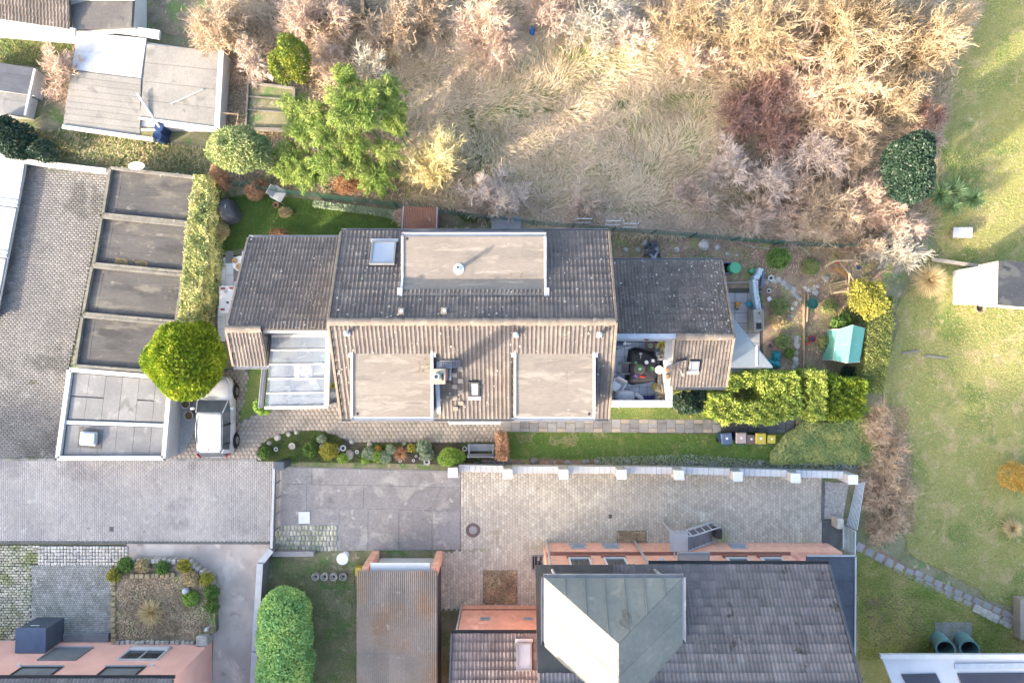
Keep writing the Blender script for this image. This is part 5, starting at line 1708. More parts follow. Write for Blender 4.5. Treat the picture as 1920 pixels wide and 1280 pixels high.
m = MB(); m.beam((ex1 + .03, EYB, EZB + .06), (ex1 + .03, -17.5, 10.36), .08, .16); m.build('verge', _M['dark_roof'], bh)
# slate hung band over the west part
wz0, wz1 = 4.5, 5.9
m = MB(); m.prism([(bx0 + .05, -14), (P(1232, 0, 4.6).x, -14), (P(1232, 0, 4.6).x, BW - .18), (bx0 + .05, BW - .18)], wz0 + .002, 6.3); m.build('slate_band', _M['slate_wall'], bh)
# downpipes
m = MB()
for a, b in ((P(1025, 1018, .1), P(1040, 1080, 6.2)), (P(1190, 1016, .1), P(1230, 1082, 6.2))):
 x_ = a.x
 m = MB(); m.tube((x_, BW + .10, .05), (x_, BW + .10, 3.9), .06, .06, 8); m.tube((x_, BW + .10, 3.9), (x_ + .05, BW + .45, 6.2), .06, .06, 8)
 m.build('downpipe', _M['zinc_pale'], bh)
m = MB(); m.lathe((P(1240, 0, 2.9).x, BW + .06, 2.9), [(.05, 0), (.13, .03), (.14, .1), (.05, .16)], 10); m.build('lamp', _M['zinc_pale'], bh)

# hipped tower roof
TZ0 = 6.5
hx0, hx1, hy = P(1022, 0, TZ0).x, P(1279, 0, TZ0).x, P(0, 1083, TZ0).y
pk_ = P(1160, 1206, 8.0)
ht = thing('tower_house', 'taller house part with a pale zinc hipped roof beside the dark tiles', 'house', ((hx0 + hx1) / 2, hy - 3, 0))
m = MB(); m.prism([(hx0 + .25, -24), (hx1 - .2, -24), (hx1 - .2, BW - .2), (hx0 + .25, BW - .2)], 0, TZ0 - .1); m.build('wall', _M['brick_red'], ht)
NWc, NEc = Vector((hx0, hy, TZ0)), Vector((hx1, hy, TZ0))
pS = Vector((pk_.x, -24, 8.0)); SWc, SEc = Vector((hx0, -24, TZ0)), Vector((hx1, -24, TZ0))
rf = slab_roof('roof', [[NWc, NEc, pk_], [NWc, pk_, pS, SWc], [pk_, NEc, SEc, pS]], .10, 'roof_deck', ht)
def seamed(quad, n, mat, along):
 """strips of sheet metal running up a slope"""
 a, b, c, d = [Vector(p) for p in quad]
 for i in range(n):
  f, g_ = i / n, (i + 1) / n
  pts = [lerp(a, b, f), lerp(a, b, g_), lerp(d, c, g_), lerp(d, c, f)]
  nn = (pts[1] - pts[0]).cross(pts[3] - pts[0])
  if nn.length < 1e-6: nn = (pts[1] - pts[0]).cross(pts[2] - pts[0])
  nn.normalize()
  if nn.z < 0: nn = -nn
  cc = sum(pts, Vector()) / 4
  pts = [lerp(p, cc, .004) for p in pts]
  m = MB()
  lo = [p + nn * .004 for p in pts]
  hi = [p + nn * (.02 + .006 * (i % 2)) for p in pts]
  m.add(lo + hi, [(4, 5, 6, 7), (0, 1, 5, 4), (1, 2, 6, 5), (2, 3, 7, 6), (3, 0, 4, 7)])
  m.beam(lerp(pts[0], cc, .01) + nn * .03, lerp(pts[3], cc, .01) + nn * .03, .025, .05)
  m.build('metal_sheet', _M[mat], rf)
# north hip: strips cut by the hip lines
for i in range(7):
 f, g_ = i / 7, (i + 1) / 7
 def up_at(t):
  h = min(t / ((pk_.x - hx0) / (hx1 - hx0)), (1 - t) / (1 - (pk_.x - hx0) / (hx1 - hx0)))
  base_ = lerp(NWc, NEc, t)
  return Vector((base_.x, base_.y + (pk_.y - hy) * h, TZ0 + (8.0 - TZ0) * h))
 pts = [lerp(NWc, NEc, f), lerp(NWc, NEc, g_), up_at(g_), up_at(f)]
 if f < (pk_.x - hx0) / (hx1 - hx0) < g_: pts = [pts[0], pts[1], pts[2], pk_.copy(), pts[3]]
 nn = Vector((0, 8.0 - TZ0, hy - pk_.y)).normalized()
 pp_ = []
 for p in pts:
  if not pp_ or (p - pp_[-1]).length > 1e-4: pp_.append(p)
 if (pp_[0] - pp_[-1]).length < 1e-4: pp_.pop()
 m = MB(); k = len(pp_)
 m.add([p + nn * .004 for p in pp_] + [p + nn * (.02 + .005 * (i % 2)) for p in pp_], [tuple(range(k, 2 * k))] + [(j, (j + 1) % k, k + (j + 1) % k, k + j) for j in range(k)])
 if i: m.beam(pts[0] + nn * .03, pts[-1] + nn * .03, .03, .05)
 m.build('metal_sheet', _M['zinc_roof'], rf)
# west and east slopes in long level sheets
def level_sheets(e0, e1, r1, r0, n, mat):
 nn = (e1 - e0).cross(r0 - e0).normalized()
 if nn.z < 0: nn = -nn
 for i in range(n):
  f, g_ = i / n, (i + 1) / n
  pts = [lerp(e0, e1, f), lerp(e0, e1, g_), lerp(r0, r1, g_), lerp(r0, r1, f)]
  m = MB(); m.add([p + nn * .004 for p in pts] + [p + nn * (.018 + .012 * (i % 2)) for p in pts], [(4, 5, 6, 7), (0, 1, 5, 4), (1, 2, 6, 5), (2, 3, 7, 6), (3, 0, 4, 7)])
  m.build('metal_sheet', _M[mat], rf)
level_sheets(NWc, SWc, pS, pk_, 10, 'zinc_roof')
level_sheets(NEc, SEc, pS, pk_, 10, 'zinc_roof')
gutter(ht, (hx0 - .05, hy + .08, TZ0 - .02), (hx1 + .05, hy + .08, TZ0 - .02), .085, 'zinc')
gutter(ht, (hx1 + .08, hy, TZ0 - .02), (hx1 + .08, -14.0, TZ0 - .02), .07, 'zinc_pale')
gutter(ht, (hx0 - .08, hy, TZ0 - .02), (hx0 - .08, -24, TZ0 - .02), .08, 'zinc')

# brick annex with its own tiled roof
an = thing('brick_annex', 'low brick annex with a dark tiled roof and one skylight west of the tower', 'house annex', (*P(930, 1220, 3)[:2], 0))
ay = P(0, 1134, 0).y
ax0, ax1 = P(868, 0, 0).x, P(1020, 0, 0).x
m = MB(); m.prism([(ax0, -24), (hx0 + .2, -24), (hx0 + .2, ay), (ax0, ay)], 0, 3.1); m.build('wall', _M['brick_red'], an)
m = MB(); m.prism([(ax0 - .02, ay - .5), (hx0 + .18, ay - .5), (hx0 + .18, ay + .03), (ax0 - .02, ay + .03)], .55, .63); m.build('band_course', _M['brick_dark'], an)
for px in (910, 990):
 c = P(px, 1161, 1.6); window(an, (c.x, ay, 1.7), .5, .35, (0, 1, 0), 'zinc_pale', 'skylight_glass', .06, False)
aez, aey = 3.3, P(0, 1187, 3.3).y
a0, a1 = P(848, 0, 3.3).x, hx0 - .1
sl_ = .45
rf = slab_roof('roof', [[(a0, aey, aez), (a1, aey, aez), (a1, aey - 8, aez + 8 * sl_), (a0, aey - 8, aez + 8 * sl_)]], .12, 'roof_deck', an)
vv = Vector((0, -1, sl_)).normalized()
skc = P(983, 1238, 4.1)
tiled(rf, [(Vector((a1, aey, aez)), (-1, 0, 0), a1 - a0, vv, 5.2, lambda x, y: not (abs(x - skc.x) < .35 and abs(y - skc.y) < .6))], 'tile_slate', .335, .36, .026, 300)
gutter(an, (a0 - .05, aey + .08, aez - .02), (a1, aey + .08, aez - .02), .08, 'dark_metal')
skylight(an, (skc.x, skc.y, aez + (aey - skc.y) * sl_ + .03), .68, 1.15, (-1, 0, 0), vv, 'zinc', 'skylight_glass')
m = MB(); m.beam((a0 - .03, aey, aez + .05), (a0 - .03, aey - 8, aez + 8 * sl_ + .05), .08, .14); m.build('verge', _M['dark_roof'], an)
m = MB(); m.tube((ax0 - .06, ay + .08, .05), (ax0 - .06, ay + .08, 3.0), .05, .05, 8); m.build('downpipe', _M['zinc_pale'], an)

# dark flat annex at the east end of the brick house
fz = 2.5
fl = thing('flat_annex', 'dark flat roofed annex at the east end of the brick house', 'house annex', (*P(1560, 1120, fz)[:2], 0))
o = PX([(1512, 1041), (1605, 1041), (1602, 1420), (1512, 1420)], fz)
m = MB(); m.prism([(o[0][0], BW - .35), (o[1][0] - .05, BW - .35), (o[2][0] - .05, o[2][1]), (o[3][0], o[3][1])], 0, fz - .06); m.build('wall', _M['brick_red'], fl)
for k in range(8):
 a, b = k / 8, (k + 1) / 8
 oo = [Vector((*p, 0)) for p in o]
 pts = [lerp(oo[0], oo[3], a), lerp(oo[1], oo[2], a), lerp(oo[1], oo[2], b - .001), lerp(oo[0], oo[3], b - .001)]
 m = MB(); m.prism([tuple(p[:2]) for p in pts], fz - .06, fz + (k % 2) * .008); m.build('roof_sheet', _M['dark_roof'], fl)
m = MB(); m.beam((o[1][0] - .03, o[1][1], fz + .02), (o[2][0] - .03, o[2][1], fz + .02), .07, .07); m.beam((o[0][0], o[0][1], fz + .02), (o[1][0], o[1][1], fz + .02), .07, .07); m.build('edge_trim', _M['zinc_pale'], fl)

# bottom right white building with dark roof lights
wb = thing('white_building', 'white flat roofed building with dark roof panels at the bottom right corner', 'building', (18.5, -18, 0))
wz = 3.2
m = MB(); m.prism(PX([(1690, 1225), (2060, 1225), (2060, 1500), (1780, 1500)], 0.0), 0, wz - .1); m.build('wall', _M['cream_wall'], wb)
o = [(1652, 1228), (2060, 1228), (2060, 1500), (1760, 1500)]
m = MB(); m.prism(PX(o, wz), wz - .1, wz); m.build('roof', _M['pale_sheet'], wb)
m = MB(); m.beam(P(1650, 1229, wz + .06), P(2060, 1229, wz + .06), .2, .14); m.build('edge_trim', _M['white_trim'], wb)
for pts in ([(1690, 1264), (1755, 1262), (1830, 1420), (1770, 1420)], [(1795, 1262), (2050, 1260), (2050, 1420), (1850, 1420)]):
 m = MB(); m.prism(PX(pts, wz + .05), wz + .005, wz + .07); m.build('roof_light', _M['panel_dark'], wb, bevel=.01)
m = MB(); m.beam(P(1790, 1248, wz + .04), P(2060, 1246, wz + .04), .25, .05); m.build('flashing', _M['lead_strip'], wb)

# small shed at the right edge
es = thing('garden_shed', 'small shed with a cream and dark grey gable roof at the right edge', 'shed', (*P(1890, 532, 1)[:2], 0))
rz0, rz1 = 2.0, 2.7
wE, rN, rS = [P(1834, 497, rz0), P(1832, 570, rz0)], P(1872, 489, rz1), P(1870, 571, rz1)
eE = [P(1950, 492, rz0), P(1950, 578, rz0)]
m = MB(); m.prism([(wE[0].x + .1, wE[1].y + .08), (eE[0].x - .1, wE[1].y + .0), (eE[0].x - .1, wE[0].y), (wE[0].x + .1, wE[0].y - .05)], 0, rz0 - .05); m.build('wall', _M['zinc_pale'], es)
slab_roof('roof', [[wE[0], wE[1], rS, rN]], .07, 'cream', es)
slab_roof('roof', [[rN, rS, eE[1], eE[0]]], .07, 'felt_garage', es)
m = MB(); m.beam(wE[1] + Vector((.2, -.04, -.12)), eE[1] + Vector((0, -.04, -.12)), .1, .1); m.build('fascia', _M['white_paint'], es)

# --- white wall with pillars between garden and yard
def bld(mb, name, mat, parent=None, **k): return mb.build(name, _M[mat], parent, **k)

def one(name, label, cat, mb, mat, group=None, **k): return tag(bld(mb, name, mat, None, **k), label, cat, group)

wl = thing('white_wall', 'white rendered garden wall with square pillars along the paved yard', 'wall', (*P(1230, 890, .4)[:2], 0))
WH = .85
pil = [(849, 886), (952, 888.5), (1057, 889), (1166, 889.5), (1274, 890.5), (1384, 893), (1492, 896), (1600, 899)]
px_w = [P(x, y, WH + .55) for x, y in pil]
for i, q in enumerate(px_w):
 m = MB(); m.box(q.x, q.y, 0, .42, .42, WH + .50); pl_ = bld(m, 'pillar', 'white_wall', wl, bevel=.01)
 m = MB(); m.box(q.x, q.y, WH + .50, .46, .46, .06); bld(m, 'cap', 'white_paint', pl_, bevel=.012)
for i in range(len(px_w) - 1):
 a, b = px_w[i].copy(), px_w[i + 1].copy()
 d = (b - a).normalized()
 a, b = a + d * .215, b - d * .215
 hz = WH if i else WH - .1
 n_ = Vector((0, .12, 0))
 m = MB(); m.beam(Vector((a.x, a.y, hz / 2 - .02)) + n_, Vector((b.x, b.y, hz / 2 - .02)) + n_, .22, hz - .04); sec = bld(m, 'wall_section', 'white_wall', wl)
 nt_ = max(3, round((b - a).length / .26))
 for k in range(nt_):
  f, g_ = (k + .02) / nt_, (k + .98) / nt_
  u, v = lerp(a, b, f), lerp(a, b, g_)
  m = MB(); m.beam(Vector((u.x, u.y, hz + .02)) + n_, Vector((v.x, v.y, hz + .02)) + n_, .34, .05); bld(m, 'coping_tile', 'white_trim', sec, bevel=.012)
# rubble edging behind it, one stone per object
rb = sheet('rubble_edge', rough([(872, 858), (1300, 864), (1600, 866), (1612, 884), (1300, 880), (872, 874)], 2), .02, _M['soil'])
def rock(m, c, r, n=7, flat=.6, seed=None):
 vs, fs = [], []
 k = 3
 ph = random.random() * 6.28
 b = len(m.v)
 for j in range(k):
  zz = (j / (k - 1))
  for i in range(n):
   t = 2 * math.pi * i / n + ph
   rr = r * (1.0, .92, .55)[j] * random.uniform(.78, 1.15)
   vs.append((c[0] + rr * math.cos(t), c[1] + rr * math.sin(t), c[2] + r * flat * zz * random.uniform(.85, 1.1)))
 for j in range(k - 1):
  for i in range(n): fs.append((j * n + i, j * n + (i + 1) % n, (j + 1) * n + (i + 1) % n, (j + 1) * n + i))
 fs.append(tuple((k - 1) * n + i for i in range(n)))
 m.add(vs, fs)
for i in range(110):
 f = random.random()
 q = P(872 + 735 * f, 866 + 7 * f + random.uniform(-5, 6), 0)
 m = MB(); rock(m, (q.x, q.y, .0), random.uniform(.08, .19), flat=.9); bld(m, 'stone', 'stone_dark', rb)

# --- wire fence along the north of the garden
fp = [(408, 344), (470, 346), (492, 356), (600, 368), (742, 384), (860, 402), (1000, 418), (1150, 430), (1300, 441), (1460, 455), (1592, 462)]
fw = [P(x, y, .6) for x, y in fp]
fn = thing('wire_fence', 'green wire mesh fence running behind the house along the wild meadow', 'fence', (fw[4].x, fw[4].y, 0))
for i in range(len(fw) - 1):
 a, b = fw[i].copy(), fw[i + 1].copy()
 a.z = b.z = 0
 d = b - a
 L = d.length
 npn = max(1, round(L / 2.5))
 for k in range(npn):
  u, v = lerp(a, b, k / npn), lerp(a, b, (k + 1) / npn)
  m = MB(); m.box(u.x, u.y, 0, .05, .05, 1.3); bld(m, 'post', 'green_metal', fn)
  m = MB()
  for h in range(7):
   m.beam(u + Vector((0, 0, .08 + h * .19)), v + Vector((0, 0, .08 + h * .19)), .012, .012)
  nv = int((v - u).length / .10)
  for h in range(nv + 1):
   q = lerp(u, v, h / nv)
   m.box(q.x, q.y, .06, .008, .008, 1.16)
  bld(m, 'mesh_panel', 'green_metal', fn)
m = MB(); q = fw[-1]; m.box(q.x, q.y, 0, .05, .05, 1.3); bld(m, 'post', 'green_metal', fn)
f2 = thing('wire_fence', 'short green mesh fence between the driveway and the west wing', 'fence', (*P(470, 690, .5)[:2], 0))
a, b = P(425, 692, .5), P(500, 688, .5)
a.z = b.z = 0
for k in range(2):
 q = lerp(a, b, k); m = MB(); m.box(q.x, q.y, 0, .05, .05, 1.1); bld(m, 'post', 'green_metal', f2)
m = MB()
for h in range(6): m.beam(a + Vector((0, 0, .08 + h * .19)), b + Vector((0, 0, .08 + h * .19)), .012, .012)
for h in range(22): q = lerp(a, b, h / 21); m.box(q.x, q.y, .06, .008, .008, 1.0)
bld(m, 'mesh_panel', 'green_metal', f2)

# three bird-feeder like white frames on the fence (empty wooden frames)
for (px, py, lb_) in ((1093, 419, 'white lattice frame leaning on the fence, nearest to the grey box'), (1148, 423, 'middle white lattice frame leaning on the fence by the house corner'), (1180, 428, 'white lattice frame on the fence, nearest to the bare soil bed')):
 q = P(px, py, .5)
 t = thing('trellis', lb_, 'trellis', (q.x, q.y, 0), 'white trellis frames along the fence')
 for dz in (.1, .55):
  m = MB(); m.beam(q + Vector((-.38, dz * .25, dz)), q + Vector((.38, dz * .25, dz)), .035, .035); bld(m, 'rail', 'white_trim', t)
 for dx in (-.38, .38):
  m = MB(); m.beam((q.x + dx, q.y, .0), (q.x + dx, q.y + .25, .6 + q.z), .035, .035); bld(m, 'stile', 'white_trim', t)
 m = MB(); m.beam((q.x, q.y, .0), (q.x, q.y + .2, 1.0), .03, .03); bld(m, 'stile', 'white_trim', t)

# --- road side fence, walls
rf_ = thing('railing', 'pale blue grey metal railing between the road and the concrete yard', 'railing', (*P(512, 950, .5)[:2], 0))
a, b = P(514, 878, .9), P(509, 1028, .9)
for k in range(6):
 q = lerp(a, b, k / 5); m = MB(); m.box(q.x, q.y, 0, .05, .05, .9); bld(m, 'post', 'zinc', rf_)
m = MB(); m.beam(a, b, .12, .05); bld(m, 'top_rail', 'zinc_pale', rf_, bevel=.008)
m = MB(); m.beam((a.x, a.y, .15), (b.x, b.y, .15), .05, .05); bld(m, 'bottom_rail', 'zinc', rf_)
for k in range(60):
 q = lerp(a, b, (k + .5) / 60); m = MB(); m.box(q.x, q.y, .18, .018, .018, .70); bld(m, 'bar', 'zinc', rf_)
gw = thing('boundary_wall', 'stepped grey garden wall along the lane beside the big rounded hedge', 'wall', (*P(480, 1160, .5)[:2], 0))
segs = [((509, 1030), (488, 1056), .9), ((488, 1056), (478, 1220), 1.0), ((478, 1222), (466, 1420), 1.1)]
for (p0, p1, h) in segs:
 a, b = P(*p0, h), P(*p1, h)
 m = MB(); m.beam((a.x, a.y, h / 2), (b.x, b.y, h / 2), .24, h); s_ = bld(m, 'wall_section', 'zinc', gw)
 m = MB(); m.beam((a.x, a.y, h + .02), (b.x, b.y, h + .02), .30, .05); bld(m, 'coping', 'zinc_pale', s_, bevel=.008)
one('boundary_wall', 'low grey kerb wall closing the south end of the cobbled yard corner', 'wall', MB().beam(P(513, 1036, .2), P(590, 1036, .2), .25, .4), 'slab_grey', bevel=.01)

# galvanised mesh fence at the yard's east end
gf = thing('mesh_fence', 'galvanised steel bar fence leaning beside the gravel bed', 'fence', (*P(1600, 960, .8)[:2], 0))
A, B = P(1606, 905, .05), P(1588, 985, .05)
lean = Vector((.02, 0, 1.05))
TA, TB = P(1621, 904, 1.1), P(1607, 992, 1.1)
for q, t in ((A, TA), (B, TB)):
 m = MB(); m.beam(q, t, .05, .05); bld(m, 'post', 'steel', gf)
for k in range(8):
 f = k / 7
 m = MB(); m.beam(lerp(A, TA, f), lerp(B, TB, f), .028, .028); bld(m, 'rail', 'steel', gf)
for k in range(1, 7):
 f = k / 7
 m = MB(); m.beam(lerp(A, B, f), lerp(TA, TB, f), .012, .012); bld(m, 'bar', 'steel', gf)
gt = thing('gate', 'small galvanised gate at the foot of the bar fence near the brick house', 'gate', (*P(1592, 1015, .8)[:2], 0))
A, B, TB_, TA_ = P(1581, 984, .1), P(1581, 1030, .1), P(1603, 1038, 1.1), P(1604, 996, 1.1)
for u, v in ((A, TA_), (B, TB_), (TA_, TB_), (A, B)):
 m = MB(); m.beam(u, v, .05, .05); bld(m, 'frame', 'steel', gt)
for k in range(1, 9):
 m = MB(); m.beam(lerp(A, TA_, k / 9), lerp(B, TB_, k / 9), .016, .016); bld(m, 'bar', 'steel', gt)
q = P(1573, 980, .5)
one('gate_post', 'pale stone gate post standing beside the gravel bed', 'post', MB().box(q.x, q.y, 0, .32, .5, .7), 'stone', bevel=.03)

# --- steel stair by the brick house
st = thing('steel_stair', 'galvanised steel outside stair with railing on the brick house front', 'stair', (*P(1290, 1008, .8)[:2], 0))
y_in, y_out = BW + .06, BW + 1.05
xl, xm_, xr = P(1256, 0, 1.6).x, P(1290, 0, 1.6).x, P(1338, 0, .3).x
m = MB(); m.box((xl + xm_) / 2, (y_in + y_out) / 2, 1.55, xm_ - xl, y_out - y_in, .05); bld(m, 'landing', 'steel', st)
ns = 7
for k in range(ns):
 x_ = xm_ + (xr - xm_) * (k + .5) / ns
 z_ = 1.55 - 1.5 * (k + .6) / ns
 m = MB(); m.box(x_, (y_in + y_out) / 2, z_, (xr - xm_) / ns * .86, y_out - y_in - .06, .035); bld(m, 'tread', 'zinc', st)
for y in (y_in + .02, y_out):
 m = MB(); m.beam((xm_, y, 1.5), (xr, y, .06), .04, .2); bld(m, 'stringer', 'steel', st)
for y in (y_out,):
 m = MB(); m.beam((xl, y, 2.5), (xm_, y, 2.5), .05, .05); m.beam((xm_, y, 2.5), (xr + .1, y, 1.0), .05, .05); bld(m, 'handrail', 'steel', st)
 for f in range(7):
  x_ = xl + (xr - xl) * f / 6
  zt = 2.5 if x_ <= xm_ else 2.5 - 1.5 * (x_ - xm_) / (xr - xm_)
  m = MB(); m.box(x_, y, zt - .98, .035, .035, .97); bld(m, 'baluster', 'steel', st)
m = MB(); m.beam((xl, y_in, 2.5), (xl, y_out, 2.5), .05, .05); bld(m, 'handrail', 'steel', st)
m = MB(); m.box(xl, y_out, 0, .06, .06, 1.55); bld(m, 'post', 'steel', st)
# glass porch roof and white box above the stair
pz = 3.4
gp = thing('porch_canopy', 'clear glass porch canopy above the steel stair on the brick wall', 'canopy', (*P(1285, 1045, pz)[:2], 0))
o = [(xl - .05, BW - .12), (xl + 1.35, BW - .12), (xl + 1.35, BW + .55), (xl - .05, BW + .55)]
m = MB(); m.prism(o, pz, pz + .02); bld(m, 'pane', 'glass_canopy', gp)
for p_, r_ in ((o[0], o[3]), (o[1], o[2]), (o[3], o[2])):
 m = MB(); m.beam((*p_, pz - .03), (*r_, pz - .03), .05, .05); bld(m, 'frame', 'steel', gp)
q = P(1346, 999, .4)
one('bin', 'black bin standing at the foot of the steel stair', 'bin', MB().box(q.x, q.y, 0, .34, .46, .6), 'dark_metal', bevel=.03)
# cellar grate at the wall
cg = thing('cellar_grate', 'dark cellar light well with bars beside the brick house corner', 'light well', (*P(1008, 1053, 0)[:2], 0))
q = P(1008, 1053, 0)
m = MB(); m.box(q.x, q.y, .012, .5, .64, .02); bld(m, 'pit', 'black', cg)
m = MB()
for x_, y_, sx, sy in ((0, .34, .6, .06), (0, -.34, .6, .06), (-.28, 0, .06, .62)): m.box(q.x + x_, q.y + y_, .01, sx, sy, .06)
bld(m, 'kerb', 'slab_grey', cg)
for k in range(3): m = MB(); m.box(q.x - .15 + k * .16, q.y, .033, .03, .62, .02); bld(m, 'bar', 'zinc', cg)
# manhole
q = P(887, 993, 0)
mh = thing('manhole_cover', 'round manhole cover with a dark ring in the pale paved yard', 'manhole cover', (q.x, q.y, 0))
m = MB(); m.lathe((q.x, q.y, .0), [(.36, 0), (.36, .042), (.20, .044), (.20, .03)], 24); bld(m, 'ring', 'brown_plastic', mh)
m = MB(); m.lathe((q.x, q.y, .0), [(.195, .02), (.195, .045), (.17, .05)], 24); bld(m, 'lid', 'slab_grey', mh)
for (px, py, s, lb_) in ((1144, 967, .16, 'small square drain grate in the paved yard'), (210, 991, .18, 'small square drain grate in the road, larger than its neighbours'), (166, 990, .10, 'tiny round valve cover in the road, left of the square drain'), (271, 996, .10, 'tiny round valve cover in the road, right of the square drain')):
 q = P(px, py, 0)
 if s > .15:
  t = thing('drain_grate', lb_, 'drain', (q.x, q.y, 0))
  m = MB()
  for k in range(4): m.box(q.x - s * .42 + k * s * .28, q.y, .03, s * .14, s, .012)
  for dy in (-.5, .5): m.box(q.x, q.y + dy * s, .03, s * 1.1, s * .14, .016)
  bld(m, 'grate', 'dark_metal', t)
 else: one('valve_cover', lb_, 'valve cover', MB().lathe((q.x, q.y, .0), [(s * .7, 0), (s * .7, .04), (s * .5, .045)], 12), 'slab_grey')
# white square lid on the concrete
q = P(571, 969.5, 0)
one('square_lid', 'white square board lying on the concrete yard', 'board', MB().box(q.x, q.y, .022, .56, .58, .04), 'white_paint', bevel=.008)
q = P(644, 1045, .5)
t = thing('round_table', 'round white table standing on the concrete near the carport', 'table', (q.x, q.y, 0))
m = MB(); m.lathe((q.x, q.y, 0), [(.28, .66), (.29, .68), (.29, .70), (.26, .71)], 22); bld(m, 'table_top', 'white_paint', t)
m = MB(); m.lathe((q.x, q.y, 0), [(.18, 0), (.16, .03), (.035, .06), (.035, .66)], 12); bld(m, 'pedestal', 'white_trim', t)
q = P(674, 1070, .3)
one('crate', 'yellow crate half under the edge of the corrugated roof', 'crate', MB().box(q.x - .05, q.y, 0, .3, .42, .4), 'yellow_plastic', bevel=.02)
for i, (px, lb_) in enumerate(((592, 'first'), (609, 'second'), (626, 'third'), (644, 'fourth'))):
 q = P(px, 1080, .2)
 t = thing('flower_pot', f'concrete ring planter behind the carport, {lb_} from the lane', 'planter', (q.x, q.y, 0), 'ring planters in a row')
 m = MB(); m.lathe((q.x, q.y, 0), [(.17, 0), (.2, .28), (.19, .3), (.15, .3), (.14, .22)], 14); bld(m, 'pot', 'stone', t)
 m = MB(); m.lathe((q.x, q.y, .2), [(.14, 0), (.02, .03)], 12); bld(m, 'soil', 'pot_soil', t)

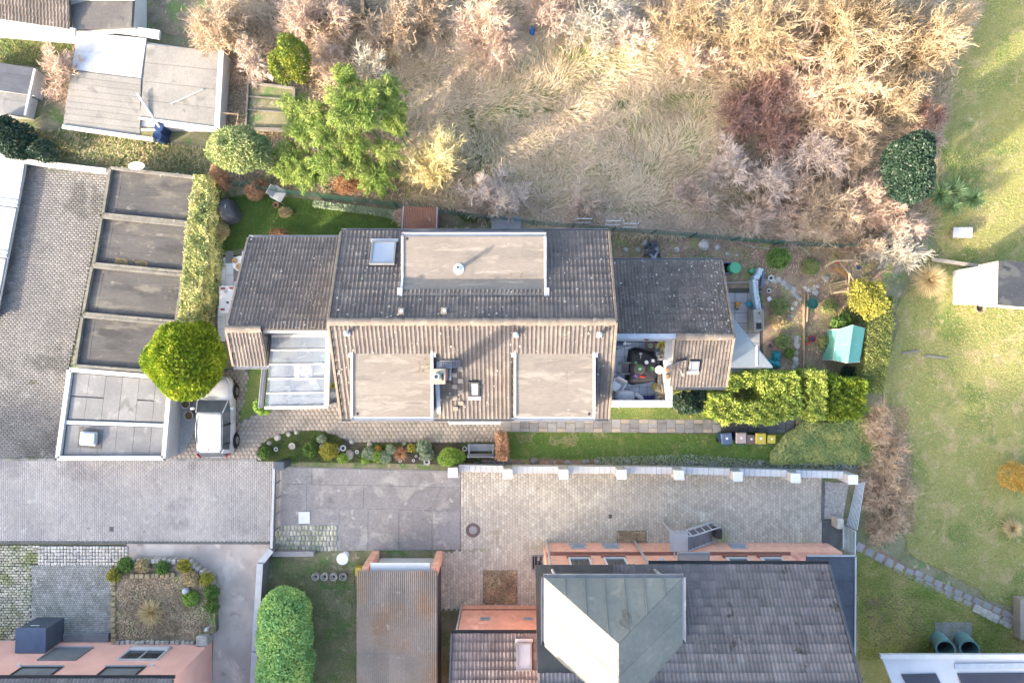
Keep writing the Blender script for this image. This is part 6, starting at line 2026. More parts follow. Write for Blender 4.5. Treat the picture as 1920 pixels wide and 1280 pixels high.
# --- the parked car, nose to the north
def car():
 cx = -14.46
 yf, yr = -1.72, -5.66
 L = yf - yr
 t = thing('parked_car', 'white compact hatchback parked nose in under the round thuja', 'car', (cx, (yf + yr) / 2, 0))
 bodyw = .875
 # stations from the nose (0) to the tail (1): half width at sill, waist half width, waist z, deck z (centre)
 stn = [(0.0, .50, .46, .52, .56), (.015, .62, .60, .60, .66), (.05, .76, .73, .68, .76), (.13, .85, .81, .74, .86), (.22, .875, .84, .80, .93), (.29, .875, .84, .84, .98), (.40, .875, .835, .88, .99), (.55, .875, .835, .91, 1.0), (.72, .875, .83, .94, 1.0), (.86, .86, .81, .95, 1.0), (.95, .80, .74, .92, .96), (.985, .70, .64, .84, .86), (1.0, .58, .52, .66, .68)]
 vs, fs = [], []
 for (f, wl_, ww_, wz_, dz_) in stn:
  y = yf - f * L
  prof = [(0, .22), (wl_ * .9, .22), (wl_, .38), (wl_ * 1.0, .60), (ww_, wz_), (ww_ * .86, wz_ + (dz_ - wz_) * .6), (ww_ * .5, dz_ - .01), (0, dz_)]
  vs.append([(cx + x, y, z) for x, z in prof] + [(cx - x, y, z) for x, z in prof[-2:0:-1]])
 k = len(vs[0])
 m = MB()
 m.add([p for r_ in vs for p in r_], [(a * k + i, a * k + (i + 1) % k, (a + 1) * k + (i + 1) % k, (a + 1) * k + i) for a in range(len(vs) - 1) for i in range(k)] + [tuple(range(k - 1, -1, -1)), tuple((len(vs) - 1) * k + i for i in range(k))])
 body = m.build('body', _M['car_paint'], t, smooth=True)
 sub = body.modifiers.new('sub', 'SUBSURF'); sub.levels = 1; sub.render_levels = 2
 # glasshouse: dark block with the white roof and pillars laid over it
 gs = [(.285, .72, .98, .10), (.42, .64, 1.38, 1), (.60, .655, 1.445, 1), (.78, .64, 1.425, 1), (.90, .60, 1.36, 1), (.982, .60, .95, .1)]
 low = [(.255, .76), (.42, .815), (.60, .82), (.78, .80), (.91, .76), (.99, .60)]
 vs = []
 for (f, wt, zt, _), (fl_, wlw) in zip(gs, low):
  yt, yl = yf - f * L, yf - fl_ * L
  z_l = .92
  vs.append([(cx - wlw, yl, z_l), (cx - wt, yt, zt - .02), (cx - wt * .5, yt, zt + .01), (cx, yt, zt + .015), (cx + wt * .5, yt, zt + .01), (cx + wt, yt, zt - .02), (cx + wlw, yl, z_l)])
 k = 7
 m = MB()
 m.add([p for r_ in vs for p in r_], [(a * k + i, (a + 1) * k + i, (a + 1) * k + i + 1, a * k + i + 1) for a in range(len(vs) - 1) for i in range(k - 1)])
 m.build('windows', _M['car_glass'], t, smooth=False)
 # roof skin
 m = MB()
 rs = [[tuple(Vector(p) * .4 + Vector(q_) * .6) for p, q_ in zip(vs[1], vs[2])] if False else vs[1], vs[2], vs[3], vs[4]]
 up = Vector((0, 0, .022))
 m.add([Vector(p) + up for r_ in rs for p in r_[1:6]], [(a * 5 + i, (a + 1) * 5 + i, (a + 1) * 5 + i + 1, a * 5 + i + 1) for a in range(3) for i in range(4)])
 ro = m.build('roof', _M['car_paint'], t, smooth=True)
 s2 = ro.modifiers.new('sub', 'SUBSURF'); s2.levels = 1; s2.render_levels = 2
 so = ro.modifiers.new('sol', 'SOLIDIFY'); so.thickness = .02; so.offset = -1
 # tailgate spoiler strip and rear frame, pillars
 for sg in (-1, 1):
  i1 = 1 if sg < 0 else 5
  i0 = 0 if sg < 0 else 6
  for a_, b_ in ((0, 1),):
   m = MB(); m.beam(Vector(vs[0][i0]) + Vector((0, 0, .01)), Vector(vs[1][i1]) + Vector((sg * .0, 0, .012)), .05, .03); bld(m, 'pillar', 'car_paint', t, bevel=.008)
  m = MB(); m.beam(Vector(vs[3][i0]) + Vector((sg * .006, -.1, 0)), Vector(vs[3][i1]) + Vector((sg * .006, -.14, .0)), .06, .03); bld(m, 'pillar', 'black', t)
  m = MB(); m.beam(Vector(vs[2][i0]) + Vector((sg * .01, .12, 0)), Vector(vs[2][i1]) + Vector((sg * .01, .08, .0)), .09, .03); bld(m, 'pillar', 'black', t)
  m = MB(); m.beam(Vector(vs[4][i0]) + Vector((sg * .01, -.02, 0)), Vector(vs[4][i1]) + Vector((sg * .012, .02, .0)), .20, .05); bld(m, 'pillar', 'car_paint', t)
  m = MB(); m.beam((cx + sg * .60, yf - .47 * L, 1.462), (cx + sg * .595, yf - .84 * L, 1.45), .03, .035); bld(m, 'roof_rail', 'dark_metal', t)
  m = MB(); m.obox((cx + sg * .86 - .02, yf - .365 * L, .93), (sg * .2, -.02, .02), (0, -.13, 0), (0, 0, .14)); mi = bld(m, 'wing_mirror', 'car_paint', t, bevel=.03, seg=2)
  for f in (.185, .80):
   yw_ = yf - f * L
   m = MB()
   prof = [(.30, -.11), (.325, -.08), (.325, .08), (.30, .11), (.20, .112)]
   n = 20
   b0 = len(m.v)
   for r_, w__ in prof:
    for i in range(n):
     a = 2 * math.pi * i / n
     m.v.append((cx + sg * (.80 + w__), yw_ + r_ * math.cos(a), .325 + r_ * math.sin(a)))
   for kk in range(len(prof) - 1):
    for i in range(n): m.f.append((b0 + kk * n + i, b0 + kk * n + (i + 1) % n, b0 + (kk + 1) * n + (i + 1) % n, b0 + (kk + 1) * n + i))
   wh = m.build('wheel', _M['rubber'], t, smooth=True)
   m = MB()
   for i in range(5):
    a = 2 * math.pi * i / 5
    m.beam((cx + sg * .905, yw_, .325), (cx + sg * .90, yw_ + .2 * math.cos(a), .325 + .2 * math.sin(a)), .02, .06)
   m.tube((cx + sg * .86, yw_, .325), (cx + sg * .888, yw_, .325), .21, .21, 16)
   m.build('rim', _M['zinc'], wh)
   # arch lip
   m = MB()
   for i in range(9):
    a0, a1 = math.pi * i / 9, math.pi * (i + 1) / 9
    m.beam((cx + sg * .885, yw_ + .38 * math.cos(a0), .325 + .38 * math.sin(a0)), (cx + sg * .885, yw_ + .38 * math.cos(a1), .325 + .38 * math.sin(a1)), .04, .07)
   bld(m, 'wheel_arch', 'rubber', t)
  m = MB(); m.beam((cx + sg * .56, yf - .025, .69), (cx + sg * .78, yf - .27, .79), .09, .06); bld(m, 'headlight', 'lamp_clear', t, bevel=.02)
  m = MB(); m.beam((cx + sg * .60, yr + .05, .88), (cx + sg * .80, yr + .22, .93), .08, .16); bld(m, 'tail_light', 'lamp_red', t, bevel=.02)
  for yy in (.44, .62):
   m = MB(); m.beam((cx + sg * .872, yf - yy * L, .74), (cx + sg * .872, yf - yy * L - .18, .74), .03, .03); bld(m, 'door_handle', 'car_paint', t, bevel=.006)
 m = MB(); m.obox((cx - .50, yr + .44, 1.365), (1.0, 0, 0), (0, -.09, -.015), (0, 0, .03)); bld(m, 'spoiler', 'car_paint', t, bevel=.012)
 m = MB(); m.lathe((cx, yr + .5, 1.44), [(.035, 0), (.02, .04), (.006, .06)], 8, .6, 1.6); bld(m, 'antenna', 'black', t)
 m = MB(); m.box(cx, yr - .0, .52, .5, .03, .11); bld(m, 'number_plate', 'white_paint', t)
 m = MB(); m.box(cx, yf - .0, .40, .5, .03, .11); bld(m, 'number_plate', 'white_paint', t)
 m = MB(); m.beam((cx - .45, yf - .262 * L, 1.0), (cx + .1, yf - .268 * L, 1.0), .02, .02); bld(m, 'wiper', 'black', t)
 m = MB(); m.box(cx, (yf + yr) / 2, .18, 1.5, L * .9, .06); bld(m, 'underbody', 'black', t)

car()
# plant pots between garage and car
for (px, py, lb_) in ((353, 779, 'round terracotta planter between the white garage and the car'), (347, 757, 'flower pot half hidden under the thuja beside the car')):
 q = P(px, py, .4)
 t = thing('flower_pot', lb_, 'flower pot', (q.x, q.y, 0))
 m = MB(); m.lathe((q.x, q.y, 0), [(.17, 0), (.23, .36), (.25, .40), (.20, .40), (.19, .30)], 16); bld(m, 'pot', 'stone', t)
 m = MB(); m.lathe((q.x, q.y, .30), [(.19, 0), (.03, .05)], 14); bld(m, 'soil', 'dirt_rim', t)
one('post_box', 'blue grey metal box on a post at the driveway corner', 'box', MB().box(P(526, 872, .9).x, P(0, 872, .9).y, .05, .40, .34, .95).box(P(526, 872, .9).x, P(0, 872, .9).y, 1.0, .46, .40, .06), 'box_blue', bevel=.02)
# satellite dish and hose on the first garage
q = P(256, 311, 1.9)
t = thing('satellite_dish', 'oval white satellite dish at the north edge of the garage row', 'satellite dish', (q.x, q.y, 0))
m = MB(); m.lathe((q.x, q.y, 1.75), [(.02, 0), (.2, .04), (.38, .14), (.40, .15), (.385, .16)], 20, 1, .5); bld(m, 'dish', 'white_trim', t)
m = MB(); m.tube((q.x, q.y + .1, 0), (q.x, q.y + .1, 1.8), .03); bld(m, 'mast', 'steel', t)
pts = [P(x, y, GZ - .10) for x, y in ((300, 331), (304, 325), (311, 324), (318, 328), (326, 327), (333, 325), (338, 330), (330, 331), (334, 325), (342, 332))]
one('garden_hose', 'loose white hose lying on the northmost garage roof', 'hose', MB().path(pts, .03), 'white_trim')
# pole and blue barrels by the workshop
q = P(298, 244, .6)
for px, py, lb_ in ((300, 240, 'blue barrel beside the workshop corner, the upper one'), (297, 255, 'smaller blue barrel below its twin at the workshop corner')):
 q = P(px, py, .7); one('barrel', lb_, 'barrel', MB().lathe((q.x, q.y, 0), [(.22, 0), (.26, .2), (.27, .45), (.24, .8), (.2, .84)], 16), 'blue_plastic')
one('pole', 'long pale pole leaning across the workshop roof', 'pole', MB().beam(P(258, 176, 1.15), P(300, 240, .8), .11, .08), 'zinc_pale', bevel=.02)
one('ridge_batten', 'thin white batten lying crooked on the grey workshop roof', 'batten', MB().beam(P(320, 195, .97), P(381, 168, .97), .05, .03), 'zinc_pale')
one('pipe_frame', 'rusty bent pipe frame east of the workshop', 'frame', MB().path([P(418, 212, .9), P(447, 214, .9), P(441, 244, .1)], .035), 'wood')
# old cold frame bed north of the bamboo
cf = thing('raised_bed', 'mossy wooden framed planting bed beside the bamboo', 'raised bed', (*P(505, 195, .3)[:2], 0))
c4 = [P(465, 154, .4), P(552, 165, .4), P(545, 242, .4), P(460, 240, .4)]
for i in range(4):
 m = MB(); m.beam(c4[i] - Vector((0, 0, .2)), c4[(i + 1) % 4] - Vector((0, 0, .2)), .09, .4); bld(m, 'board', 'wood_grey', cf)
m = MB(); m.prism([tuple(lerp(p, sum(c4, Vector()) / 4, .03)[:2]) for p in c4][::-1], .0, .25); bld(m, 'soil', 'rough_ground', cf)
for y_ in (181, 206):
 m = MB(); m.beam(P(465, y_, .32), P(548, y_ + 6, .32), .06, .08); bld(m, 'divider', 'wood_grey', cf)
# old wooden bench and posts in the brambles at the top
wb_ = thing('wooden_rail', 'old wooden rail and bench boards at the top edge among bare bushes', 'bench', (*P(630, 40, .4)[:2], 0))
for y_, w_ in ((28, .14), (41, .22)):
 m = MB(); m.beam(P(575, y_, .55), P(682, y_ + 1, .55), w_, .06); bld(m, 'board', 'wood', wb_)
for x_ in (585, 624, 676):
 m = MB(); m.box(P(x_, 0, .3).x, P(0, 38, .3).y, 0, .12, .5, .52); bld(m, 'leg', 'wood', wb_)
q = P(684, 20, .7); one('post', 'dark wooden post at the end of the old rail', 'post', MB().box(q.x, q.y, 0, .18, .9, 1.2), 'bark', bevel=.02)
q = P(998, 54, .4); one('plastic_bag', 'crumpled bright blue bag lying under the bare bushes', 'bag', MB().lathe((q.x, q.y, 0), [(.10, 0), (.19, .1), (.14, .26), (.05, .36), (.08, .42)], 9, .8, 1.3), 'blue_bright')
q = P(1148, 43, .3); one('plastic_bag', 'small pale blue scrap under the top bushes', 'bag', MB().lathe((q.x, q.y, 0), [(.06, 0), (.12, .08), (.05, .2)], 7), 'pale_sheet')

# --- garden furniture, north-west garden
q = P(422, 393, .8)
gr = thing('covered_grill', 'grill under a dark grey cover with a small white emblem beside the hedge', 'grill', (q.x, q.y, 0))
def rot2(x, y, a): return (x * math.cos(a) - y * math.sin(a), x * math.sin(a) + y * math.cos(a))
an_ = R(-68)
m = MB()
rings = [(0.02, .60, .42), (.45, .58, .40), (.80, .55, .38), (.98, .46, .30), (1.06, .40, .18), (1.08, .36, .06)]
n = 16
for z_, a_, b_ in rings:
 for i in range(n):
  tt = 2 * math.pi * i / n
  ex = .55
  x_ = a_ * math.copysign(abs(math.cos(tt)) ** ex, math.cos(tt)) * random.uniform(.97, 1.02)
  y_ = b_ * math.copysign(abs(math.sin(tt)) ** ex, math.sin(tt)) * random.uniform(.97, 1.02)
  X_, Y_ = rot2(x_, y_, an_)
  m.v.append((q.x + X_, q.y + Y_, z_))
for k in range(len(rings) - 1):
 for i in range(n): m.f.append((k * n + i, k * n + (i + 1) % n, (k + 1) * n + (i + 1) % n, (k + 1) * n + i))
m.f.append(tuple((len(rings) - 1) * n + i for i in range(n)))
bld(m, 'cover', 'grill_cover', gr)
m = MB()
for k, dx in enumerate((-.05, .0, .055)): m.obox((q.x + .10, q.y + .12 + dx - .02, 1.07), (.05, .005, .0), (0, .03, 0), (0, 0, .012))
bld(m, 'emblem', 'white_paint', gr)
# white plastic chair near the fence
def chair(label, px, py, rot, mat='white_trim', z=0.0, group=None, s=1.0):
 q = P(px, py, z + .5)
 t = thing('garden_chair', label, 'chair', (q.x, q.y, z), group)
 def T(x, y, zz): X, Y = rot2(x * s, y * s, rot); return Vector((q.x + X, q.y + Y, z + zz))
 m = MB(); m.obox(T(-.22, -.22, .42), T(.22, -.22, .42) - T(-.22, -.22, .42), T(-.22, .22, .42) - T(-.22, -.22, .42), (0, 0, .03)); bld(m, 'seat', mat, t, bevel=.01)
 m = MB(); m.obox(T(-.22, .22, .46), T(.22, .22, .46) - T(-.22, .22, .46), T(-.22, .36, .92) - T(-.22, .22, .46), T(0, .03, 0) - T(0, 0, 0)); bld(m, 'backrest', mat, t, bevel=.01)
 for sx in (-1, 1):
  m = MB(); m.beam(T(sx * .25, -.22, .64), T(sx * .25, .26, .66), .06, .035); m.beam(T(sx * .25, -.22, .62), T(sx * .25, -.24, .0), .04, .04); bld(m, 'armrest', mat, t)
  m = MB(); m.beam(T(sx * .22, .24, .42), T(sx * .24, .30, .0), .04, .04); bld(m, 'leg', mat, t)
 return t
chair('white plastic armchair with grey seat standing by the mesh fence', 523, 365, R(60), s=1.15)
def pot(px, py, label, r=.16, h=.25, mat='terracotta', z=0.0, group=None, name='flower_pot', soil='pot_soil'):
 q = P(px, py, z + h)
 t = thing(name, label, 'flower pot', (q.x, q.y, z), group)
 m = MB(); m.lathe((q.x, q.y, z), [(r * .7, 0), (r * .95, h * .85), (r * 1.05, h * .86), (r * 1.05, h), (r * .88, h), (r * .85, h * .8)], 16); bld(m, 'pot', mat, t)
 m = MB(); m.lathe((q.x, q.y, z), [(r * .85, h * .78), (r * .2, h * .82)], 14); bld(m, 'soil', soil, t)
 return t
pot(422, 369, 'small terracotta pot above the covered grill', .11, .2)
pot(517, 384, 'terracotta pot on the soil south of the white armchair', .14, .25)
# round white table with bread plates, long white table with red napkins
q = P(450, 494, .74)
rt = thing('garden_table', 'round white table with baskets at the eave of the west wing', 'table', (q.x, q.y, 0))
m = MB(); m.lathe((q.x, q.y, 0), [(.36, .70), (.37, .72), (.37, .74), (.34, .745)], 24); bld(m, 'table_top', 'white_paint', rt)
m = MB(); m.lathe((q.x, q.y, 0), [(.22, .036), (.2, .07), (.04, .1), (.04, .7)], 10); bld(m, 'pedestal', 'white_trim', rt)
for dx, dy, r_, lb_ in ((-.22, .13, .13, 'wicker basket on the round white table, the one nearest the lawn'), (-.02, -.16, .15, 'larger wicker basket on the round white table beside the eave')):
 one('basket', lb_, 'basket', MB().lathe((q.x + dx, q.y + dy, .745), [(r_ * .7, 0), (r_, .06), (r_ * 1.02, .07), (r_ * .8, .07), (r_ * .7, .03)], 16), 'food')
q = P(427, 561, .74)
lt = thing('garden_table', 'long white table set with red napkins on the west terrace', 'table', (q.x, q.y, 0))
x0, x1, y0, y1 = P(411, 0, .74).x, P(452, 0, .74).x, P(0, 587, .74).y, P(0, 536, .74).y
m = MB(); m.box((x0 + x1) / 2, (y0 + y1) / 2, .71, x1 - x0, y1 - y0, .035); bld(m, 'table_top', 'white_paint', lt, bevel=.008)
for sx in (x0 + .07, x1 - .07):
 for sy in (y0 + .07, y1 - .07):
  m = MB(); m.box(sx, sy, .036, .05, .05, .674); bld(m, 'leg', 'white_trim', lt)
for i, (px, py, w_) in enumerate(((418, 541, 'by the lawn end, nearer the gravel'), (434, 540, 'by the lawn end, nearer the roof'), (417.5, 580, 'at the far end from the lawn, nearer the gravel'), (434, 580, 'at the far end from the lawn, nearer the roof'))):
 q = P(px, py, .75); one('napkin', 'red napkin on the white table ' + w_, 'napkin', MB().box(q.x, q.y, .746, .20, .10, .02), 'red_mark', 'red napkins on the white table')
q = P(427, 567, .8); one('cutlery_jar', 'small dark glass jar in the middle of the long white table', 'jar', MB().lathe((q.x, q.y, .746), [(.04, 0), (.05, .1), (.03, .12)], 10), 'dark_metal')
q = P(423, 546, .8); one('plate', 'white plate on the long table between two napkins', 'plate', MB().lathe((q.x, q.y, .746), [(.05, 0), (.10, .015), (.09, .02)], 14), 'zinc_pale')

# --- conservatory contents
fz_ = .06
def inside_box(px0, py0, px1, py1, z, name, label, cat, mat, z0=fz_, bev=.02):
 a, b = P(px0, py0, z), P(px1, py1, z)
 return one(name, label, cat, MB().prism([(a.x, b.y), (b.x, b.y), (b.x, a.y), (a.x, a.y)], z0, z), mat, bevel=bev)
inside_box(512, 640, 526, 728, .9, 'sideboard', 'long white sideboard under the conservatory glass', 'sideboard', 'white_paint')
inside_box(527, 640, 532, 740, .5, 'low_shelf', 'narrow grey shelf beside the white sideboard in the conservatory', 'shelf', 'zinc_pale')
q = P(568, 697, .75)
t = thing('dining_table', 'small set table in the middle of the conservatory', 'table', (q.x, q.y, fz_))
m = MB(); m.box(q.x, q.y, .72, .85, .85, .04); bld(m, 'table_top', 'grey_cover', t)
for sx in (-.36, .36):
 for sy in (-.36, .36): m = MB(); m.box(q.x + sx, q.y + sy, fz_, .05, .05, .66); bld(m, 'leg', 'white_trim', t)
for i, (dx, dy, w_) in enumerate(((-.25, -.25, 'beside the lounger'), (-.22, .1, 'nearest the sideboard'), (.2, -.28, 'near the house wall'), (.02, .05, 'in the middle'), (.25, .2, 'in the far corner'))):
 one('tableware', f'white dish on the conservatory table {w_}', 'dish', MB().lathe((q.x + dx, q.y + dy, .765), [(.06, 0), (.12, .04), (.1, .05)], 12), 'white_paint', 'white dishes on the conservatory table')
chair('white metal chair by the north end of the conservatory', 566, 655, R(200), 'white_trim', fz_)
chair('white chair in the conservatory south corner beside plants', 536, 735, R(100), 'white_trim', fz_)
chair('white armchair beside the conservatory table and house wall', 597, 690, R(-90), 'white_trim', fz_)
q = P(578, 727, .4)
t = thing('lounger', 'beige cushioned lounger set askew in the conservatory', 'lounger', (q.x, q.y, fz_))
a_ = R(28)
def T(x, y, z): X, Y = rot2(x, y, a_); return Vector((q.x + X, q.y + Y, z))
m = MB(); m.obox(T(-.55, -.3, .32), T(.2, -.3, .32) - T(-.55, -.3, .32), T(-.55, .3, .32) - T(-.55, -.3, .32), (0, 0, .1)); bld(m, 'seat', 'cushion', t, bevel=.03)
m = MB(); m.obox(T(.2, -.3, .34), T(.6, -.3, .62) - T(.2, -.3, .34), T(.2, .3, .34) - T(.2, -.3, .34), (0, 0, .1)); bld(m, 'backrest', 'white_trim', t, bevel=.03)
for x_ in (-.5, .5):
 for y_ in (-.26, .26): m = MB(); m.beam(T(x_, y_, fz_), T(x_, y_, .34), .04, .04); bld(m, 'leg', 'zinc', t)
q = P(606, 674, .6); one('side_bowl', 'pale aqua bowl near the conservatory house wall', 'bowl', MB().lathe((q.x, q.y, .5), [(.12, 0), (.24, .14), (.22, .14), (.1, .04)], 16).lathe((q.x, q.y, fz_), [(.12, 0), (.05, .1), (.1, .44)], 10), 'aqua_pipe')
for i, (px, py, w_) in enumerate(((518, 646, 'on the sideboard end'), (546, 662, 'beside the north chair'), (540, 748, 'in the south corner'), (520, 742, 'against the outer glass'))):
 pot(px, py, 'white potted plant in the conservatory ' + w_, .13, .22, 'white_trim', .9 if i == 0 else fz_)
inside_box(512, 745, 606, 757, .45, 'window_bench', 'long white bench along the south glass of the conservatory', 'bench', 'white_trim')
# gap between conservatory and house
pot(624, 723, 'yellow green potted plant in the gap beside the conservatory', .14, .5, 'yellow_plastic', 0.0, soil='leaf_plain')
q = P(625, 740, .5); one('stacked_pots', 'white pots stacked in the gap beside the conservatory', 'pots', MB().lathe((q.x, q.y, 0), [(.1, 0), (.15, .3), (.12, .34), (.16, .6)], 10), 'white_trim')

# --- roof terrace contents
z = TZ
def tq(px, py, dz): return P(px, py, z + dz)
tc = tq(1207, 690, .72)
tt_ = thing('covered_table', 'terrace table with chairs under a draped black cover', 'table', (tc.x, tc.y, z))
ol = [(1182, 657), (1194, 654), (1206, 655), (1215, 664), (1232, 668), (1232, 700), (1226, 714), (1208, 718), (1188, 721), (1176, 714), (1178, 690), (1180, 672)]
n = len(ol)
m = MB()
rg = []
for zz, s_ in ((.01, 1.06), (.35, 1.02), (.62, .97), (.70, .88), (.735, .74), (.74, .3)):
 for i, (x_, y_) in enumerate(ol):
  p = tq(x_, y_, .4)
  p = Vector((tc.x, tc.y, 0)) + (Vector((p.x, p.y, 0)) - Vector((tc.x, tc.y, 0))) * s_ * random.uniform(.96, 1.03)
  m.v.append((p.x, p.y, z + zz + random.uniform(-.008, .008) * (zz > .1)))
for k in range(5):
 for i in range(n): m.f.append((k * n + i, (k + 1) * n + i, (k + 1) * n + (i + 1) % n, k * n + (i + 1) % n))
m.f = [f[::-1] for f in m.f]
m.f.append(tuple(5 * n + i for i in range(n)))
cvb = m.build('cover', _M['black_cloth'], tt_, smooth=False)
m = MB(); m.box(tc.x, tc.y, z, .12, .12, .7); bld(m, 'leg', 'dark_metal', tt_)
tz = .745
def disc(px, py, r, h, name, label, cat, mat, dz=tz, group=None):
 q = tq(px, py, dz); return one(name, label, cat, MB().lathe((q.x, q.y, z + dz), [(r * .8, 0), (r, h * .5), (r * .9, h), (r * .3, h * .9)], 16), mat, group)
disc(1199, 692, .26, .03, 'tray', 'round brown tray with green plants on the black cover', 'tray', 'brown_plastic')
def rosette(px, py, r, n, mat, name, label, cat, dz, tilt=.5, h=.1, group=None, ln=None):
 q = tq(px, py, dz + .05)
 C, A, Nn = [], [], []
 for ring in range(2):
  k = n if ring == 0 else n // 2 + 1
  for i in range(k):
   a = 2 * math.pi * (i + .5 * ring) / k
   d = np.array([math.cos(a), math.sin(a), tilt + ring * .6])
   d = d / np.linalg.norm(d)
   rr = r * (1 if ring == 0 else .6)
   C.append(np.array([q.x, q.y, z + dz + .02]) + d * rr * .55); A.append(d); Nn.append(np.array([0, 0, 1.0]))
 V, Fq = leaves_mesh(np.array(C), np.array(A), np.array(Nn), r, r * .45)
 o = np_mesh(name, V, Fq, _M[mat])
 return tag(o, label, cat, group)
rosette(1199, 691, .20, 9, 'leaf_plain', 'table_plant', 'ring of green leaves on the brown tray of the terrace table', 'plant', .78)
rosette(1222, 691, .13, 8, 'leaf_plain', 'table_plant', 'small green star plant between tray and white stool', 'plant', .76)
rosette(1192, 705, .13, 8, 'pink_flower', 'paper_flower', 'pale purple flower decoration at the corner of the black cover', 'flower', .76)
disc(1192, 680, .075, .05, 'dish', 'small green dish above the brown tray', 'dish', 'leaf_plain')
disc(1199, 691.5, .07, .12, 'candle', 'pale candle in the centre of the brown tray', 'candle', 'white_trim', .78)
disc(1212, 679, .09, .04, 'dish', 'white dish on the black cover near the white lantern', 'dish', 'white_paint')
q = tq(1205, 706, tz); one('red_glove', 'bright red cloth lying beside the purple flower', 'cloth', MB().lathe((q.x, q.y, z + tz), [(.06, 0), (.10, .02), (.04, .04)], 8, 1.5, .6), 'red_plastic')
q = tq(1224, 676, tz); one('small_box', 'small white box with dark top on the black cover', 'box', MB().box(q.x, q.y, z + tz, .13, .13, .06), 'white_paint', bevel=.005)
q = tq(1201, 667, tz); one('brush', 'pale dish brush lying at the head of the covered table', 'brush', MB().beam((q.x, q.y - .12, z + tz + .02), (q.x, q.y + .06, z + tz + .02), .03, .03).box(q.x, q.y + .10, z + tz, .12, .08, .05), 'cushion')
q = tq(1236, 693, .75); t = thing('round_stool', 'round bright white table beside the covered terrace table', 'side table', (q.x, q.y, z))
m = MB(); m.lathe((q.x, q.y, z), [(.17, .72), (.185, .73), (.185, .76), (.16, .765)], 22); bld(m, 'table_top', 'white_paint', t)
m = MB(); m.lathe((q.x, q.y, z), [(.14, 0), (.03, .03), (.03, .72)], 10); bld(m, 'pedestal', 'white_trim', t)
q = tq(1239, 668, .7); t = thing('lantern_table', 'small white shelf with lanterns against the terrace parapet', 'side table', (q.x, q.y, z))
m = MB(); m.box(q.x, q.y, z + .55, .36, .36, .04); bld(m, 'table_top', 'white_trim', t, bevel=.008)
for sx in (-.15, .15):
 for sy in (-.15, .15): m = MB(); m.box(q.x + sx, q.y + sy, z, .035, .035, .55); bld(m, 'leg', 'white_trim', t)
for dx, dy, r_, w_ in ((-.08, .06, .06, 'tall'), (.08, .06, .08, 'wide'), (.0, -.08, .06, 'short')):
 one('lantern', f'{w_} white lantern on the small white terrace shelf', 'lantern', MB().lathe((q.x + dx, q.y + dy, z + .592), [(r_, 0), (r_, .14), (r_ * .5, .18), (.02, .2)], 10), 'cream')
inside = inside
def tbox(px, py, sx, sy, dz0, h, name, label, cat, mat, rot=0, bev=.02, group=None):
 q = tq(px, py, dz0 + h); return one(name, label, cat, MB().box(q.x, q.y, z + dz0, sx, sy, h, rot), mat, group, bevel=bev)
tbox(1237, 710, .2, 1.0, 0, .5, 'sunlit_face_strip', 'narrow cream strip painted as the sunlit inner face of the terrace parapet', 'bench', 'cream')  # added box; its cream stands for sun on the parapet's inner side
tbox(1252, 693, .14, .20, PZ + .04 - TZ, .2, 'brick_pot', 'square terracotta box on the parapet beside the white round table', 'planter', 'terracotta')
tbox(1252, 706, .14, .22, PZ + .04 - TZ, .2, 'brick_pot', 'second square terracotta box on the parapet, nearer the lawn', 'planter', 'terracotta')
pot(1212, 634, 'terracotta pot standing on the north parapet of the roof terrace', .12, .16, 'terracotta', PZ + .04)
pot(1220, 648, 'wide brown planter with pale green plant under the north parapet', .24, .40, 'brown_plastic', z, soil='silver_leaf')
pot(1219, 660, 'dark round pot below the wide brown planter', .16, .35, 'dark_metal', z)
pot(1230, 725, 'yellow topped round stool at the south end of the covered table', .15, .45, 'yellow_plastic', z, soil='yellow_plastic')
pot(1236, 714, 'dark pot with a dry plant beside the yellow stool', .16, .35, 'dark_metal', z)
pot(1239, 647, 'pot with a yellow spiky plant in the parapet corner', .17, .45, 'stone', z)
pot(1238, 738, 'pot with a pale spiky plant in the south parapet corner', .18, .45, 'stone', z)
q = tq(1172, 742, .6)
t = thing('covered_grill', 'kettle grill under a pale grey cover on the roof terrace', 'grill', (q.x, q.y, z))
m = MB()
rings = [(0.02, .46, .30), (.4, .46, .30), (.62, .44, .28), (.72, .36, .22), (.74, .2, .1)]
n = 16
for z_, a_, b_ in rings:
 for i in range(n):
  tt = 2 * math.pi * i / n
  x_ = a_ * math.copysign(abs(math.cos(tt)) ** .6, math.cos(tt)); y_ = b_ * math.copysign(abs(math.sin(tt)) ** .6, math.sin(tt))
  m.v.append((q.x + x_, q.y + y_, z + z_))
for k in range(len(rings) - 1):
 for i in range(n): m.f.append((k * n + i, k * n + (i + 1) % n, (k + 1) * n + (i + 1) % n, (k + 1) * n + i))
m.f.append(tuple((len(rings) - 1) * n + i for i in range(n)))
bld(m, 'cover', 'grey_cover', t)
m = MB(); m.box(q.x + .40, q.y, z + .5, .05, .25, .04); bld(m, 'handle', 'black', t)
ch_ = chair('grey terrace chair with a white cushion close to the house wall', 1157, 724, R(-30), 'grey_cover', z, s=1.1)
q = tq(1154, 724, .5); one('seat_cushion', 'square white cushion on the grey terrace chair', 'cushion', MB().box(q.x, q.y, z + .452, .42, .42, .07, R(-30)), 'white_paint', bevel=.03)
tbox(1198, 743, .5, .22, 0, .5, 'cushion_roll', 'white rolled cushion lying by the south parapet', 'cushion', 'white_paint', R(-38), .06)
for k, w_ in enumerate(('nearest the roll', 'in the middle', 'nearest the spiky plant')):
 tbox(1211 + k * 7.5, 746, .17, .17, 0, .42, 'purple_pot', f'small purple pot by the south parapet, {w_}', 'pot', 'purple_plastic', 0, .03, 'purple pots by the parapet')
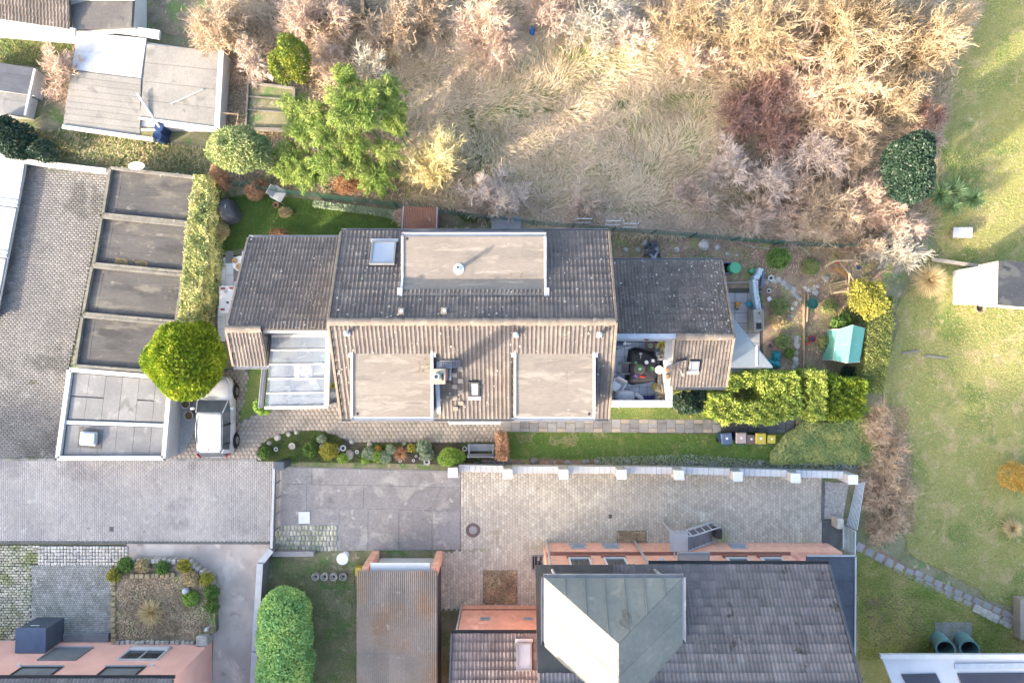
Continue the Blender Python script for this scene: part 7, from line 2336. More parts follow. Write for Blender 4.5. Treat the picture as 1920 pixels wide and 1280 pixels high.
tbox(1165, 645, .55, .16, 0, .35, 'blue_trough', 'blue grey trough with white pots in the north terrace corner', 'trough', 'blue_grey')
disc(1171, 644, .09, .2, 'white_pot', 'white pot on the blue trough', 'pot', 'white_paint', .352)
q = tq(1164, 652, .1); one('sweeper_pole', 'thin dark broom lying in the north terrace corner', 'broom', MB().beam((q.x - .4, q.y - .1, z + .06), (q.x + .45, q.y + .12, z + .2), .025, .025), 'dark_metal')
chair('pale wooden armchair pulled up to the west side of the covered table', 1176, 690, R(90), 'wood_grey', z)
q = P(1160, 753, PZ + .1); one('parasol_pole', 'thin grey pole leaning over the south parapet', 'pole', MB().beam(P(1146, 742, z + .5), P(1161, 766, PZ + .1), .03, .03), 'steel')
# dish antenna on the parapet
q = P(1272, 682, 4.75)
t = thing('satellite_dish', 'grey satellite dish seen edge on over the east wing roof', 'satellite dish', (q.x, q.y, 3.6))
m = MB()
n = 16
rg = []
ax_d = Vector((.35, -.9, .25)).normalized()
u_ = ax_d.cross(Vector((0, 0, 1))).normalized()
v_ = u_.cross(ax_d)
for r_, d_ in ((.02, -.09), (.20, -.07), (.36, 0), (.37, .01), (.2, -.05), (.02, -.07)):
 for i in range(n):
  a = 2 * math.pi * i / n
  m.v.append(tuple(q + u_ * r_ * math.cos(a) + v_ * r_ * math.sin(a) + ax_d * d_))
for k in range(5):
 for i in range(n): m.f.append((k * n + i, k * n + (i + 1) % n, (k + 1) * n + (i + 1) % n, (k + 1) * n + i))
bld(m, 'dish', 'zinc_pale', t)
m = MB(); m.beam(q - v_ * .3, q + ax_d * .5 - v_ * .1, .03, .03); bld(m, 'arm', 'white_trim', t)
m = MB(); m.box(*(q + ax_d * .5 - v_ * .1)[:2], (q + ax_d * .5 - v_ * .1).z - .05, .08, .08, .1); bld(m, 'receiver', 'white_trim', t)
m = MB(); m.tube((TX - .15, q.y, PZ + .02), (TX - .15, q.y, 4.5), .025); m.tube((TX - .15, q.y, 4.5), tuple(q - ax_d * .05), .02); bld(m, 'mast', 'steel', t)

# --- front garden: bench, bins, small things
c0 = P(902, 844, .4)
bn = thing('garden_bench', 'blue grey slatted bench facing the house on the flower bed', 'bench', (c0.x, c0.y, .05))
bw = 1.32
for k in range(7):
 m = MB(); m.box(c0.x, P(0, 833 + k * 1.9, .45).y, .44, bw, .042, .025); bld(m, 'seat_slat', 'bench_paint', bn, bevel=.004)
yb_ = P(0, 848, .5).y
for k in range(5):
 m = MB(); m.obox((c0.x - bw / 2, yb_ - .05 - k * .022, .50 + k * .085), (bw, 0, 0), (0, -.012, .07), (0, -.022, -.004)); bld(m, 'back_slat', 'bench_paint', bn)
for sx in (-.58, .58):
 m = MB(); m.beam((c0.x + sx, yb_ + .02, .05), (c0.x + sx, yb_ - .17, .96), .05, .05); bld(m, 'rear_leg', 'bench_paint', bn)
 m = MB(); m.box(c0.x + sx, P(0, 833, .4).y, .05, .05, .05, .40); bld(m, 'front_leg', 'bench_paint', bn)
 m = MB(); m.beam((c0.x + sx, P(0, 832, .4).y, .62), (c0.x + sx, yb_ - .06, .66), .05, .04); bld(m, 'armrest', 'bench_paint', bn)
 m = MB(); m.beam((c0.x + sx, P(0, 832, .4).y, .42), (c0.x + sx, yb_, .42), .04, .04); bld(m, 'seat_rail', 'bench_paint', bn)
q = P(1370 - 10, 822, 0)
def bin_(px, py, s, lid, body, label, rot=0.0, h=.95):
 q = P(px, py, h)
 t = thing('wheelie_bin', label, 'wheelie bin', (q.x, q.y, 0), 'wheelie bins in a row')
 def T(x, y, zz): X, Y = rot2(x * s, y * s, rot); return (q.x + X, q.y + Y, zz * h)
 m = MB()
 lo = [T(-.22, -.22, .04), T(.22, -.22, .04), T(.22, .22, .04), T(-.22, .22, .04)]
 hi = [T(-.28, -.28, .92), T(.28, -.28, .92), T(.28, .28, .92), T(-.28, .28, .92)]
 m.add(lo + hi, [(3, 2, 1, 0), (4, 5, 6, 7), (0, 1, 5, 4), (1, 2, 6, 5), (2, 3, 7, 6), (3, 0, 4, 7)]); bld(m, 'body', body, t, bevel=.02)
 m = MB()
 lo = [T(-.30, -.31, .93), T(.30, -.31, .93), T(.30, .31, .93), T(-.30, .31, .93)]
 hi = [T(-.26, -.27, 1.0), T(.26, -.27, 1.0), T(.26, .27, 1.0), T(-.26, .27, 1.0)]
 m.add(lo + hi, [(3, 2, 1, 0), (4, 5, 6, 7), (0, 1, 5, 4), (1, 2, 6, 5), (2, 3, 7, 6), (3, 0, 4, 7)]); li = bld(m, 'lid', lid, t, bevel=.02)
 m = MB(); a, b = Vector(T(-.2, -.20, 1.005)), Vector(T(.2, -.20, 1.005)); m.beam(a, b, .03, .02); m.beam(Vector(T(-.2, .2, 1.005)), Vector(T(.2, .2, 1.005)), .03, .02); bld(m, 'rib', lid, li)
 m = MB(); o_ = Vector(T(-.06, -.05, 1.002)); m.obox(o_, Vector(T(.06, -.05, 1.002)) - o_, Vector(T(-.06, .06, 1.002)) - o_, (0, 0, .006)); bld(m, 'sticker', 'white_paint', li)
 m = MB(); m.beam(Vector(T(-.24, -.36, .94)), Vector(T(.24, -.36, .94)), .03, .03)
 for sx in (-.2, .2): m.beam(Vector(T(sx, -.30, .93)), Vector(T(sx, -.37, .94)), .03, .03)
 bld(m, 'handle', body, t)
 for sx in (-.24, .24):
  m = MB(); a = Vector(T(sx, -.22, .1)); m.tube(a - Vector((.03, 0, 0)), a + Vector((.03, 0, 0)), .1 * s, .1 * s, 14); bld(m, 'wheel', 'rubber', t)
bin_(1363, 822, .92, 'blue_grey', 'blue_plastic', 'wheelie bin with a slate blue lid at the left end of the row', R(6))
bin_(1390, 821, .90, 'salmon', 'blue_plastic', 'wheelie bin with a pale salmon lid next to the blue one', 0)
bin_(1409, 823, .72, 'brown_plastic', 'brown_plastic', 'small brown wheelie bin in the middle of the row', R(-2), .9)
bin_(1427, 822, .90, 'yellow_plastic', 'dark_metal', 'large yellow lidded wheelie bin beside the brown one', R(-1))
bin_(1447, 823, .70, 'yellow_plastic', 'dark_metal', 'small yellow lidded wheelie bin at the right end of the row', R(-3), .9)

# flower bed: edging stones, ornaments and pots
for i, (px, py, r_, w_) in enumerate(((505, 830, .15, 'warm stone at the curved tip of the flower bed'), (520, 821, .18, 'grey boulder on the curved bed edge'), (541, 814, .14, 'pale rounded stone on the bed edge beside the boulder'), (555, 811, .13, 'flat pale stone farthest along the bed curve'),
                                      (655, 853, .25, 'large grey boulder amid the flower bed plants'), (659, 828, .13, 'tan stone at the long edge of the bed'), (693, 833, .15, 'tan stone beside the rusty plant in the bed'), (758, 832, .11, 'small tan stone at the bed edge by the grass tuft'),
                                      (487, 858, .16, 'grey stone at the driveway tip of the bed'))):
 q = P(px, py, .1); m = MB(); rock(m, (q.x, q.y, .04), r_, 8, .7); one('stone', w_, 'stone', m, 'stone')
pot(547, 836, 'pale heart shaped bird bath in the grass of the bed', .16, .14, 'stone', .05, name='bird_bath', soil='stone')
for (px, py, r_, w_) in ((602, 837, .09, 'small white pot beside the yellow shrub'), (632, 844, .13, 'white ceramic ball pot right of the yellow shrub'), (643, 840, .15, 'brownish bowl planter behind the white ball pot'), (669, 847, .09, 'white pot with dark soil near the big boulder'),
                         (809, 847, .10, 'white pot between silver plants near the green shrub'), (871, 841, .12, 'grey pot at the left end of the bench'), (800, 866, .15, 'empty wire ring pot at the wall edge'), (775, 863, .07, 'tiny white ball ornament left of its twin'), (788, 859, .07, 'tiny white ball ornament right of its twin'), (780, 855, .06, 'tiniest white ball above the two others'), (750, 864, .08, 'white ball at the foot of the tan grass tuft'), (517, 842, .10, 'small white figure beside the driveway shrub')):
 pot(px, py, w_, r_, .18, 'white_trim', .05)

# --- raised bed at the lower left
rb2 = thing('raised_bed', 'large raised stone walled bed with dark mulch beside the lane', 'raised bed', (*P(305, 1130, .3)[:2], 0))
q = PX([(216, 1070), (240, 1055), (350, 1055), (385, 1080), (402, 1110), (404, 1185), (380, 1200), (215, 1200)], .4)
m = MB(); m.prism(q, 0, .40); bld(m, 'soil', 'woodland', rb2)
def stones_along(pts, parent, mat, r=(.10, .17), z0=.0, h=.5, step=.24):
 for i in range(len(pts) - 1):
  a, b = P(*pts[i], .45), P(*pts[i + 1], .45)
  n = max(1, int((b - a).length / step))
  for k in range(n):
   c = lerp(a, b, (k + .5) / n)
   m = MB(); m.box(c.x + random.uniform(-.02, .02), c.y + random.uniform(-.02, .02), z0, step * random.uniform(.8, .97) if abs((b - a).x) > abs((b - a).y) else random.uniform(.2, .27), random.uniform(.2, .27) if abs((b - a).x) > abs((b - a).y) else step * random.uniform(.8, .97), h + random.uniform(-.05, .05), random.uniform(-.08, .08))
   bld(m, 'stone', mat, parent, bevel=.03)
stones_along([(213, 1068), (213, 1205)], rb2, 'stone_yellow')
stones_along([(245, 1079), (330, 1077)], rb2, 'stone_yellow', z0=.38, h=.2)
stones_along([(216, 1205), (365, 1205)], rb2, 'stone')
stones_along([(245, 1050), (350, 1053), (388, 1082), (406, 1115)], rb2, 'stone')
q = P(380, 1200, .6); one('gate_pillar', 'stone gate pillar at the corner of the pink house', 'pillar', MB().box(q.x, q.y, 0, .55, .5, .75), 'stone', bevel=.04)
q = P(346, 1109, .7); one('garden_ball', 'pale glass ball ornament in the raised bed', 'ornament', MB().lathe((q.x, q.y, .4), [(.05, 0), (.15, .1), (.17, .2), (.12, .32), (.03, .36)], 16), 'pale_sheet')
q = P(388, 1178, .6); one('garden_lamp', 'small white lamp on the corner of the raised bed', 'lamp', MB().lathe((q.x, q.y, .4), [(.04, 0), (.04, .2), (.09, .22), (.06, .36)], 10), 'white_paint')

# --- east garden
# glass canopy, a right-angled triangle on posts
gz = 2.3
gc_ = thing('glass_canopy', 'triangular frosted glass canopy beside the east wing', 'canopy', (*P(1395, 650, gz)[:2], 0))
a, b, c = P(1366, 588, gz), P(1448, 687, gz), P(1364, 687, gz)
m = MB(); m.prism([tuple(p[:2]) for p in (a, c, b)], gz, gz + .03); bld(m, 'pane', 'glass_canopy', gc_)
m = MB(); m.beam(a - Vector((0, 0, .03)), b - Vector((0, 0, .03)), .05, .06); bld(m, 'frame', 'steel', gc_)
m = MB(); m.beam(c + Vector((0, -.03, -.02)), b + Vector((0, -.03, -.02)), .07, .09); bld(m, 'frame', 'zinc', gc_)
m = MB(); m.beam(P(1418.5, 647, gz + .05), P(1418.5, 686, gz + .05), .07, .03); bld(m, 'bar', 'white_paint', gc_)
m = MB(); m.box(b.x - .2, b.y + .05, 0, .06, .06, gz - .06); bld(m, 'post', 'zinc', gc_)
# low painted board wall with small coloured marks
bwz = .6
bw_ = thing('board_fence', 'narrow pale board wall with small red and blue painted marks', 'fence', (*P(1417, 545, .5)[:2], 0))
pts = [P(1428, 503, bwz), P(1424, 515, bwz), P(1416, 523, bwz), P(1418, 550, bwz), P(1424, 583, bwz)]
for i in range(4):
 m = MB(); m.beam(pts[i] - Vector((0, 0, .3)), pts[i + 1] - Vector((0, 0, .3)), .24, .6); bld(m, 'board', 'painted_board', bw_, bevel=.01)
for k in range(13):
 f = .08 + k * .07
 q = lerp(pts[2], pts[4], f) if f > .0 else pts[2]
 m = MB(); m.obox(q + Vector((random.uniform(-.07, .01), random.uniform(-.02, .02), .003)), (random.uniform(.03, .07), random.uniform(-.02, .02), 0), (random.uniform(-.02, .02), random.uniform(.03, .06), 0), (0, 0, .004)); bld(m, 'painted_mark', 'red_mark' if k < 5 or k % 3 == 0 else 'blue_mark', bw_)
q = P(1427.5, 528, .9); one('surf_board', 'blue and white board leaning behind the painted wall', 'board', MB().beam(P(1430, 509, .5), P(1427, 538, .45), .12, .30), 'blue_grey', bevel=.03)
q = P(1422, 600, .8)
sk = thing('outdoor_sink', 'grey stone outdoor sink unit on the garden terrace', 'sink', (q.x, q.y, 0))
m = MB(); m.box(q.x, q.y, 0.04, .50, 1.04, .76, R(2)); bld(m, 'body', 'stone', sk, bevel=.02)
m = MB(); m.box(q.x + .02, q.y - .28, .801, .26, .30, .012, R(2)); bld(m, 'basin', 'black', sk)
m = MB(); m.box(q.x + .22, q.y, .802, .05, 1.04, .05, R(2)); m.box(q.x - .22, q.y, .802, .05, 1.04, .05, R(2)); m.box(q.x, q.y - .49, .802, .40, .05, .05, R(2)); bld(m, 'rim', 'cream', sk, bevel=.01)
m = MB(); m.tube((q.x, q.y + .34, .8), (q.x, q.y + .34, 1.0), .02); m.tube((q.x, q.y + .34, 1.0), (q.x, q.y + .2, 1.0), .02); bld(m, 'tap', 'dark_metal', sk)
q = P(1379, 502, .9)
one('rain_barrel', 'round green lidded rain barrel beside the grey box', 'rain barrel', MB().lathe((q.x, q.y, 0), [(.20, 0), (.25, .3), (.25, .82), (.27, .83), (.27, .90), (.24, .92)], 24), 'green_plastic')
t = thing('open_crate', 'open dark grey crate at the corner of the east wing', 'crate', (*P(1361, 502, .5)[:2], 0))
q = P(1361, 502, .6)
m = MB()
for x_, y_, sx, sy in ((0, .25, .5, .04), (0, -.25, .5, .04), (.23, 0, .04, .46), (-.23, 0, .04, .46)): m.box(q.x + x_, q.y + y_, .05, sx, sy, .6)
bld(m, 'side', 'blue_grey', t)
m = MB(); m.box(q.x, q.y, .02, .5, .54, .05); bld(m, 'bottom', 'dark_metal', t)
q = P(1410, 508, .2)
t = thing('watering_can', 'green watering can lying on the soil near the painted wall', 'watering can', (q.x, q.y, 0))
m = MB(); m.lathe((q.x, q.y, 0), [(.12, 0), (.13, .05), (.12, .24), (.05, .26)], 14); bld(m, 'body', 'green_plastic', t)
m = MB(); m.tube((q.x + .09, q.y + .03, .08), (q.x + .22, q.y + .15, .3), .025, .03); bld(m, 'spout', 'green_plastic', t)
m = MB(); m.path([(q.x - .1, q.y, .2), (q.x - .19, q.y + .03, .2), (q.x - .17, q.y - .05, .06)], .015); bld(m, 'handle', 'green_plastic', t)
q = P(1384, 572, .3); t = thing('toy_chair', 'small orange child seat on the garden terrace', 'toy', (q.x, q.y, .04))
m = MB(); m.lathe((q.x + .03, q.y + .07, .04), [(.10, .0), (.12, .16), (.08, .2)], 12); bld(m, 'seat', 'orange_plastic', t)
m = MB(); m.box(q.x - .02, q.y - .08, .04, .14, .16, .2); bld(m, 'backrest', 'wood_orange', t)
m = MB(); m.tube((q.x - .02, q.y - .16, .1), (q.x + .08, q.y - .16, .1), .05); bld(m, 'wheel', 'dark_metal', t)
q = P(1406, 570, .3); one('watering_can', 'teal pot lying on the garden terrace slabs', 'pot', MB().lathe((q.x, q.y, .04), [(.10, 0), (.15, .1), (.14, .2), (.06, .24)], 14, 1.1, .9), 'teal')
q = P(1455, 676, .35)
t = thing('tarpaulin', 'crumpled turquoise tarpaulin at the tip of the glass canopy', 'tarpaulin', (q.x, q.y, 0))
for k, (px, py, sx, sy, h) in enumerate(((1460, 668, .4, .5, .4), (1455, 682, .62, .45, .32), (1445, 688, .5, .3, .2))):
 q = P(px, py, h)
 g_ = 9
 m = MB()
 hh = [[h * (.35 + .65 * max(0, 1 - ((i - 4) / 4.6) ** 2) * max(0, 1 - ((j - 4) / 4.6) ** 2)) * random.uniform(.72, 1.05) for j in range(g_)] for i in range(g_)]
 vs = [(q.x + (i / 8 - .5) * sx + random.uniform(-.02, .02), q.y + (j / 8 - .5) * sy + random.uniform(-.02, .02), hh[i][j] if 0 < i < 8 and 0 < j < 8 else .02) for i in range(g_) for j in range(g_)]
 m.add(vs, [(i * g_ + j, (i + 1) * g_ + j, (i + 1) * g_ + j + 1, i * g_ + j + 1) for i in range(8) for j in range(8)])
 bld(m, 'fold', 'teal', t)
# stepping stones in an arc, plank edging
ss = sheet('garden_path', rough([(1440, 520), (1470, 516), (1500, 545), (1502, 600), (1506, 700), (1485, 700), (1488, 610), (1484, 560), (1462, 535), (1440, 535)], 2), .004, _M['soil'])
for (px, py, r_) in ((1436, 527, .17), (1450, 526, .18), (1460, 524, .2), (1468, 530, .2), (1477, 537, .2), (1487, 543, .2), (1489, 552, .17), (1497, 557, .14), (1492, 568, .15), (1486, 578, .11), (1486, 592, .10), (1494, 634, .18), (1493, 643, .18), (1494, 649, .2), (1492, 662, .15), (1491, 674, .18), (1493, 683, .18), (1489, 691, .18), (1500, 560, .10), (1517, 545, .13), (1526, 540, .12), (1533, 536, .12), (1510, 540, .12)):
 q = P(px, py, 0); m = MB(); rock(m, (q.x, q.y, .0), r_, 6, .35); bld(m, 'stepping_stone', 'stone', ss)
for (p0, p1, w_) in (((1508, 550), (1506, 690), 'long pale plank edging the garden path on its right'), ((1515, 551), (1512, 603), 'short plank lying beside the long path edging')):
 one('edging_plank', w_, 'plank', MB().beam(P(*p0, .12), P(*p1, .12), .07 if 'long' in w_ else .16, .16), 'wood_pale', bevel=.008)
q = P(1524, 569, .4)
t = thing('water_tub', 'round dark green tub filled with water in the garden bed', 'tub', (q.x, q.y, 0))
m = MB(); m.lathe((q.x, q.y, 0), [(.22, 0), (.26, .38), (.28, .40), (.28, .42), (.24, .42), (.235, .3)], 24); bld(m, 'tub', 'green_metal', t)
m = MB(); m.lathe((q.x, q.y, .28), [(.24, 0), (.05, .005)], 20); bld(m, 'water', 'zinc', t)
q = P(1524, 635, .25); t = thing('bucket', 'red bucket with dark inside on the soil bed', 'bucket', (q.x, q.y, 0))
m = MB(); m.lathe((q.x, q.y, 0), [(.12, 0), (.16, .28), (.17, .28), (.14, .28), (.12, .1)], 18); bld(m, 'body', 'red_plastic', t)
m = MB(); m.lathe((q.x, q.y, .08), [(.13, .1), (.03, .11)], 14); bld(m, 'content', 'blue_plastic', t)
q = P(1514, 644, .2); one('red_pot', 'tiny red pot beside the red bucket at the plank', 'pot', MB().lathe((q.x, q.y, 0), [(.07, 0), (.09, .14), (.07, .14)], 12), 'red_plastic')
pot(1446, 521, 'white ring shaped pot by the first stepping stones', .15, .2, 'white_trim')
pot(1442, 545, 'small grey stone bowl behind the painted wall', .12, .12, 'stone')
q = P(1443, 560, .2); one('white_box', 'square white box planter tilted behind the painted wall', 'planter', MB().box(q.x, q.y, 0, .2, .2, .2, R(35)), 'white_trim', bevel=.02)
q = P(1427, 552, .4); one('basin', 'pale yellow basin standing on edge behind the painted wall', 'basin', MB().lathe((q.x, q.y, 0), [(.08, 0), (.17, .3), (.16, .34), (.1, .1)], 14, .7, 1.1), 'cushion')
pot(1445, 648, 'brown wicker pot near the turquoise tarpaulin', .16, .2, 'brown_plastic')
# tyre-white hose
pts = [P(x, y, .05) for x, y in ((1381, 440), (1384, 446), (1388, 454), (1402, 460), (1422, 464), (1446, 467), (1470, 464), (1488, 462), (1502, 463), (1514, 472), (1519, 482))]
one('garden_hose', 'thin pale hose curving over the soil below the mesh fence', 'hose', MB().path(pts, .016), 'cushion')
one('garden_edging', 'straight thin pale strip dividing soil and terrace slabs', 'edging', MB().beam(P(1360, 530, .05), P(1416, 529, .05), .04, .1), 'cushion')
# black heap of wood, stones on soil
q = P(1224, 467, .3)
t = thing('timber_heap', 'heap of blackened timber on the bare soil north of the east wing', 'heap', (q.x, q.y, 0))
for k in range(34):
 a = random.uniform(0, 6.28); r_ = random.uniform(0, .34)
 c = Vector((q.x + r_ * math.cos(a), q.y + r_ * math.sin(a) * 1.0, random.uniform(.05, .32)))
 d = Vector((random.gauss(0, 1), random.gauss(0, 1), random.gauss(0, .25))).normalized() * random.uniform(.16, .36)
 m = MB(); m.beam(c - d, c + d, random.uniform(.06, .12), random.uniform(.03, .07)); bld(m, 'board', 'slate_wall' if k % 4 else 'zinc', t)
for (px, py, r_, w_) in ((1198, 468, .16, 'pale round stone left of the black timber heap'), (1320, 459, .30, 'large pale boulder on the soil below the fence'), (1270, 468, .16, 'flat grey stone between heap and boulder'), (1345, 463, .2, 'tan stone lump right of the large boulder'), (1365, 476, .13, 'small white stone near the crate'), (1174, 468, .16, 'brownish flat stone nearest the house corner'), (1210, 455, .18, 'tan rounded log slice above the timber heap'), (1383, 478, .09, 'tiny white pebble above the rain barrel'), (1550, 522, .2, 'grey garden stone left of the climbing frame'), (1531, 549, .2, 'long pale stone above the water tub')):
 q = P(px, py, .1); m = MB(); rock(m, (q.x, q.y, -.02), r_, 8, .6); one('stone', w_, 'stone', m, 'stone')
# climbing frame of poles with a swing, slide and net
cfm = thing('climbing_frame', 'wooden climbing frame of leaning poles with rope net and orange seat', 'climbing frame', (*P(1588, 515, .8)[:2], 0))
apex = P(1591, 514, 2.1)
for k, (px, py) in enumerate(((1566, 480), (1590, 478), (1614, 544), (1590, 556), (1546, 499))):
 if k == 4: continue
 m = MB(); m.tube(P(px, py, .02 if k in (0, 1) else .05), apex + Vector((0, 0, .1)), .055, .045, 8); bld(m, 'pole', 'wood_pale', cfm)
m = MB(); m.tube(P(1547, 500, 1.0), P(1565, 489, 1.4), .05); m.tube(P(1565, 489, 1.4), P(1600, 488, 1.5), .05); bld(m, 'beam', 'wood_pale', cfm)
m = MB(); m.beam(P(1569, 503, .55), P(1588, 518, .5), .16, .06); bld(m, 'seat', 'wood_orange', cfm, bevel=.01)
m = MB(); m.beam(P(1558, 508, .56), P(1572, 501, .57), .12, .05); bld(m, 'seat', 'wood_orange', cfm, bevel=.01)
m = MB(); m.box(P(1571, 492, .8).x, P(0, 492, .8).y, .7, .16, .14, .14); bld(m, 'grip', 'red_mark', cfm)
for k in range(5):
 m = MB(); m.beam(P(1556 + k * .8, 534 + k * 4.2, .35), P(1588 + k * .8, 526 + k * 4.5, .35), .05, .04); bld(m, 'deck_slat', 'wood_pale', cfm)
for (p0, p1) in (((1555, 534), (1559, 552)), ((1585, 527), (1590, 547))):
 m = MB(); m.beam(P(*p0, .31), P(*p1, .31), .06, .05); bld(m, 'deck_beam', 'wood_pale', cfm)
m = MB(); m.tube(P(1562, 549, .5), P(1612, 541, .7), .05); bld(m, 'beam', 'wood_pale', cfm)
m = MB()
na, nb = P(1600, 506, 1.5), P(1618, 508, .5)
for k in range(8):
 f = k / 7
 m.beam(lerp(P(1600, 500, 1.5), P(1620, 503, .6), f), lerp(P(1597, 522, 1.5), P(1618, 530, .6), f), .022, .022)
 m.beam(lerp(P(1600, 500, 1.5), P(1597, 522, 1.5), f), lerp(P(1620, 503, .6), P(1618, 530, .6), f), .022, .022)
bld(m, 'rope_net', 'wood_pale', cfm)
q = P(1610, 501, 1.2); m = MB(); m.box(q.x, q.y, 1.1, .22, .14, .1, R(-20)); bld(m, 'telescope', 'blue_plastic', cfm, bevel=.02)
# film tunnel greenhouse
TZg = 1.35
gh = thing('film_greenhouse', 'small greenhouse of green plastic film with a ridge roof', 'greenhouse', (*P(1592, 648, .7)[:2], 0))
r0, r1 = P(1600, 609, TZg + .35), P(1590, 680, TZg + .35)
wl0, wl1 = P(1574, 617, TZg - .1), P(1563, 675, TZg - .1)
el0, el1 = P(1622, 615, TZg - .1), P(1612, 678, TZg - .1)
def film(name, quad, n=8, sag=.03):
 a, b, c, d = [Vector(p) for p in quad]
 m = MB(); vs = []
 for i in range(n + 1):
  for j in range(n + 1):
   p = lerp(lerp(a, b, i / n), lerp(d, c, i / n), j / n)
   nn = (b - a).cross(d - a).normalized()
   vs.append(p - nn * sag * math.sin(math.pi * i / n) * math.sin(math.pi * j / n) + nn * random.gauss(0, .006))
 m.add(vs, [(i * (n + 1) + j, (i + 1) * (n + 1) + j, (i + 1) * (n + 1) + j + 1, i * (n + 1) + j + 1) for i in range(n) for j in range(n)])
 return m.build(name, _M['film_green'], gh, smooth=True)
def gd_(p): return Vector((p.x, p.y, .02))
film('roof_film', (wl0, wl1, r1, r0), sag=.05); film('roof_film', (r0, r1, el1, el0), sag=.05)
film('side_film', (gd_(wl0), gd_(wl1), wl1, wl0)); film('side_film', (el0, el1, gd_(el1), gd_(el0)))
film('end_film', (gd_(wl1), gd_(el1), el1, wl1)); film('end_film', (wl0, el0, gd_(el0), gd_(wl0)))
m = MB(); m.add([wl1, el1, r1, wl0, el0, r0], [(0, 1, 2), (3, 5, 4)]); bld(m, 'gable_film', 'film_green', gh)
for u, v in ((r0, r1), (wl0, wl1), (el0, el1), (wl0, r0), (el0, r0), (wl1, r1), (el1, r1), (lerp(wl0, wl1, .5), lerp(r0, r1, .5)), (lerp(el0, el1, .5), lerp(r0, r1, .5))):
 m = MB(); m.tube(u + Vector((0, 0, -.07)), v + Vector((0, 0, -.07)), .015); bld(m, 'frame_tube', 'white_trim', gh)
for u in (wl0, wl1, el0, el1): m = MB(); m.tube(gd_(u), u, .018); bld(m, 'frame_post', 'white_trim', gh)
for x_ in (.35, .65):
 a_, b_ = lerp(wl0, el0, x_), lerp(wl1, el1, x_)
 m = MB(); m.beam((a_.x, a_.y - .2, .7), (b_.x, b_.y + .2, .7), .35, .03); bld(m, 'shelf', 'wood', gh)

# --- east lawn and far right
q = P(1805, 436, .4)
t = thing('garden_bench', 'pale grey wooden slatted bench alone on the east lawn', 'bench', (q.x, q.y, 0))
for k in range(5):
 m = MB(); m.box(q.x - .38 + k * .19, q.y, .40, .175, .52, .035, R(-4)); bld(m, 'seat_slat', 'zinc_pale', t, bevel=.006)
for sx in (-.36, .36): m = MB(); m.box(q.x + sx, q.y, 0, .06, .42, .4, R(-4)); bld(m, 'leg', 'wood_grey', t)
one('beam', 'long pale beam leading to the shed on the right', 'beam', MB().beam(P(1746, 486, .35), P(1836, 499, .45), .18, .14), 'cream', bevel=.02)
t = thing('tree_stump_pot', 'round pot with soil in front of the right hand shed', 'flower pot', (*P(1839, 577, .2)[:2], 0))
q = P(1839, 577, .25)
m = MB(); m.lathe((q.x, q.y, 0), [(.2, 0), (.27, .24), (.28, .26), (.22, .26), (.2, .18)], 18); bld(m, 'pot', 'stone_yellow', t)
m = MB(); m.lathe((q.x, q.y, .17), [(.2, 0), (.04, .03)], 14); bld(m, 'soil', 'pot_soil', t)
for (p0, p1, w_) in (((1691, 662), (1722, 658), 'left'), ((1734, 667), (1774, 671), 'right')):
 one('lawn_board', f'thin grey board lying in the east lawn, the {"shorter" if w_ == "left" else "longer"} of two', 'board', MB().beam(P(*p0, .04), P(*p1, .04), .10, .05), 'wood_grey')
# stone slab path at the lower right
sp = sheet('stone_path', rough([(1606, 1016), (1640, 1024), (1700, 1060), (1800, 1108), (1900, 1150), (1960, 1180), (1960, 1200), (1880, 1172), (1780, 1125), (1690, 1080), (1606, 1036)], 2), .002, _M['soil'])
for i in range(17):
 f = i / 16
 a, b = (1612, 1025), (1905, 1166)
 px, py = a[0] + (b[0] - a[0]) * f, a[1] + (b[1] - a[1]) * f + 10 * math.sin(f * 3.1) * .6
 q = P(px, py, 0)
 for k in range(2 if i > 5 else 1):
  m = MB(); m.box(q.x + k * .02, q.y + (k * .32 - .1 if i > 5 else 0), -.02, .40, .28 if i > 5 else .42, .045, R(-27 + random.uniform(-4, 4))); bld(m, 'paving_slab', 'slab_grey', sp, bevel=.01)
one('stone_slab', 'long pale stone slab lying beside the stone path', 'slab', MB().beam(P(1826, 1138, .04), P(1872, 1162, .04), .4, .08), 'stone', bevel=.02)
one('stone_slab', 'second pale stone slab toward the right end of the path', 'slab', MB().beam(P(1874, 1163, .04), P(1896, 1176, .04), .25, .08), 'stone', bevel=.02)
q = P(1786, 1198, 0)
one('concrete_pad', 'square concrete pad behind the two green pipes', 'pad', MB().box(q.x, q.y, -.01, 1.85, 1.75, .08), 'slab_grey', bevel=.02)
for (px, py, w_) in ((1773, 1222, 'left'), (1818, 1222, 'right')):
 base_, top_ = P(px - 14, py - 24, .08), P(px, py - 6, 1.25)
 q = base_
 d_ = (top_ - base_).normalized()
 u_ = d_.orthogonal().normalized(); v_ = d_.cross(u_)
 t = thing('water_butt', f'pale green leaning water pipe, the one {"nearer the brick house" if w_ == "left" else "nearer the right edge"}', 'pipe', tuple(base_))
 m = MB(); n = 20
 for pt, r_ in ((base_, .40), (top_, .42), (top_ + d_ * .03, .45), (top_ + d_ * .03, .36), (base_ + d_ * .3, .34)):
  for i in range(n):
   a = 2 * math.pi * i / n; m.v.append(tuple(pt + u_ * r_ * math.cos(a) + v_ * r_ * math.sin(a)))
 for k in range(4):
  for i in range(n): m.f.append((k * n + i, k * n + (i + 1) % n, (k + 1) * n + (i + 1) % n, (k + 1) * n + i))
 m.f.append(tuple(4 * n + i for i in range(n)))
 bld(m, 'pipe', 'aqua_pipe', t)
 m = MB(); m.tube(base_ + d_ * .28, base_ + d_ * .31, .34, .34, 18); bld(m, 'bottom', 'dark_metal', t)
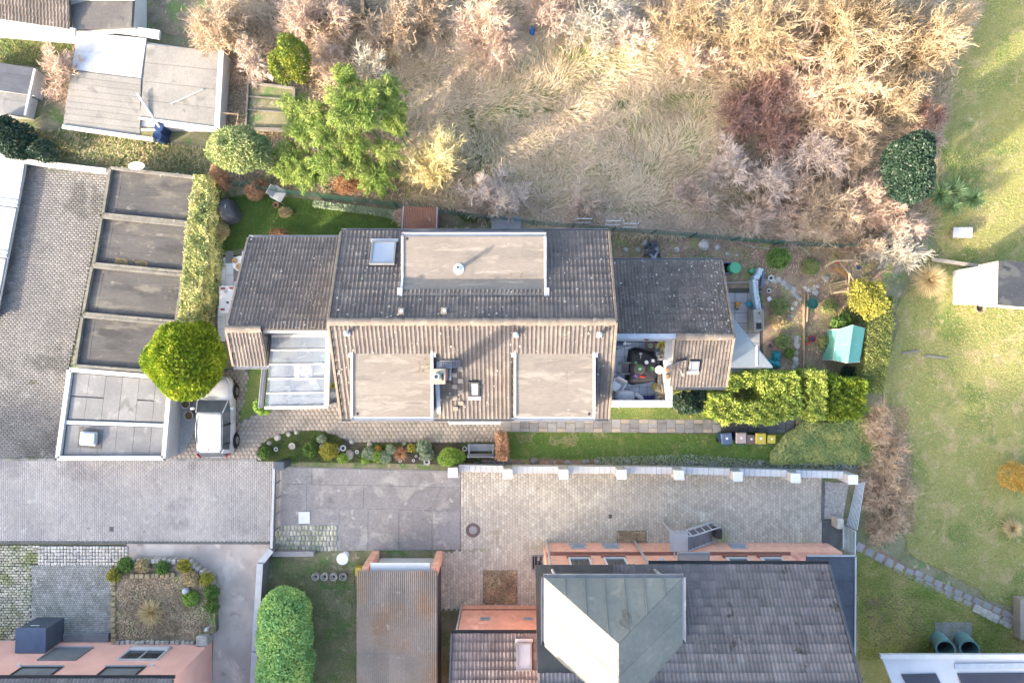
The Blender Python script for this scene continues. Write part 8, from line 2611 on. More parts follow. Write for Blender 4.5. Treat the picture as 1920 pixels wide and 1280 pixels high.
q = P(1916, 1160, .4); one('timber_box', 'pale timber box cut by the right picture edge', 'box', MB().box(q.x + .3, q.y, 0, .9, 2.0, .5), 'cream', bevel=.02)

# --- clipped and leafy plants
def E(px, py, zc, rpx, rpy=None, rz=None):
 """ellipsoid seen in the photograph: centre, height of its middle, radii in pixels"""
 k = (H - zc) / F
 q = P(px, py, zc)
 return (q.x, q.y, zc, rpx * k, (rpy or rpx) * k, rz or rpx * k)

leafy('thuja', 'big round clipped yellow green thuja between the garages and the car', 'tree', [E(351, 676, 2.0, 68, 71, 1.9)], 30000, .17, .05, _M['thuja'], shell=.38, lump=.085, spread=.5, up=.45, tr=.14)

# ivy hedge along the garages
hp = PX([(374, 333), (401, 336), (404, 372), (400, 420), (396, 500), (386, 560), (374, 606), (346, 604), (352, 545), (358, 470), (364, 415), (372, 370)], 1.5)
hedge('ivy_hedge', 'long variegated ivy hedge growing between the garages and the garden', 'hedge', hp, .1, 2.2, 26000, .085, .06, _M['ivy_hedge'], .14)
# large rounded hedge at the bottom
leafy('rounded_hedge', 'tall rounded bright green hedge beside the lane wall at the bottom', 'hedge', [E(534, 1150, 1.5, 48, 48, 1.6), E(535, 1195, 1.6, 50, 55, 1.6), E(537, 1250, 1.7, 52, 60, 1.7), E(538, 1310, 1.7, 54, 60, 1.7)], 34000, .16, .075, _M['hedge_big'], shell=.16, lump=.03, tr=.1)

# bamboo: many feathery puffs
bam = [(545, 195, 3.2, 30, 30), (580, 205, 3.4, 34, 30), (560, 240, 3.2, 36, 32), (602, 250, 3.6, 38, 36), (535, 280, 2.6, 34, 30), (530, 315, 2.4, 32, 30), (572, 320, 2.6, 38, 34), (612, 300, 3.2, 40, 34),
       (640, 180, 4.2, 36, 30), (680, 215, 4.4, 42, 38), (722, 160, 4.0, 32, 28), (735, 195, 3.8, 26, 26), (640, 215, 4.4, 36, 32), (690, 170, 4.2, 30, 28), (720, 275, 3.0, 36, 26), (662, 270, 3.4, 36, 30), (705, 320, 2.4, 44, 34), (700, 335, 2.2, 34, 24), (640, 130, 4.0, 26, 20), (655, 300, 2.8, 34, 30), (735, 225, 3.4, 24, 20)]
bt = thing('bamboo', 'bright green feathery bamboo clump behind the garden lawn', 'bamboo', (*P(625, 245, .0)[:2], 0))
for (px, py, zt, rx, ry) in bam:
 q = P(px, py, zt)
 k = (H - zt) / F
 nc = 13
 Cs, As, Ns = [], [], []
 m = MB()
 for j in range(nc):
  a = 2 * math.pi * (j + random.uniform(-.4, .4)) / nc
  R_ = random.uniform(.45, 1.25)
  end = np.array([q.x + R_ * rx * k * math.cos(a), q.y + R_ * ry * k * math.sin(a), zt - .15 - .45 * R_ + random.uniform(-.25, .25)])
  mid = np.array([q.x + .35 * R_ * rx * k * math.cos(a), q.y + .35 * R_ * ry * k * math.sin(a), zt + .12 + random.uniform(-.25, .2)])
  root = np.array([q.x * .985 + random.uniform(-.1, .1), q.y * .985, zt - .9])
  n = int(190 + 60 * R_)
  t_ = rng.random(n)[:, None] ** .8
  p = root * (1 - t_) ** 2 + mid * 2 * t_ * (1 - t_) + end * t_ ** 2
  tg = norm((mid - root) * (1 - t_) + (end - mid) * t_)
  Cs.append(p + rng.normal(0, 1, (n, 3)) * (.17 * (1 - .65 * t_)) * np.array([1, 1, .7]))
  As.append(tg * 1.1 + rng.normal(0, .55, (n, 3)) + np.array([0, 0, -.25]))
  Ns.append(rng.normal(0, .5, (n, 3)) + np.array([0, 0, .9]))
  m.path([tuple(root), tuple(mid * .5 + (root + end) * .25), tuple(end)], .008, 4)
 m.tube((q.x * .97, q.y * .97, 0), (q.x * .985, q.y * .985, zt - .9), .05, .03, 6)
 C = np.vstack(Cs)
 n = len(C)
 V, Fq = leaves_mesh(C, np.vstack(As), np.vstack(Ns), rng.uniform(.13, .26, n), rng.uniform(.02, .036, n))
 np_mesh('plume', V, Fq, _M['bamboo'], bt)
 bld(m, 'cane', 'leaf_plain', bt)

leafy('laurel', 'round grey green laurel tree beside the raised bed above the hedge', 'tree', [E(450, 280, 2.6, 52, 40, 1.2), E(420, 285, 2.3, 28, 30, .9), E(485, 285, 2.4, 26, 32, .9)], 14000, .15, .05, _M['laurel'], shell=.4, lump=.12, tr=.07, stems=3)
leafy('conifer', 'dark conifer with yellow sprays above the raised bed', 'tree', [E(552, 108, 2.6, 27, 30, 1.6), E(530, 130, 1.8, 20, 26, 1.3), E(560, 130, 2.0, 18, 24, 1.3)], 9000, .14, .05, _M['conifer'], shell=.3, up=.4, tr=.09)

# thuja hedge blocks right of the east wing
def hedge_blocks(name, label, polys, z0, z1, n, ln, wd, mat, lump=.07, up=.25):
 ps = [rough(p, 5, 14) for p in polys]
 ps = [PX(p, z1) for p in ps]
 ars = [abs(sum(p[i][0] * p[i - 1][1] - p[i - 1][0] * p[i][1] for i in range(len(p)))) / 2 for p in ps]
 c = np.mean([np.mean(p, 0) for p in ps], 0)
 t = thing(name, label, 'hedge', (c[0], c[1], 0))
 Cs, Ds = [], []
 for p, a_ in zip(ps, ars):
  C, D = hedge_points(p, z0, z1 + random.uniform(-.15, .15), int(n * a_ / sum(ars)), lump, .10)
  Cs.append(C); Ds.append(D)
  st = MB()
  for q in scatter(p, 4): st.tube((q[0], q[1], -.02), (q[0], q[1], z1 - .3), .035, .012, 5)
  st.build('stem', _M['bark'], t)
 C, D = np.vstack(Cs), np.vstack(Ds)
 # hollows and tufts
 C = C + D * (.10 * np.sin(C[:, 0:1] * 9 + np.sin(C[:, 1:2] * 7) * 2) * np.sin(C[:, 1:2] * 8 + 1.3))
 m_ = len(C)
 A = D + rng.normal(0, .75, (m_, 3)) + np.array([0, 0, up])
 V, Fq = leaves_mesh(C, A, D + rng.normal(0, .7, (m_, 3)), ln * rng.uniform(.6, 1.4, m_), wd * rng.uniform(.6, 1.4, m_))
 np_mesh('foliage', V, Fq, _M[mat], t)
 return t
hedge_blocks('thuja_hedge', 'bright yellow green thuja hedge with a hollow in its middle', [[(1332, 742), (1365, 738), (1370, 752), (1395, 757), (1438, 752), (1448, 742), (1466, 742), (1466, 790), (1420, 795), (1350, 788), (1332, 775)], [(1468, 700), (1499, 704), (1501, 768), (1494, 780), (1467, 788)], [(1362, 702), (1392, 702), (1396, 724), (1384, 734), (1362, 732)], [(1398, 700), (1416, 700), (1418, 722), (1400, 724)], [(1418, 700), (1462, 700), (1464, 734), (1440, 742), (1422, 730)]], .1, 1.75, 26000, .13, .05, 'thuja_yellow')
hedge_blocks('thuja_column', 'narrow yellow green thuja block between hedge hollow and dark thuja', [[(1518, 696), (1550, 700), (1552, 740), (1548, 786), (1530, 788), (1518, 778), (1517, 735)]], .1, 1.8, 10000, .13, .05, 'thuja_yellow')
hedge_blocks('thuja_column', 'dark green spiky thuja at the right end of the hedge row', [[(1560, 706), (1622, 712), (1630, 740), (1618, 780), (1585, 790), (1564, 788)]], .1, 1.75, 12000, .16, .05, 'thuja_dark', .2, .45)
hedge('clipped_hedge', 'low clipped olive green hedge between the film greenhouse and the east lawn', 'hedge', PX([(1632, 552), (1676, 556), (1672, 640), (1655, 735), (1620, 735), (1624, 660)], 1.3), .05, 1.35, 17000, .075, .045, _M['hedge_olive'], .08)
leafy('yellow_shrub', 'yellow green branching shrub beside the climbing frame', 'shrub', [E(1612, 558, 1.6, 24, 26, .7), E(1640, 545, 1.5, 20, 20, .6), E(1628, 580, 1.4, 24, 18, .6), E(1640, 565, 1.6, 22, 20, .7), E(1608, 535, 1.3, 14, 14, .5)], 6500, .14, .05, _M['shrub_yellow'], shell=.85, lump=.35, stems=2, tr=.03)
leafy('green_shrub', 'small leafy green shrub left of the film greenhouse', 'shrub', [E(1572, 605, .6, 14, 12, .4), E(1585, 600, .5, 14, 12, .35)], 1800, .15, .07, _M['shrub_green'], shell=.6)
leafy('round_shrub', 'round green shrub on the soil below the mesh fence', 'shrub', [E(1459, 484, .7, 21, 19, .6)], 4500, .10, .04, _M['shrub_green'], shell=.7)
leafy('holly', 'tall dark blue green evergreen at the edge of the east lawn', 'tree', [E(1694, 300, 3.0, 36, 40, 1.8), E(1700, 335, 2.6, 34, 40, 1.8), E(1710, 275, 3.2, 24, 24, 1.4), E(1712, 360, 2.0, 24, 22, 1.2)], 20000, .12, .075, _M['dark_evergreen'], shell=.22, lump=.06, tr=.1)

def yucca(px, py, zc, r, n, label, name='yucca', mat='yucca', ln=None, base=0.0, wd=.04, group=None, cat='plant', up=.5):
 q = P(px, py, zc)
 t = thing(name, label, cat, (q.x, q.y, base), group)
 k = (H - zc) / F
 Rr = r * k
 d = sph(n, -.15)
 d = norm(d + np.array([0, 0, up * .4]))
 L = Rr * rng.uniform(.75, 1.15, n)
 c0 = np.array([q.x, q.y, zc - Rr * .35])
 V = np.empty((n, 6, 3))
 s = norm(np.cross(d, np.array([0, 0, 1.0]) + rng.normal(0, .1, (n, 3))))
 for j, (f, w_) in enumerate(((.05, .7), (.6, 1.0), (1.0, .08))):
  p = c0 + d * (L * f)[:, None]
  p[:, 2] -= (f ** 2) * Rr * .35 * rng.uniform(.4, 1.2, n)
  p[:, 2] = np.maximum(p[:, 2], base + .02)
  V[:, j] = p - s * wd * w_ * .5
  V[:, 5 - j] = p + s * wd * w_ * .5
 idx = np.arange(n * 6).reshape(n, 6)
 Fq = np.vstack([idx[:, [0, 1, 4, 5]], idx[:, [1, 2, 3, 4]]])
 np_mesh('leaves', V.reshape(-1, 3), Fq, _M[mat], t)
 m = MB(); m.tube((q.x, q.y, base), (q.x, q.y, zc - Rr * .3), .05, .04, 6); bld(m, 'stem', 'bark', t)
 return t

yucca(1768, 363, .9, 32, 150, 'spiky evergreen rosette left in the group of three on the lawn', group='spiky rosettes on the lawn')
yucca(1795, 358, 1.0, 34, 160, 'spiky evergreen rosette in the middle of the three on the lawn', group='spiky rosettes on the lawn')
yucca(1790, 385, .7, 26, 100, 'lowest small spiky rosette below the three on the lawn', group='spiky rosettes on the lawn')
yucca(1830, 372, .8, 28, 140, 'spiky evergreen rosette right of the others on the lawn', group='spiky rosettes on the lawn')
yucca(1244, 645, 3.7, 17, 90, 'spiky yellow green plant in the north parapet corner of the terrace', mat='shrub_yellow', base=3.1, wd=.02)
yucca(1245, 741, 3.7, 21, 150, 'pale spiky grass plant in the south parapet corner of the terrace', mat='dry_grass', base=3.1, wd=.014)

# flower bed plants
def tuftplant(px, py, r, label, mat, n=None, h=.35, ln=.13, wd=.05, cat='plant', name='garden_plant', z=.05):
 return leafy(name, label, cat, [E(px, py, z + h * .6, r, r * .95, h)], n or int(r * r * 5) + 250, ln, wd, _M[mat], shell=.75, tr=.02, base=(*P(px, py, z)[:2], z))
tuftplant(497, 849, 12, 'low dark green shrub at the driveway corner of the bed', 'shrub_green')
tuftplant(604, 823, 8, 'small silvery plant at the bed curve', 'silver_leaf')
tuftplant(582, 842, 15, 'green ground plant left of the yellow shrub', 'shrub_green', ln=.09)
tuftplant(617, 846, 17, 'round yellow green spiky shrub in the flower bed', 'shrub_yellow', h=.5, wd=.03)
tuftplant(643, 859, 11, 'clipped light green ball at the wall beside the boulder', 'shrub_bright', h=.3, ln=.06)
tuftplant(692, 850, 13, 'grey green bushy plant right of the boulder', 'silver_leaf')
tuftplant(686, 861, 9, 'light green mound near the wall right of the boulder', 'shrub_bright', ln=.07)
tuftplant(708, 854, 12, 'pale green plant with orange blossoms beside it', 'shrub_bright')
tuftplant(709, 841, 6, 'little patch of orange blossoms in the flower bed', 'orange_shrub', h=.2)
tuftplant(722, 856, 12, 'silver green plant left of the tan grass tuft', 'silver_leaf')
yucca(750, 851, .4, 17, 260, 'rusty tan ornamental grass tuft in the flower bed', 'grass_tuft', 'rust_leaf', wd=.02, base=.05)
tuftplant(771, 840, 8, 'yellow flowering plant right of the tan grass tuft', 'shrub_yellow', h=.25)
tuftplant(794, 838, 14, 'silvery plant near the driveway edge of the bed', 'silver_leaf')
tuftplant(800, 852, 12, 'second silvery plant nearer the wall', 'silver_leaf')
tuftplant(733, 842, 9, 'small silver plant between grass tuft and blossoms', 'silver_leaf')
leafy('bright_shrub', 'bright green clipped shrub left of the bench', 'shrub', [E(846, 856, .5, 25, 17, .55)], 5500, .11, .05, _M['shrub_bright'], shell=.35, tr=.03)
hedge('beech_hedge', 'short brown leaved beech hedge strip beside the bench', 'hedge', PX([(931, 814), (950, 814), (952, 862), (932, 862)], .8), .05, .95, 4200, .08, .05, _M['beech_brown'], .08)
leafy('lawn_shrub', 'light green shrub at the corner of the conservatory', 'shrub', [E(494, 762, .8, 15, 15, .7)], 3200, .10, .045, _M['shrub_bright'], shell=.4, tr=.03)
leafy('dark_shrub', 'dark green shrub below the south eave of the east wing', 'shrub', [E(1285, 755, .9, 26, 22, .7), E(1308, 748, .8, 18, 24, .6)], 4500, .15, .05, _M['dark_evergreen'], shell=.5, tr=.03)
leafy('tan_bush', 'round tan dried shrub beside the covered grill', 'shrub', [E(411, 434, .6, 18, 18, .5)], 2600, .13, .025, _M['tan_shrub'], shell=.5, tr=.02)
leafy('brown_cushion', 'flat brown bush half under the north gutter of the west wing', 'shrub', [E(524, 440, .5, 19, 12, .35)], 2200, .07, .03, _M['rust_leaf'], shell=.3, tr=.02)
leafy('tan_column', 'narrow tan dried conifer at the north end of the ivy hedge', 'shrub', [E(415, 330, 1.0, 15, 22, .9), E(420, 345, .7, 14, 14, .6)], 3200, .15, .025, _M['beech_brown'], shell=.5, tr=.03)
leafy('russet_bush', 'russet dried bush at the lawn edge left of the white armchair', 'shrub', [E(478, 358, .6, 20, 17, .5), E(492, 348, .5, 12, 12, .4)], 2800, .16, .022, _M['beech_brown'], shell=.6, tr=.03)
leafy('rockery_plant', 'pale tan rockery plant south of the white armchair', 'plant', [E(535, 398, .25, 14, 10, .2)], 900, .10, .03, _M['tan_shrub'], shell=.7, tr=.02)
leafy('reddish_bush', 'dark reddish brown bush at the foot of the bamboo', 'shrub', [E(650, 348, .8, 24, 18, .6), E(680, 345, .7, 22, 16, .5)], 3200, .13, .03, _M['rust_leaf'], shell=.7, tr=.03, stems=2)
leafy('orange_shrub', 'orange yellow shrub at the right edge of the lawn', 'shrub', [E(1898, 892, .7, 28, 28, .5), E(1920, 900, .6, 20, 22, .4)], 4200, .09, .04, _M['orange_shrub'], shell=.35, lump=.2, tr=.03)
yucca(1903, 992, .5, 22, 420, 'brown dried grass tuft near the right edge of the lawn', 'grass_tuft', 'tan_shrub', wd=.02)
yucca(1749, 524, .7, 36, 900, 'large round brown ornamental grass beside the pale shrub', 'grass_tuft', 'tan_shrub', wd=.018)
yucca(278, 1152, .9, 30, 320, 'tan ornamental grass in the middle of the raised mulch bed', 'grass_tuft', 'tan_shrub', base=.4, wd=.025)
for (px, py, r_, mt, w_) in ((236, 1058, 15, 'shrub_green', 'green ball shrub at the top corner of the raised bed'), (214, 1078, 13, 'shrub_yellow', 'yellow green shrub at the upper left of the raised bed'), (305, 1064, 13, 'shrub_green', 'small green shrub on the top edge of the raised bed'), (346, 1060, 13, 'shrub_yellow', 'olive shrub at the top right curve of the raised bed'),
                             (357, 1122, 15, 'shrub_bright', 'bright green shrub beside the glass ball ornament'), (397, 1108, 14, 'shrub_green', 'dark green shrub on the right edge of the raised bed'), (398, 1135, 13, 'shrub_green', 'lower dark green shrub on the right edge of the raised bed'), (388, 1085, 13, 'shrub_yellow', 'yellow shrub at the right curve of the raised bed'), (268, 1060, 13, 'tan_shrub', 'tan heather on the top edge of the raised bed'), (360, 1085, 14, 'tan_shrub', 'tan heather beside the right curve of the raised bed')):
 tuftplant(px, py, r_, w_, mt, h=.3, z=.4)
for (px, py, r_, mt, w_) in ((1420, 560, 12, 'weeds', 'weedy tuft behind the painted board wall'), (1462, 575, 17, 'weeds', 'low weedy plant inside the stepping stone arc'), (1458, 600, 15, 'tan_shrub', 'tan plant inside the stepping stone arc'), (1468, 640, 15, 'weeds', 'grey green plant below the tan plant in the arc'), (1480, 662, 10, 'shrub_green', 'grassy tuft at the lower path'), (1560, 660, 15, 'weeds', 'weedy plant left of the film greenhouse'), (1545, 640, 13, 'weeds', 'weedy plant right of the red bucket'), (1555, 575, 16, 'weeds', 'weedy plant below the wooden deck'), (1588, 590, 14, 'weeds', 'grey green plant above the film greenhouse'), (1520, 500, 17, 'weeds', 'weedy patch left of the climbing frame'),
                             (1590, 700, 15, 'dark_evergreen', 'dark plant in front of the film greenhouse'), (1400, 700, 10, 'weeds', 'dark weeds below the glass canopy'), (1412, 738, 16, 'weeds', 'dark green plant in the hollow of the thuja hedge'), (1385, 738, 12, 'weeds', 'small plant in the hollow of the thuja hedge')):
 tuftplant(px, py, r_, w_, mt, h=.25, z=0, ln=.11, wd=.03)

# --- leafless shrubs and trees
def B(label, px, py, zt, rpx, rpy, h, mat, cat='shrub', name='bare_shrub', single=False, dens=1.0, base=None, stems=None, thick=.035, tw=.013, wild=.7, low=.2, group=None, fl=.24):
 """px,py,rpx,rpy: the crown's outline in the photograph; zt: height of its middle"""
 k = (H - zt) / F
 q = P(px, py, zt)
 b = P(*(base or (640 + (px - 640) * .985 if False else px, py)), 0) if base else Vector((q.x, q.y, 0))
 rx, ry = rpx * k, rpy * k
 ar = rx * ry
 tws = int(360 * ar * dens) + 160
 return bare(name, label, cat, b, (q.x, q.y, 0), rx, ry, h, _M[mat], stems or max(6, int(7 + ar * 2)), int(26 * ar) + 30, tws, int(tws * 2.7), thick, group, single, tw, wild, None, fl, low)

G_ = 'bare shrubs of the wild hedgerow'
B('pale yellow leafless tree with lichen twigs between bamboo and pink shrub', 822, 300, 2.2, 66, 72, 3.6, 'twig_yellow', 'tree', 'bare_tree', True, 1.1, (835, 338), 14, .07, .013)
B('pinkish grey leafless shrub behind the north eave of the house', 930, 372, 1.2, 60, 50, 2.2, 'twig_pink', 'shrub', 'bare_shrub', False, 1.2, (935, 388), 16, .04)
B('orange pink leafless tree at the top middle', 915, 70, 2.0, 66, 72, 3.4, 'twig_orange', 'tree', 'bare_tree', False, 1.5, (920, 85), 14, .05, .012, .9)
B('whitish leafless sapling rising above the bamboo', 688, 100, 2.6, 40, 50, 3.2, 'twig_white', 'tree', 'bare_tree', True, .5, (690, 150), 8, .05, .014, .5)
B('large tan leafless bush at the top between workshop and old rail', 410, 40, 1.8, 82, 58, 2.6, 'twig_tan', 'shrub', 'bare_shrub', False, 1.6, None, 18, .04, .012, .9)
B('brown leafless bush left of the workshop', 104, 125, 1.3, 38, 62, 2.0, 'twig_orange', 'shrub', 'bare_shrub', False, 1.3, None, 12, .03)
B('greyish pink bush right of the workshop', 462, 110, 1.0, 44, 44, 1.8, 'twig_pink', 'shrub', 'bare_shrub', False, 1.0)
B('grey brown bush around the old wooden rail', 590, 30, 1.3, 80, 50, 2.0, 'twig_brown', 'shrub', 'bare_shrub', False, 1.1, tw=.012)
B('tan bush right of the old wooden rail', 720, 40, 1.2, 66, 52, 2.0, 'twig_tan', 'shrub', 'bare_shrub', False, 1.1)
B('low grey brown bush between conifer and sapling', 612, 100, .9, 46, 40, 1.3, 'twig_brown', 'shrub', 'bare_shrub', False, .9)
B('sandy bush at the top edge left of the orange tree', 800, 18, 1.3, 56, 40, 2.0, 'twig_tan', 'shrub', 'bare_shrub', False, 1.2)
B('dark brown leafless bush at the top right of the orange tree', 1030, 18, 1.6, 70, 46, 2.4, 'twig_brown', 'shrub', 'bare_shrub', False, 1.1, tw=.012)
B('pale branched bush at the top above the meadow', 1120, 20, 1.8, 74, 54, 2.6, 'twig_white', 'shrub', 'bare_shrub', False, .9, thick=.05, tw=.013)
B('pinkish bush between the pale bush and golden thicket', 1185, 60, 1.2, 60, 34, 1.6, 'twig_pink', 'shrub', 'bare_shrub', False, 1.1)
B('golden leafless thicket at the top left of the big trees', 1290, 40, 2.0, 84, 62, 3.0, 'twig_gold', 'tree', 'bare_tree', False, 1.4, None, 18, .05, .012, .9)
B('grey twiggy bush below the golden thicket at the meadow edge', 1320, 112, 1.2, 56, 44, 1.8, 'twig_brown', 'shrub', 'bare_shrub', False, 1.0)
B('tall golden leafless tree at the top centre of the grove', 1440, 40, 3.4, 104, 78, 5.0, 'twig_gold', 'tree', 'bare_tree', False, 1.15, None, 18, .08, .014, .8)
B('olive brown tree between the golden crowns', 1505, 78, 2.6, 62, 52, 3.8, 'twig_brown', 'tree', 'bare_tree', False, .9, None, 14, .06, .013)
B('largest golden leafless tree at the top of the grove', 1640, 40, 4.0, 132, 92, 5.6, 'twig_gold', 'tree', 'bare_tree', False, 1.15, None, 22, .09, .015, .75)
B('outermost golden tree leaning over the east lawn', 1762, 60, 4.0, 88, 88, 5.4, 'twig_gold', 'tree', 'bare_tree', False, 1.15, None, 18, .08, .015, .75)
B('golden tan tree in the middle of the grove', 1590, 150, 3.0, 92, 62, 4.4, 'twig_tan', 'tree', 'bare_tree', False, 1.2, None, 18, .07, .014, .8)
B('golden tan tree at the lawn edge below the outermost crown', 1690, 165, 3.2, 86, 66, 4.6, 'twig_gold', 'tree', 'bare_tree', False, 1.15, None, 18, .07, .014, .8)
B('sandy leafless tree below the middle of the grove', 1610, 228, 2.2, 84, 50, 3.2, 'twig_tan', 'tree', 'bare_tree', False, 1.3, None, 16, .05, .012, .9)
B('dark red stemmed shrub at the west side of the grove', 1455, 180, 1.4, 56, 66, 2.2, 'twig_red', 'shrub', 'bare_shrub', False, 1.7, None, 22, .03, .012, .8)
B('dark red shrub beside the meadow', 1388, 205, 1.2, 46, 58, 1.8, 'twig_red', 'shrub', 'bare_shrub', False, 1.4, None, 18, .03, .012, .8)
B('lower dark red shrub toward the pinkish bushes', 1460, 245, 1.2, 54, 44, 1.8, 'twig_red', 'shrub', 'bare_shrub', False, 1.4, None, 18, .03, .012, .8)
B('red brown shrub between the golden trees and the evergreen', 1745, 215, 1.2, 40, 36, 1.8, 'twig_red', 'shrub', 'bare_shrub', False, 1.2)
B('pinkish grey bush right of the lower meadow', 1378, 305, 1.2, 52, 44, 1.8, 'twig_pink', 'shrub', 'bare_shrub', False, 1.4)
B('pinkish grey bush in front of the dark red shrubs', 1452, 320, 1.3, 52, 46, 1.9, 'twig_pink', 'shrub', 'bare_shrub', False, 1.3)
B('dusky bush left of the dark evergreen', 1545, 282, 1.6, 62, 42, 2.4, 'twig_pink', 'shrub', 'bare_shrub', False, 1.2)
B('dusky brown bush at the foot of the evergreen', 1605, 275, 1.5, 46, 40, 2.2, 'twig_tan', 'shrub', 'bare_shrub', False, 1.2)
B('sandy pink bush at the garden corner above the fence', 1560, 385, 1.5, 74, 60, 2.2, 'twig_tan', 'shrub', 'bare_shrub', False, 1.7, tw=.012)
B('warm tan bush next to the dark evergreen', 1640, 370, 1.6, 56, 54, 2.3, 'twig_orange', 'shrub', 'bare_shrub', False, 1.6)
B('warm tan bush reaching toward the lawn bench', 1700, 415, 1.5, 48, 44, 2.2, 'twig_orange', 'shrub', 'bare_shrub', False, 1.5)
B('whitish blossoming bush at the corner of the lawn', 1688, 468, 1.4, 56, 50, 2.0, 'twig_white', 'shrub', 'bare_shrub', False, 2.0, tw=.013, fl=.16)
B('low brown bush above the fence right of the pink shrub', 1500, 415, 1.0, 46, 34, 1.4, 'twig_brown', 'shrub', 'bare_shrub', False, 1.2)
B('low grey brown bush at the south edge of the meadow', 1420, 400, .9, 50, 40, 1.3, 'twig_brown', 'shrub', 'bare_shrub', False, 1.0)
B('low dusky bush in the meadow corner', 1290, 370, .8, 52, 40, 1.2, 'twig_brown', 'shrub', 'bare_shrub', False, .8)
B('small russet bush at the old meadow border', 1100, 385, .8, 44, 30, 1.1, 'twig_brown', 'shrub', 'bare_shrub', False, .8)
B('thin brown bush behind the rusty shed', 760, 400, .6, 34, 18, .9, 'twig_brown', 'shrub', 'bare_shrub', False, .8)
B('tangled tan bush at the fence right corner above the climbing frame', 1620, 460, 1.2, 44, 34, 1.7, 'twig_tan', 'shrub', 'bare_shrub', False, 1.4)
B('beige leafless tree filling the grove between the golden crowns', 1545, 20, 2.8, 70, 50, 3.8, 'twig_tan', 'tree', 'bare_tree', False, 1.1, None, 14, .05, .012, .9)
B('beige brown leafless tree at the grove centre left', 1520, 150, 2.2, 56, 52, 3.2, 'twig_brown', 'tree', 'bare_tree', False, 1.2, None, 14, .05, .012, .9)
B('grey beige shrub at the upper edge of the red stems', 1395, 115, 1.4, 56, 40, 2.2, 'twig_tan', 'shrub', 'bare_shrub', False, 1.2)
B('low beige shrub along the lawn side of the grove', 1735, 265, 1.2, 40, 40, 1.7, 'twig_brown', 'shrub', 'bare_shrub', False, 1.2)
B('grey brown shrub between the pinkish bushes and the evergreen', 1490, 365, 1.2, 58, 40, 1.7, 'twig_brown', 'shrub', 'bare_shrub', False, 1.3)
B('beige shrub at the grove edge above the outermost crown', 1820, 20, 3.0, 44, 48, 4.0, 'twig_tan', 'tree', 'bare_tree', False, 1.1, None, 12, .05, .012, .9)
# brambles on the lawn
for (px, py, rx, ry, w_) in ((1655, 790, 36, 44, 'uppermost bramble thicket on the lawn'), (1668, 860, 46, 50, 'bramble thicket right of the white wall end'), (1660, 930, 48, 46, 'bramble thicket beside the steel bar fence'), (1670, 985, 42, 38, 'lowest bramble thicket above the stone path')):
 B(w_, px, py, .5, rx, ry, .75, 'bramble', 'bramble', 'bramble', False, 1.7, low=.1, tw=.011, wild=1.1)

# --- grass, weeds, ground cover
def flow(pts, f=.5, s=0.0, up=.35, base=None):
 a = field(pts[:, 0], pts[:, 1], f, s) * 2.6 + field(pts[:, 0], pts[:, 1], f * 3, s + 2) * 1.5 + rng.normal(0, .6, len(pts))
 if base is not None: a = a * .5 + base
 return np.column_stack([np.cos(a), np.sin(a), rng.uniform(.05, up * 2, len(pts))])

def gpatch(name, outline, n, mat, ln, wd, up=.5, z=0.0, f=.5, keep=None, holes=(), base=None):
 poly = PX(outline)
 pts = scatter(poly, n, holes)
 if keep is not None: pts = pts[keep(pts[:, 0], pts[:, 1])]
 return blades(name, pts, z, flow(pts, f, up=up, base=base), ln * rng.uniform(.5, 1.4, len(pts)), wd * rng.uniform(.6, 1.4, len(pts)), _M[mat])

MW = [(720, 30), (1360, 50), (1365, 300), (1330, 440), (1010, 436), (880, 400), (760, 372), (735, 280), (760, 200)]
gpatch('dry_grass', MW, 62000, 'dry_grass', .50, .026, .34, f=.9, )
gpatch('dry_grass', MW, 42000, 'dry_grass_grey', .46, .024, .36, f=1.1, keep=lambda x, y: field(x, y, .8, 3.0) > -.05)
gpatch('meadow_grass', MW, 60000, 'grass_mixed', .17, .020, .9, keep=lambda x, y: field(x, y, 1.6, 5.0) > .0)
for _k in range(14):
 _x, _y = random.uniform(760, 1320), random.uniform(70, 400)
 gpatch('weed_patch', rough([(_x - 30, _y - 14), (_x + 34, _y - 10), (_x + 28, _y + 14), (_x - 34, _y + 12)], 10, 12), 900, 'weeds' if _k % 2 else 'grass_green', .17, .024, .9)
gpatch('meadow_grass', [(860, 300), (905, 250), (930, 330), (900, 350)], 3500, 'grass_green', .14, .02, .9)
gpatch('meadow_grass', rough([(870, 195), (960, 205), (1090, 200), (1200, 188), (1330, 172), (1330, 186), (1200, 200), (1100, 213), (960, 218), (870, 207)], 5), 8000, 'grass_green', .14, .02, .9)
gpatch('meadow_grass', rough([(874, 205), (886, 205), (905, 330), (890, 330)], 4), 2500, 'grass_green', .14, .02, .9)
gpatch('undergrowth', [(420, 60), (760, 60), (760, 380), (400, 340), (395, 250)], 16000, 'litter', .16, .05, .3)
gpatch('undergrowth', [(1320, 60), (1790, 100), (1760, 280), (1740, 440), (1620, 480), (1340, 440)], 26000, 'litter', .17, .05, .35)
gpatch('undergrowth', [(1320, 60), (1790, 100), (1760, 280), (1700, 440), (1340, 440)], 12000, 'weeds', .16, .035, .8, keep=lambda x, y: field(x, y, 1.0, 8.0) > .15)
gpatch('undergrowth', [(860, 385), (1010, 410), (1150, 420), (1600, 452), (1600, 430), (1330, 400), (1000, 380)], 14000, 'weeds', .17, .03, .9)
gpatch('undergrowth', [(400, -60), (1900, -60), (1800, 60), (400, 60)], 16000, 'litter', .18, .05, .4)
gpatch('wild_grass', [(60, 245), (240, 262), (395, 285), (398, 330), (210, 312), (60, 300)], 12000, 'weeds', .25, .03, .7)
gpatch('wild_grass', [(60, 245), (240, 262), (395, 285), (398, 330), (210, 312), (60, 300)], 6000, 'dry_grass', .30, .025, .5)
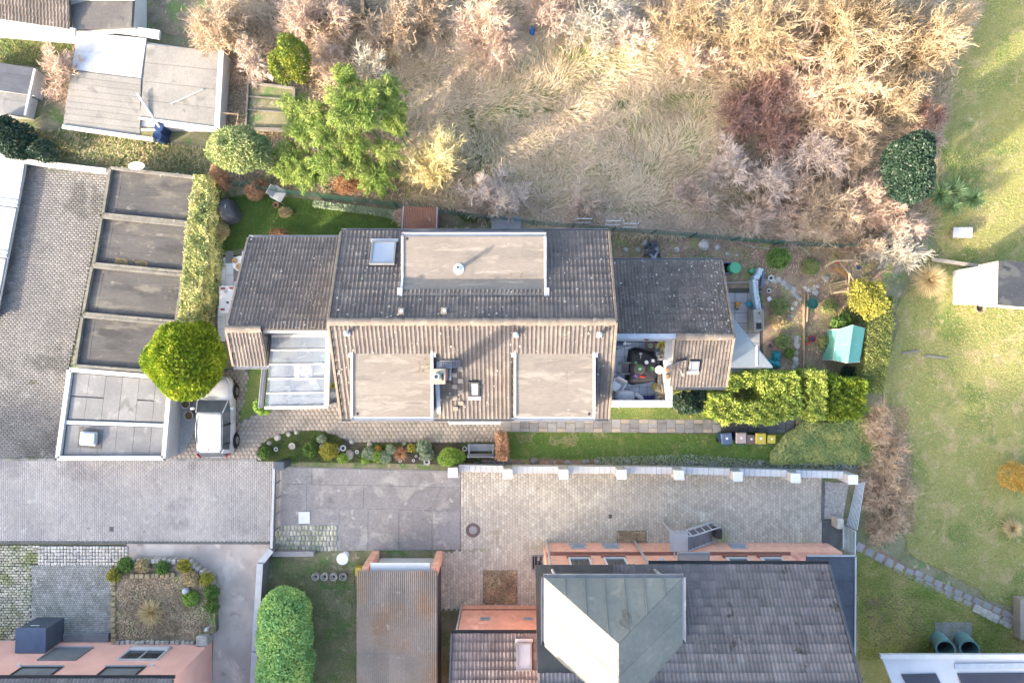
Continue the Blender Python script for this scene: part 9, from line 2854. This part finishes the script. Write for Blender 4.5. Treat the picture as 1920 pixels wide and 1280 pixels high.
gpatch('wild_grass', [(-20, 55), (140, 70), (130, 130), (-20, 115)], 5000, 'weeds', .16, .03, .8)
TW = [(1320, 10), (1840, 0), (1800, 110), (1765, 250), (1745, 440), (1640, 480), (1500, 440), (1340, 440)]
gpatch('fallen_twigs', TW, 26000, 'twig_tan', .45, .014, .5, z=.15)
gpatch('fallen_twigs', [(400, -20), (1340, -20), (1340, 70), (1000, 50), (740, 60), (620, 130), (440, 150)], 18000, 'twig_tan', .45, .014, .5, z=.15)
gpatch('fallen_twigs', [(860, 360), (1010, 390), (1340, 400), (1600, 440), (1600, 456), (1150, 424), (870, 398)], 7000, 'twig_brown', .4, .013, .4, z=.1)
# weeds along walls and in the joints of the yards
for ol in ([(48, 308), (200, 322), (198, 330), (46, 318)], [(196, 330), (200, 330), (112, 850), (106, 850)], [(-10, 856), (100, 857), (100, 863), (-10, 862)], [(525, 866), (832, 872), (832, 877), (525, 872)], [(660, 827), (930, 828), (930, 831), (660, 831)], [(866, 1028), (1020, 1020), (1020, 1026), (866, 1036)], [(1030, 1012), (1540, 1016), (1540, 1021), (1030, 1019)], [(520, 984), (632, 984), (632, 1030), (520, 1030)], [(1240, 960), (1300, 960), (1300, 990), (1240, 990)]):
 gpatch('joint_weeds', ol, 420, 'weeds', .08, .02, .9, z=.02, keep=lambda x, y: field(x, y, 5.0, 3.0) > .05)
for (px, py, r_, w_) in ((30, 265, 42, 'dark green bush at the left edge above the white hall'), (85, 285, 24, 'smaller dark green bush right of the left edge bush'), (10, 240, 26, 'evergreen bush cut by the left edge')):
 leafy('dark_bush', w_, 'shrub', [E(px, py, .8, r_, r_ * .85, .7)], int(r_ * r_ * 3), .16, .06, _M['dark_evergreen'], shell=.6, tr=.03)
gpatch('lawn_grass', [(403, 376), (480, 362), (560, 374), (640, 387), (756, 404), (756, 452), (480, 456), (402, 477)], 34000, 'grass_green', .075, .013, 1.0, keep=None)
gpatch('lawn_grass', [(950, 809), (1345, 815), (1490, 813), (1500, 868), (1300, 864), (950, 860)], 46000, 'grass_green', .075, .013, 1.0)
gpatch('lawn_grass', A_STRIP, 12000, 'grass_mixed', .08, .013, 1.4)
gpatch('lawn_grass', A_PATCH, 6000, 'grass_mixed', .075, .012, 1.4)
EL = [(1850, -10), (1935, -10), (1935, 1130), (1880, 1125), (1705, 1025), (1715, 850), (1662, 735), (1692, 560), (1768, 470), (1748, 340), (1775, 240), (1830, 110)]
EL = [(1795, -10), (1935, -10), (1935, 1140), (1880, 1135), (1695, 1035), (1700, 850), (1648, 735), (1680, 560), (1755, 462), (1722, 340), (1720, 235), (1765, 125), (1785, 60)]
gpatch('lawn_grass', EL, 70000, 'grass_east', .085, .019, .6)
gpatch('rough_grass', [(1606, 1035), (1700, 1075), (1900, 1180), (1935, 1225), (1610, 1240)], 24000, 'grass_mixed', .15, .02, .9)
gpatch('rough_grass', [(510, 1048), (664, 1062), (668, 1290), (500, 1290)], 12000, 'weeds', .11, .02, .9)
gpatch('bed_weeds', A_BED, 17000, 'grass_green', .09, .018, 1.0, z=.05, keep=lambda x, y: (field(x, y, 2.4, 6.0) > .1) | (x < P(640, 0).x))
gpatch('soil_weeds', [(1150, 445), (1640, 470), (1640, 690), (1475, 700), (1440, 540), (1345, 490), (1150, 490)], 11000, 'weeds', .11, .022, 1.0, keep=lambda x, y: field(x, y, 2.0, 9.0) > .0)
gpatch('soil_weeds', [(1150, 445), (1640, 470), (1640, 690), (1475, 700), (1440, 540), (1345, 490), (1150, 490)], 4500, 'litter', .09, .04, .3)
gpatch('leaf_litter', [(375, 420), (405, 420), (404, 605), (380, 605)], 2500, 'litter', .07, .04, .3)
gpatch('bramble_litter', [(1630, 760), (1700, 760), (1715, 1000), (1620, 1000)], 8000, 'litter', .13, .03, .5)
for ol, n_ in ([(965, 812), (1000, 812), (998, 830), (975, 832)], 700), ([(1030, 818), (1085, 820), (1080, 836), (1040, 836)], 1100), ([(1110, 812), (1150, 814), (1140, 824), (1112, 822)], 300):
 gpatch('worn_grass', rough(ol, 8, 10), n_, 'dry_grass', .06, .016, .5)
gpatch('lawn_litter', [(950, 809), (1490, 813), (1500, 868), (950, 860)], 500, 'litter', .06, .035, .3, z=.03)
gpatch('lawn_litter', EL, 1500, 'litter', .06, .035, .3, z=.03)
gpatch('lawn_tufts', EL, 14000, 'grass_mixed', .12, .02, .9, keep=lambda x, y: field(x, y, 2.6, 7.0) > .35)
# ivy and weed cover right of the bins, its strip along the rubble
poly = PX([(1442, 846), (1470, 812), (1505, 790), (1560, 792), (1640, 780), (1640, 870), (1440, 868)])
pts = scatter(poly, 15000)
z_ = .12 + .12 * rng.random(len(pts)) + .1 * field(pts[:, 0], pts[:, 1], 3)
C = np.column_stack([pts, np.maximum(z_, .02)])
V, Fq = leaves_mesh(C, rng.normal(0, 1, C.shape) * [1, 1, .4], rng.normal(0, .5, C.shape) + [0, 0, 1], rng.uniform(.07, .14, len(pts)), rng.uniform(.04, .09, len(pts)))
np_mesh('ivy_cover', V, Fq, _M['ivy_ground'], None, 'stuff')
poly = PX([(1120, 856), (1300, 850), (1430, 862), (1600, 868), (1600, 878), (1120, 872)])
pts = scatter(poly, 2600)
C = np.column_stack([pts, .05 + .15 * rng.random(len(pts))])
V, Fq = leaves_mesh(C, rng.normal(0, 1, C.shape), rng.normal(0, .5, C.shape) + [0, 0, 1], .10, .05)
np_mesh('wall_weeds', V, Fq, _M['silver_leaf'], None, 'stuff')
poly = PX([(590, 378), (742, 396), (742, 412), (700, 404), (590, 390)])
pts = scatter(poly, 4500)
C = np.column_stack([pts, .05 + .35 * rng.random(len(pts))])
V, Fq = leaves_mesh(C, rng.normal(0, 1, C.shape), rng.normal(0, .5, C.shape) + [0, 0, 1], .08, .05)
np_mesh('fence_ivy', V, Fq, _M['silver_leaf'], None, 'stuff')
# gravel strip beside the west terrace and stones of the gravel bed
for nm, ol, n_, r0_, r1_ in (('gravel', [(384, 470), (402, 470), (402, 612), (376, 612)], 2200, .015, .04), ('gravel', A_GRAV, 3000, .015, .045)):
 pts = scatter(PX(ol), n_)
 r_ = rng.uniform(r0_, r1_, n_)
 base_ = np.array([[1, 0, 0], [-.5, .87, 0], [-.5, -.87, 0], [0, 0, .9]])
 a_ = rng.uniform(0, 6.28, n_)
 V = np.empty((n_, 4, 3))
 V[:, :, 0] = pts[:, 0:1] + r_[:, None] * (base_[None, :, 0] * np.cos(a_)[:, None] - base_[None, :, 1] * np.sin(a_)[:, None])
 V[:, :, 1] = pts[:, 1:2] + r_[:, None] * (base_[None, :, 0] * np.sin(a_)[:, None] + base_[None, :, 1] * np.cos(a_)[:, None])
 V[:, :, 2] = .006 + r_[:, None] * base_[None, :, 2]
 idx = np.arange(n_ * 4).reshape(n_, 4)
 np_mesh(nm, V.reshape(-1, 3), np.vstack([idx[:, [0, 1, 3]], idx[:, [1, 2, 3]], idx[:, [2, 0, 3]]]), _M['gravel'], None, 'stuff')
# dead leaves in the two planting squares and the mulch bed
for ol, n_, z in (([(1158, 996), (1210, 996), (1210, 1024), (1158, 1024)], 900, .04), ([(908, 1070), (968, 1070), (968, 1130), (908, 1130)], 1500, .04), ([(218, 1075), (385, 1085), (400, 1185), (220, 1198)], 5000, .405)):
 pts = scatter(PX(ol, z), n_)
 C = np.column_stack([pts, np.full(n_, z + .02)])
 V, Fq = leaves_mesh(C, rng.normal(0, 1, C.shape) * [1, 1, .3], rng.normal(0, .5, C.shape) + [0, 0, 1], .09, .05)
 np_mesh('leaf_litter', V, Fq, _M['litter'], None, 'stuff')
for (px, py, h_) in ((922, 1105, .5), (942, 1090, .55), (955, 1112, .45)):
 q = P(px, py, 0)
 yucca(px, py, .25, 14, 90, f'cut back brown tuft in the planting square, {"left" if px < 930 else "middle" if px < 950 else "right"} of three', 'grass_tuft', 'litter', wd=.03, base=.03)
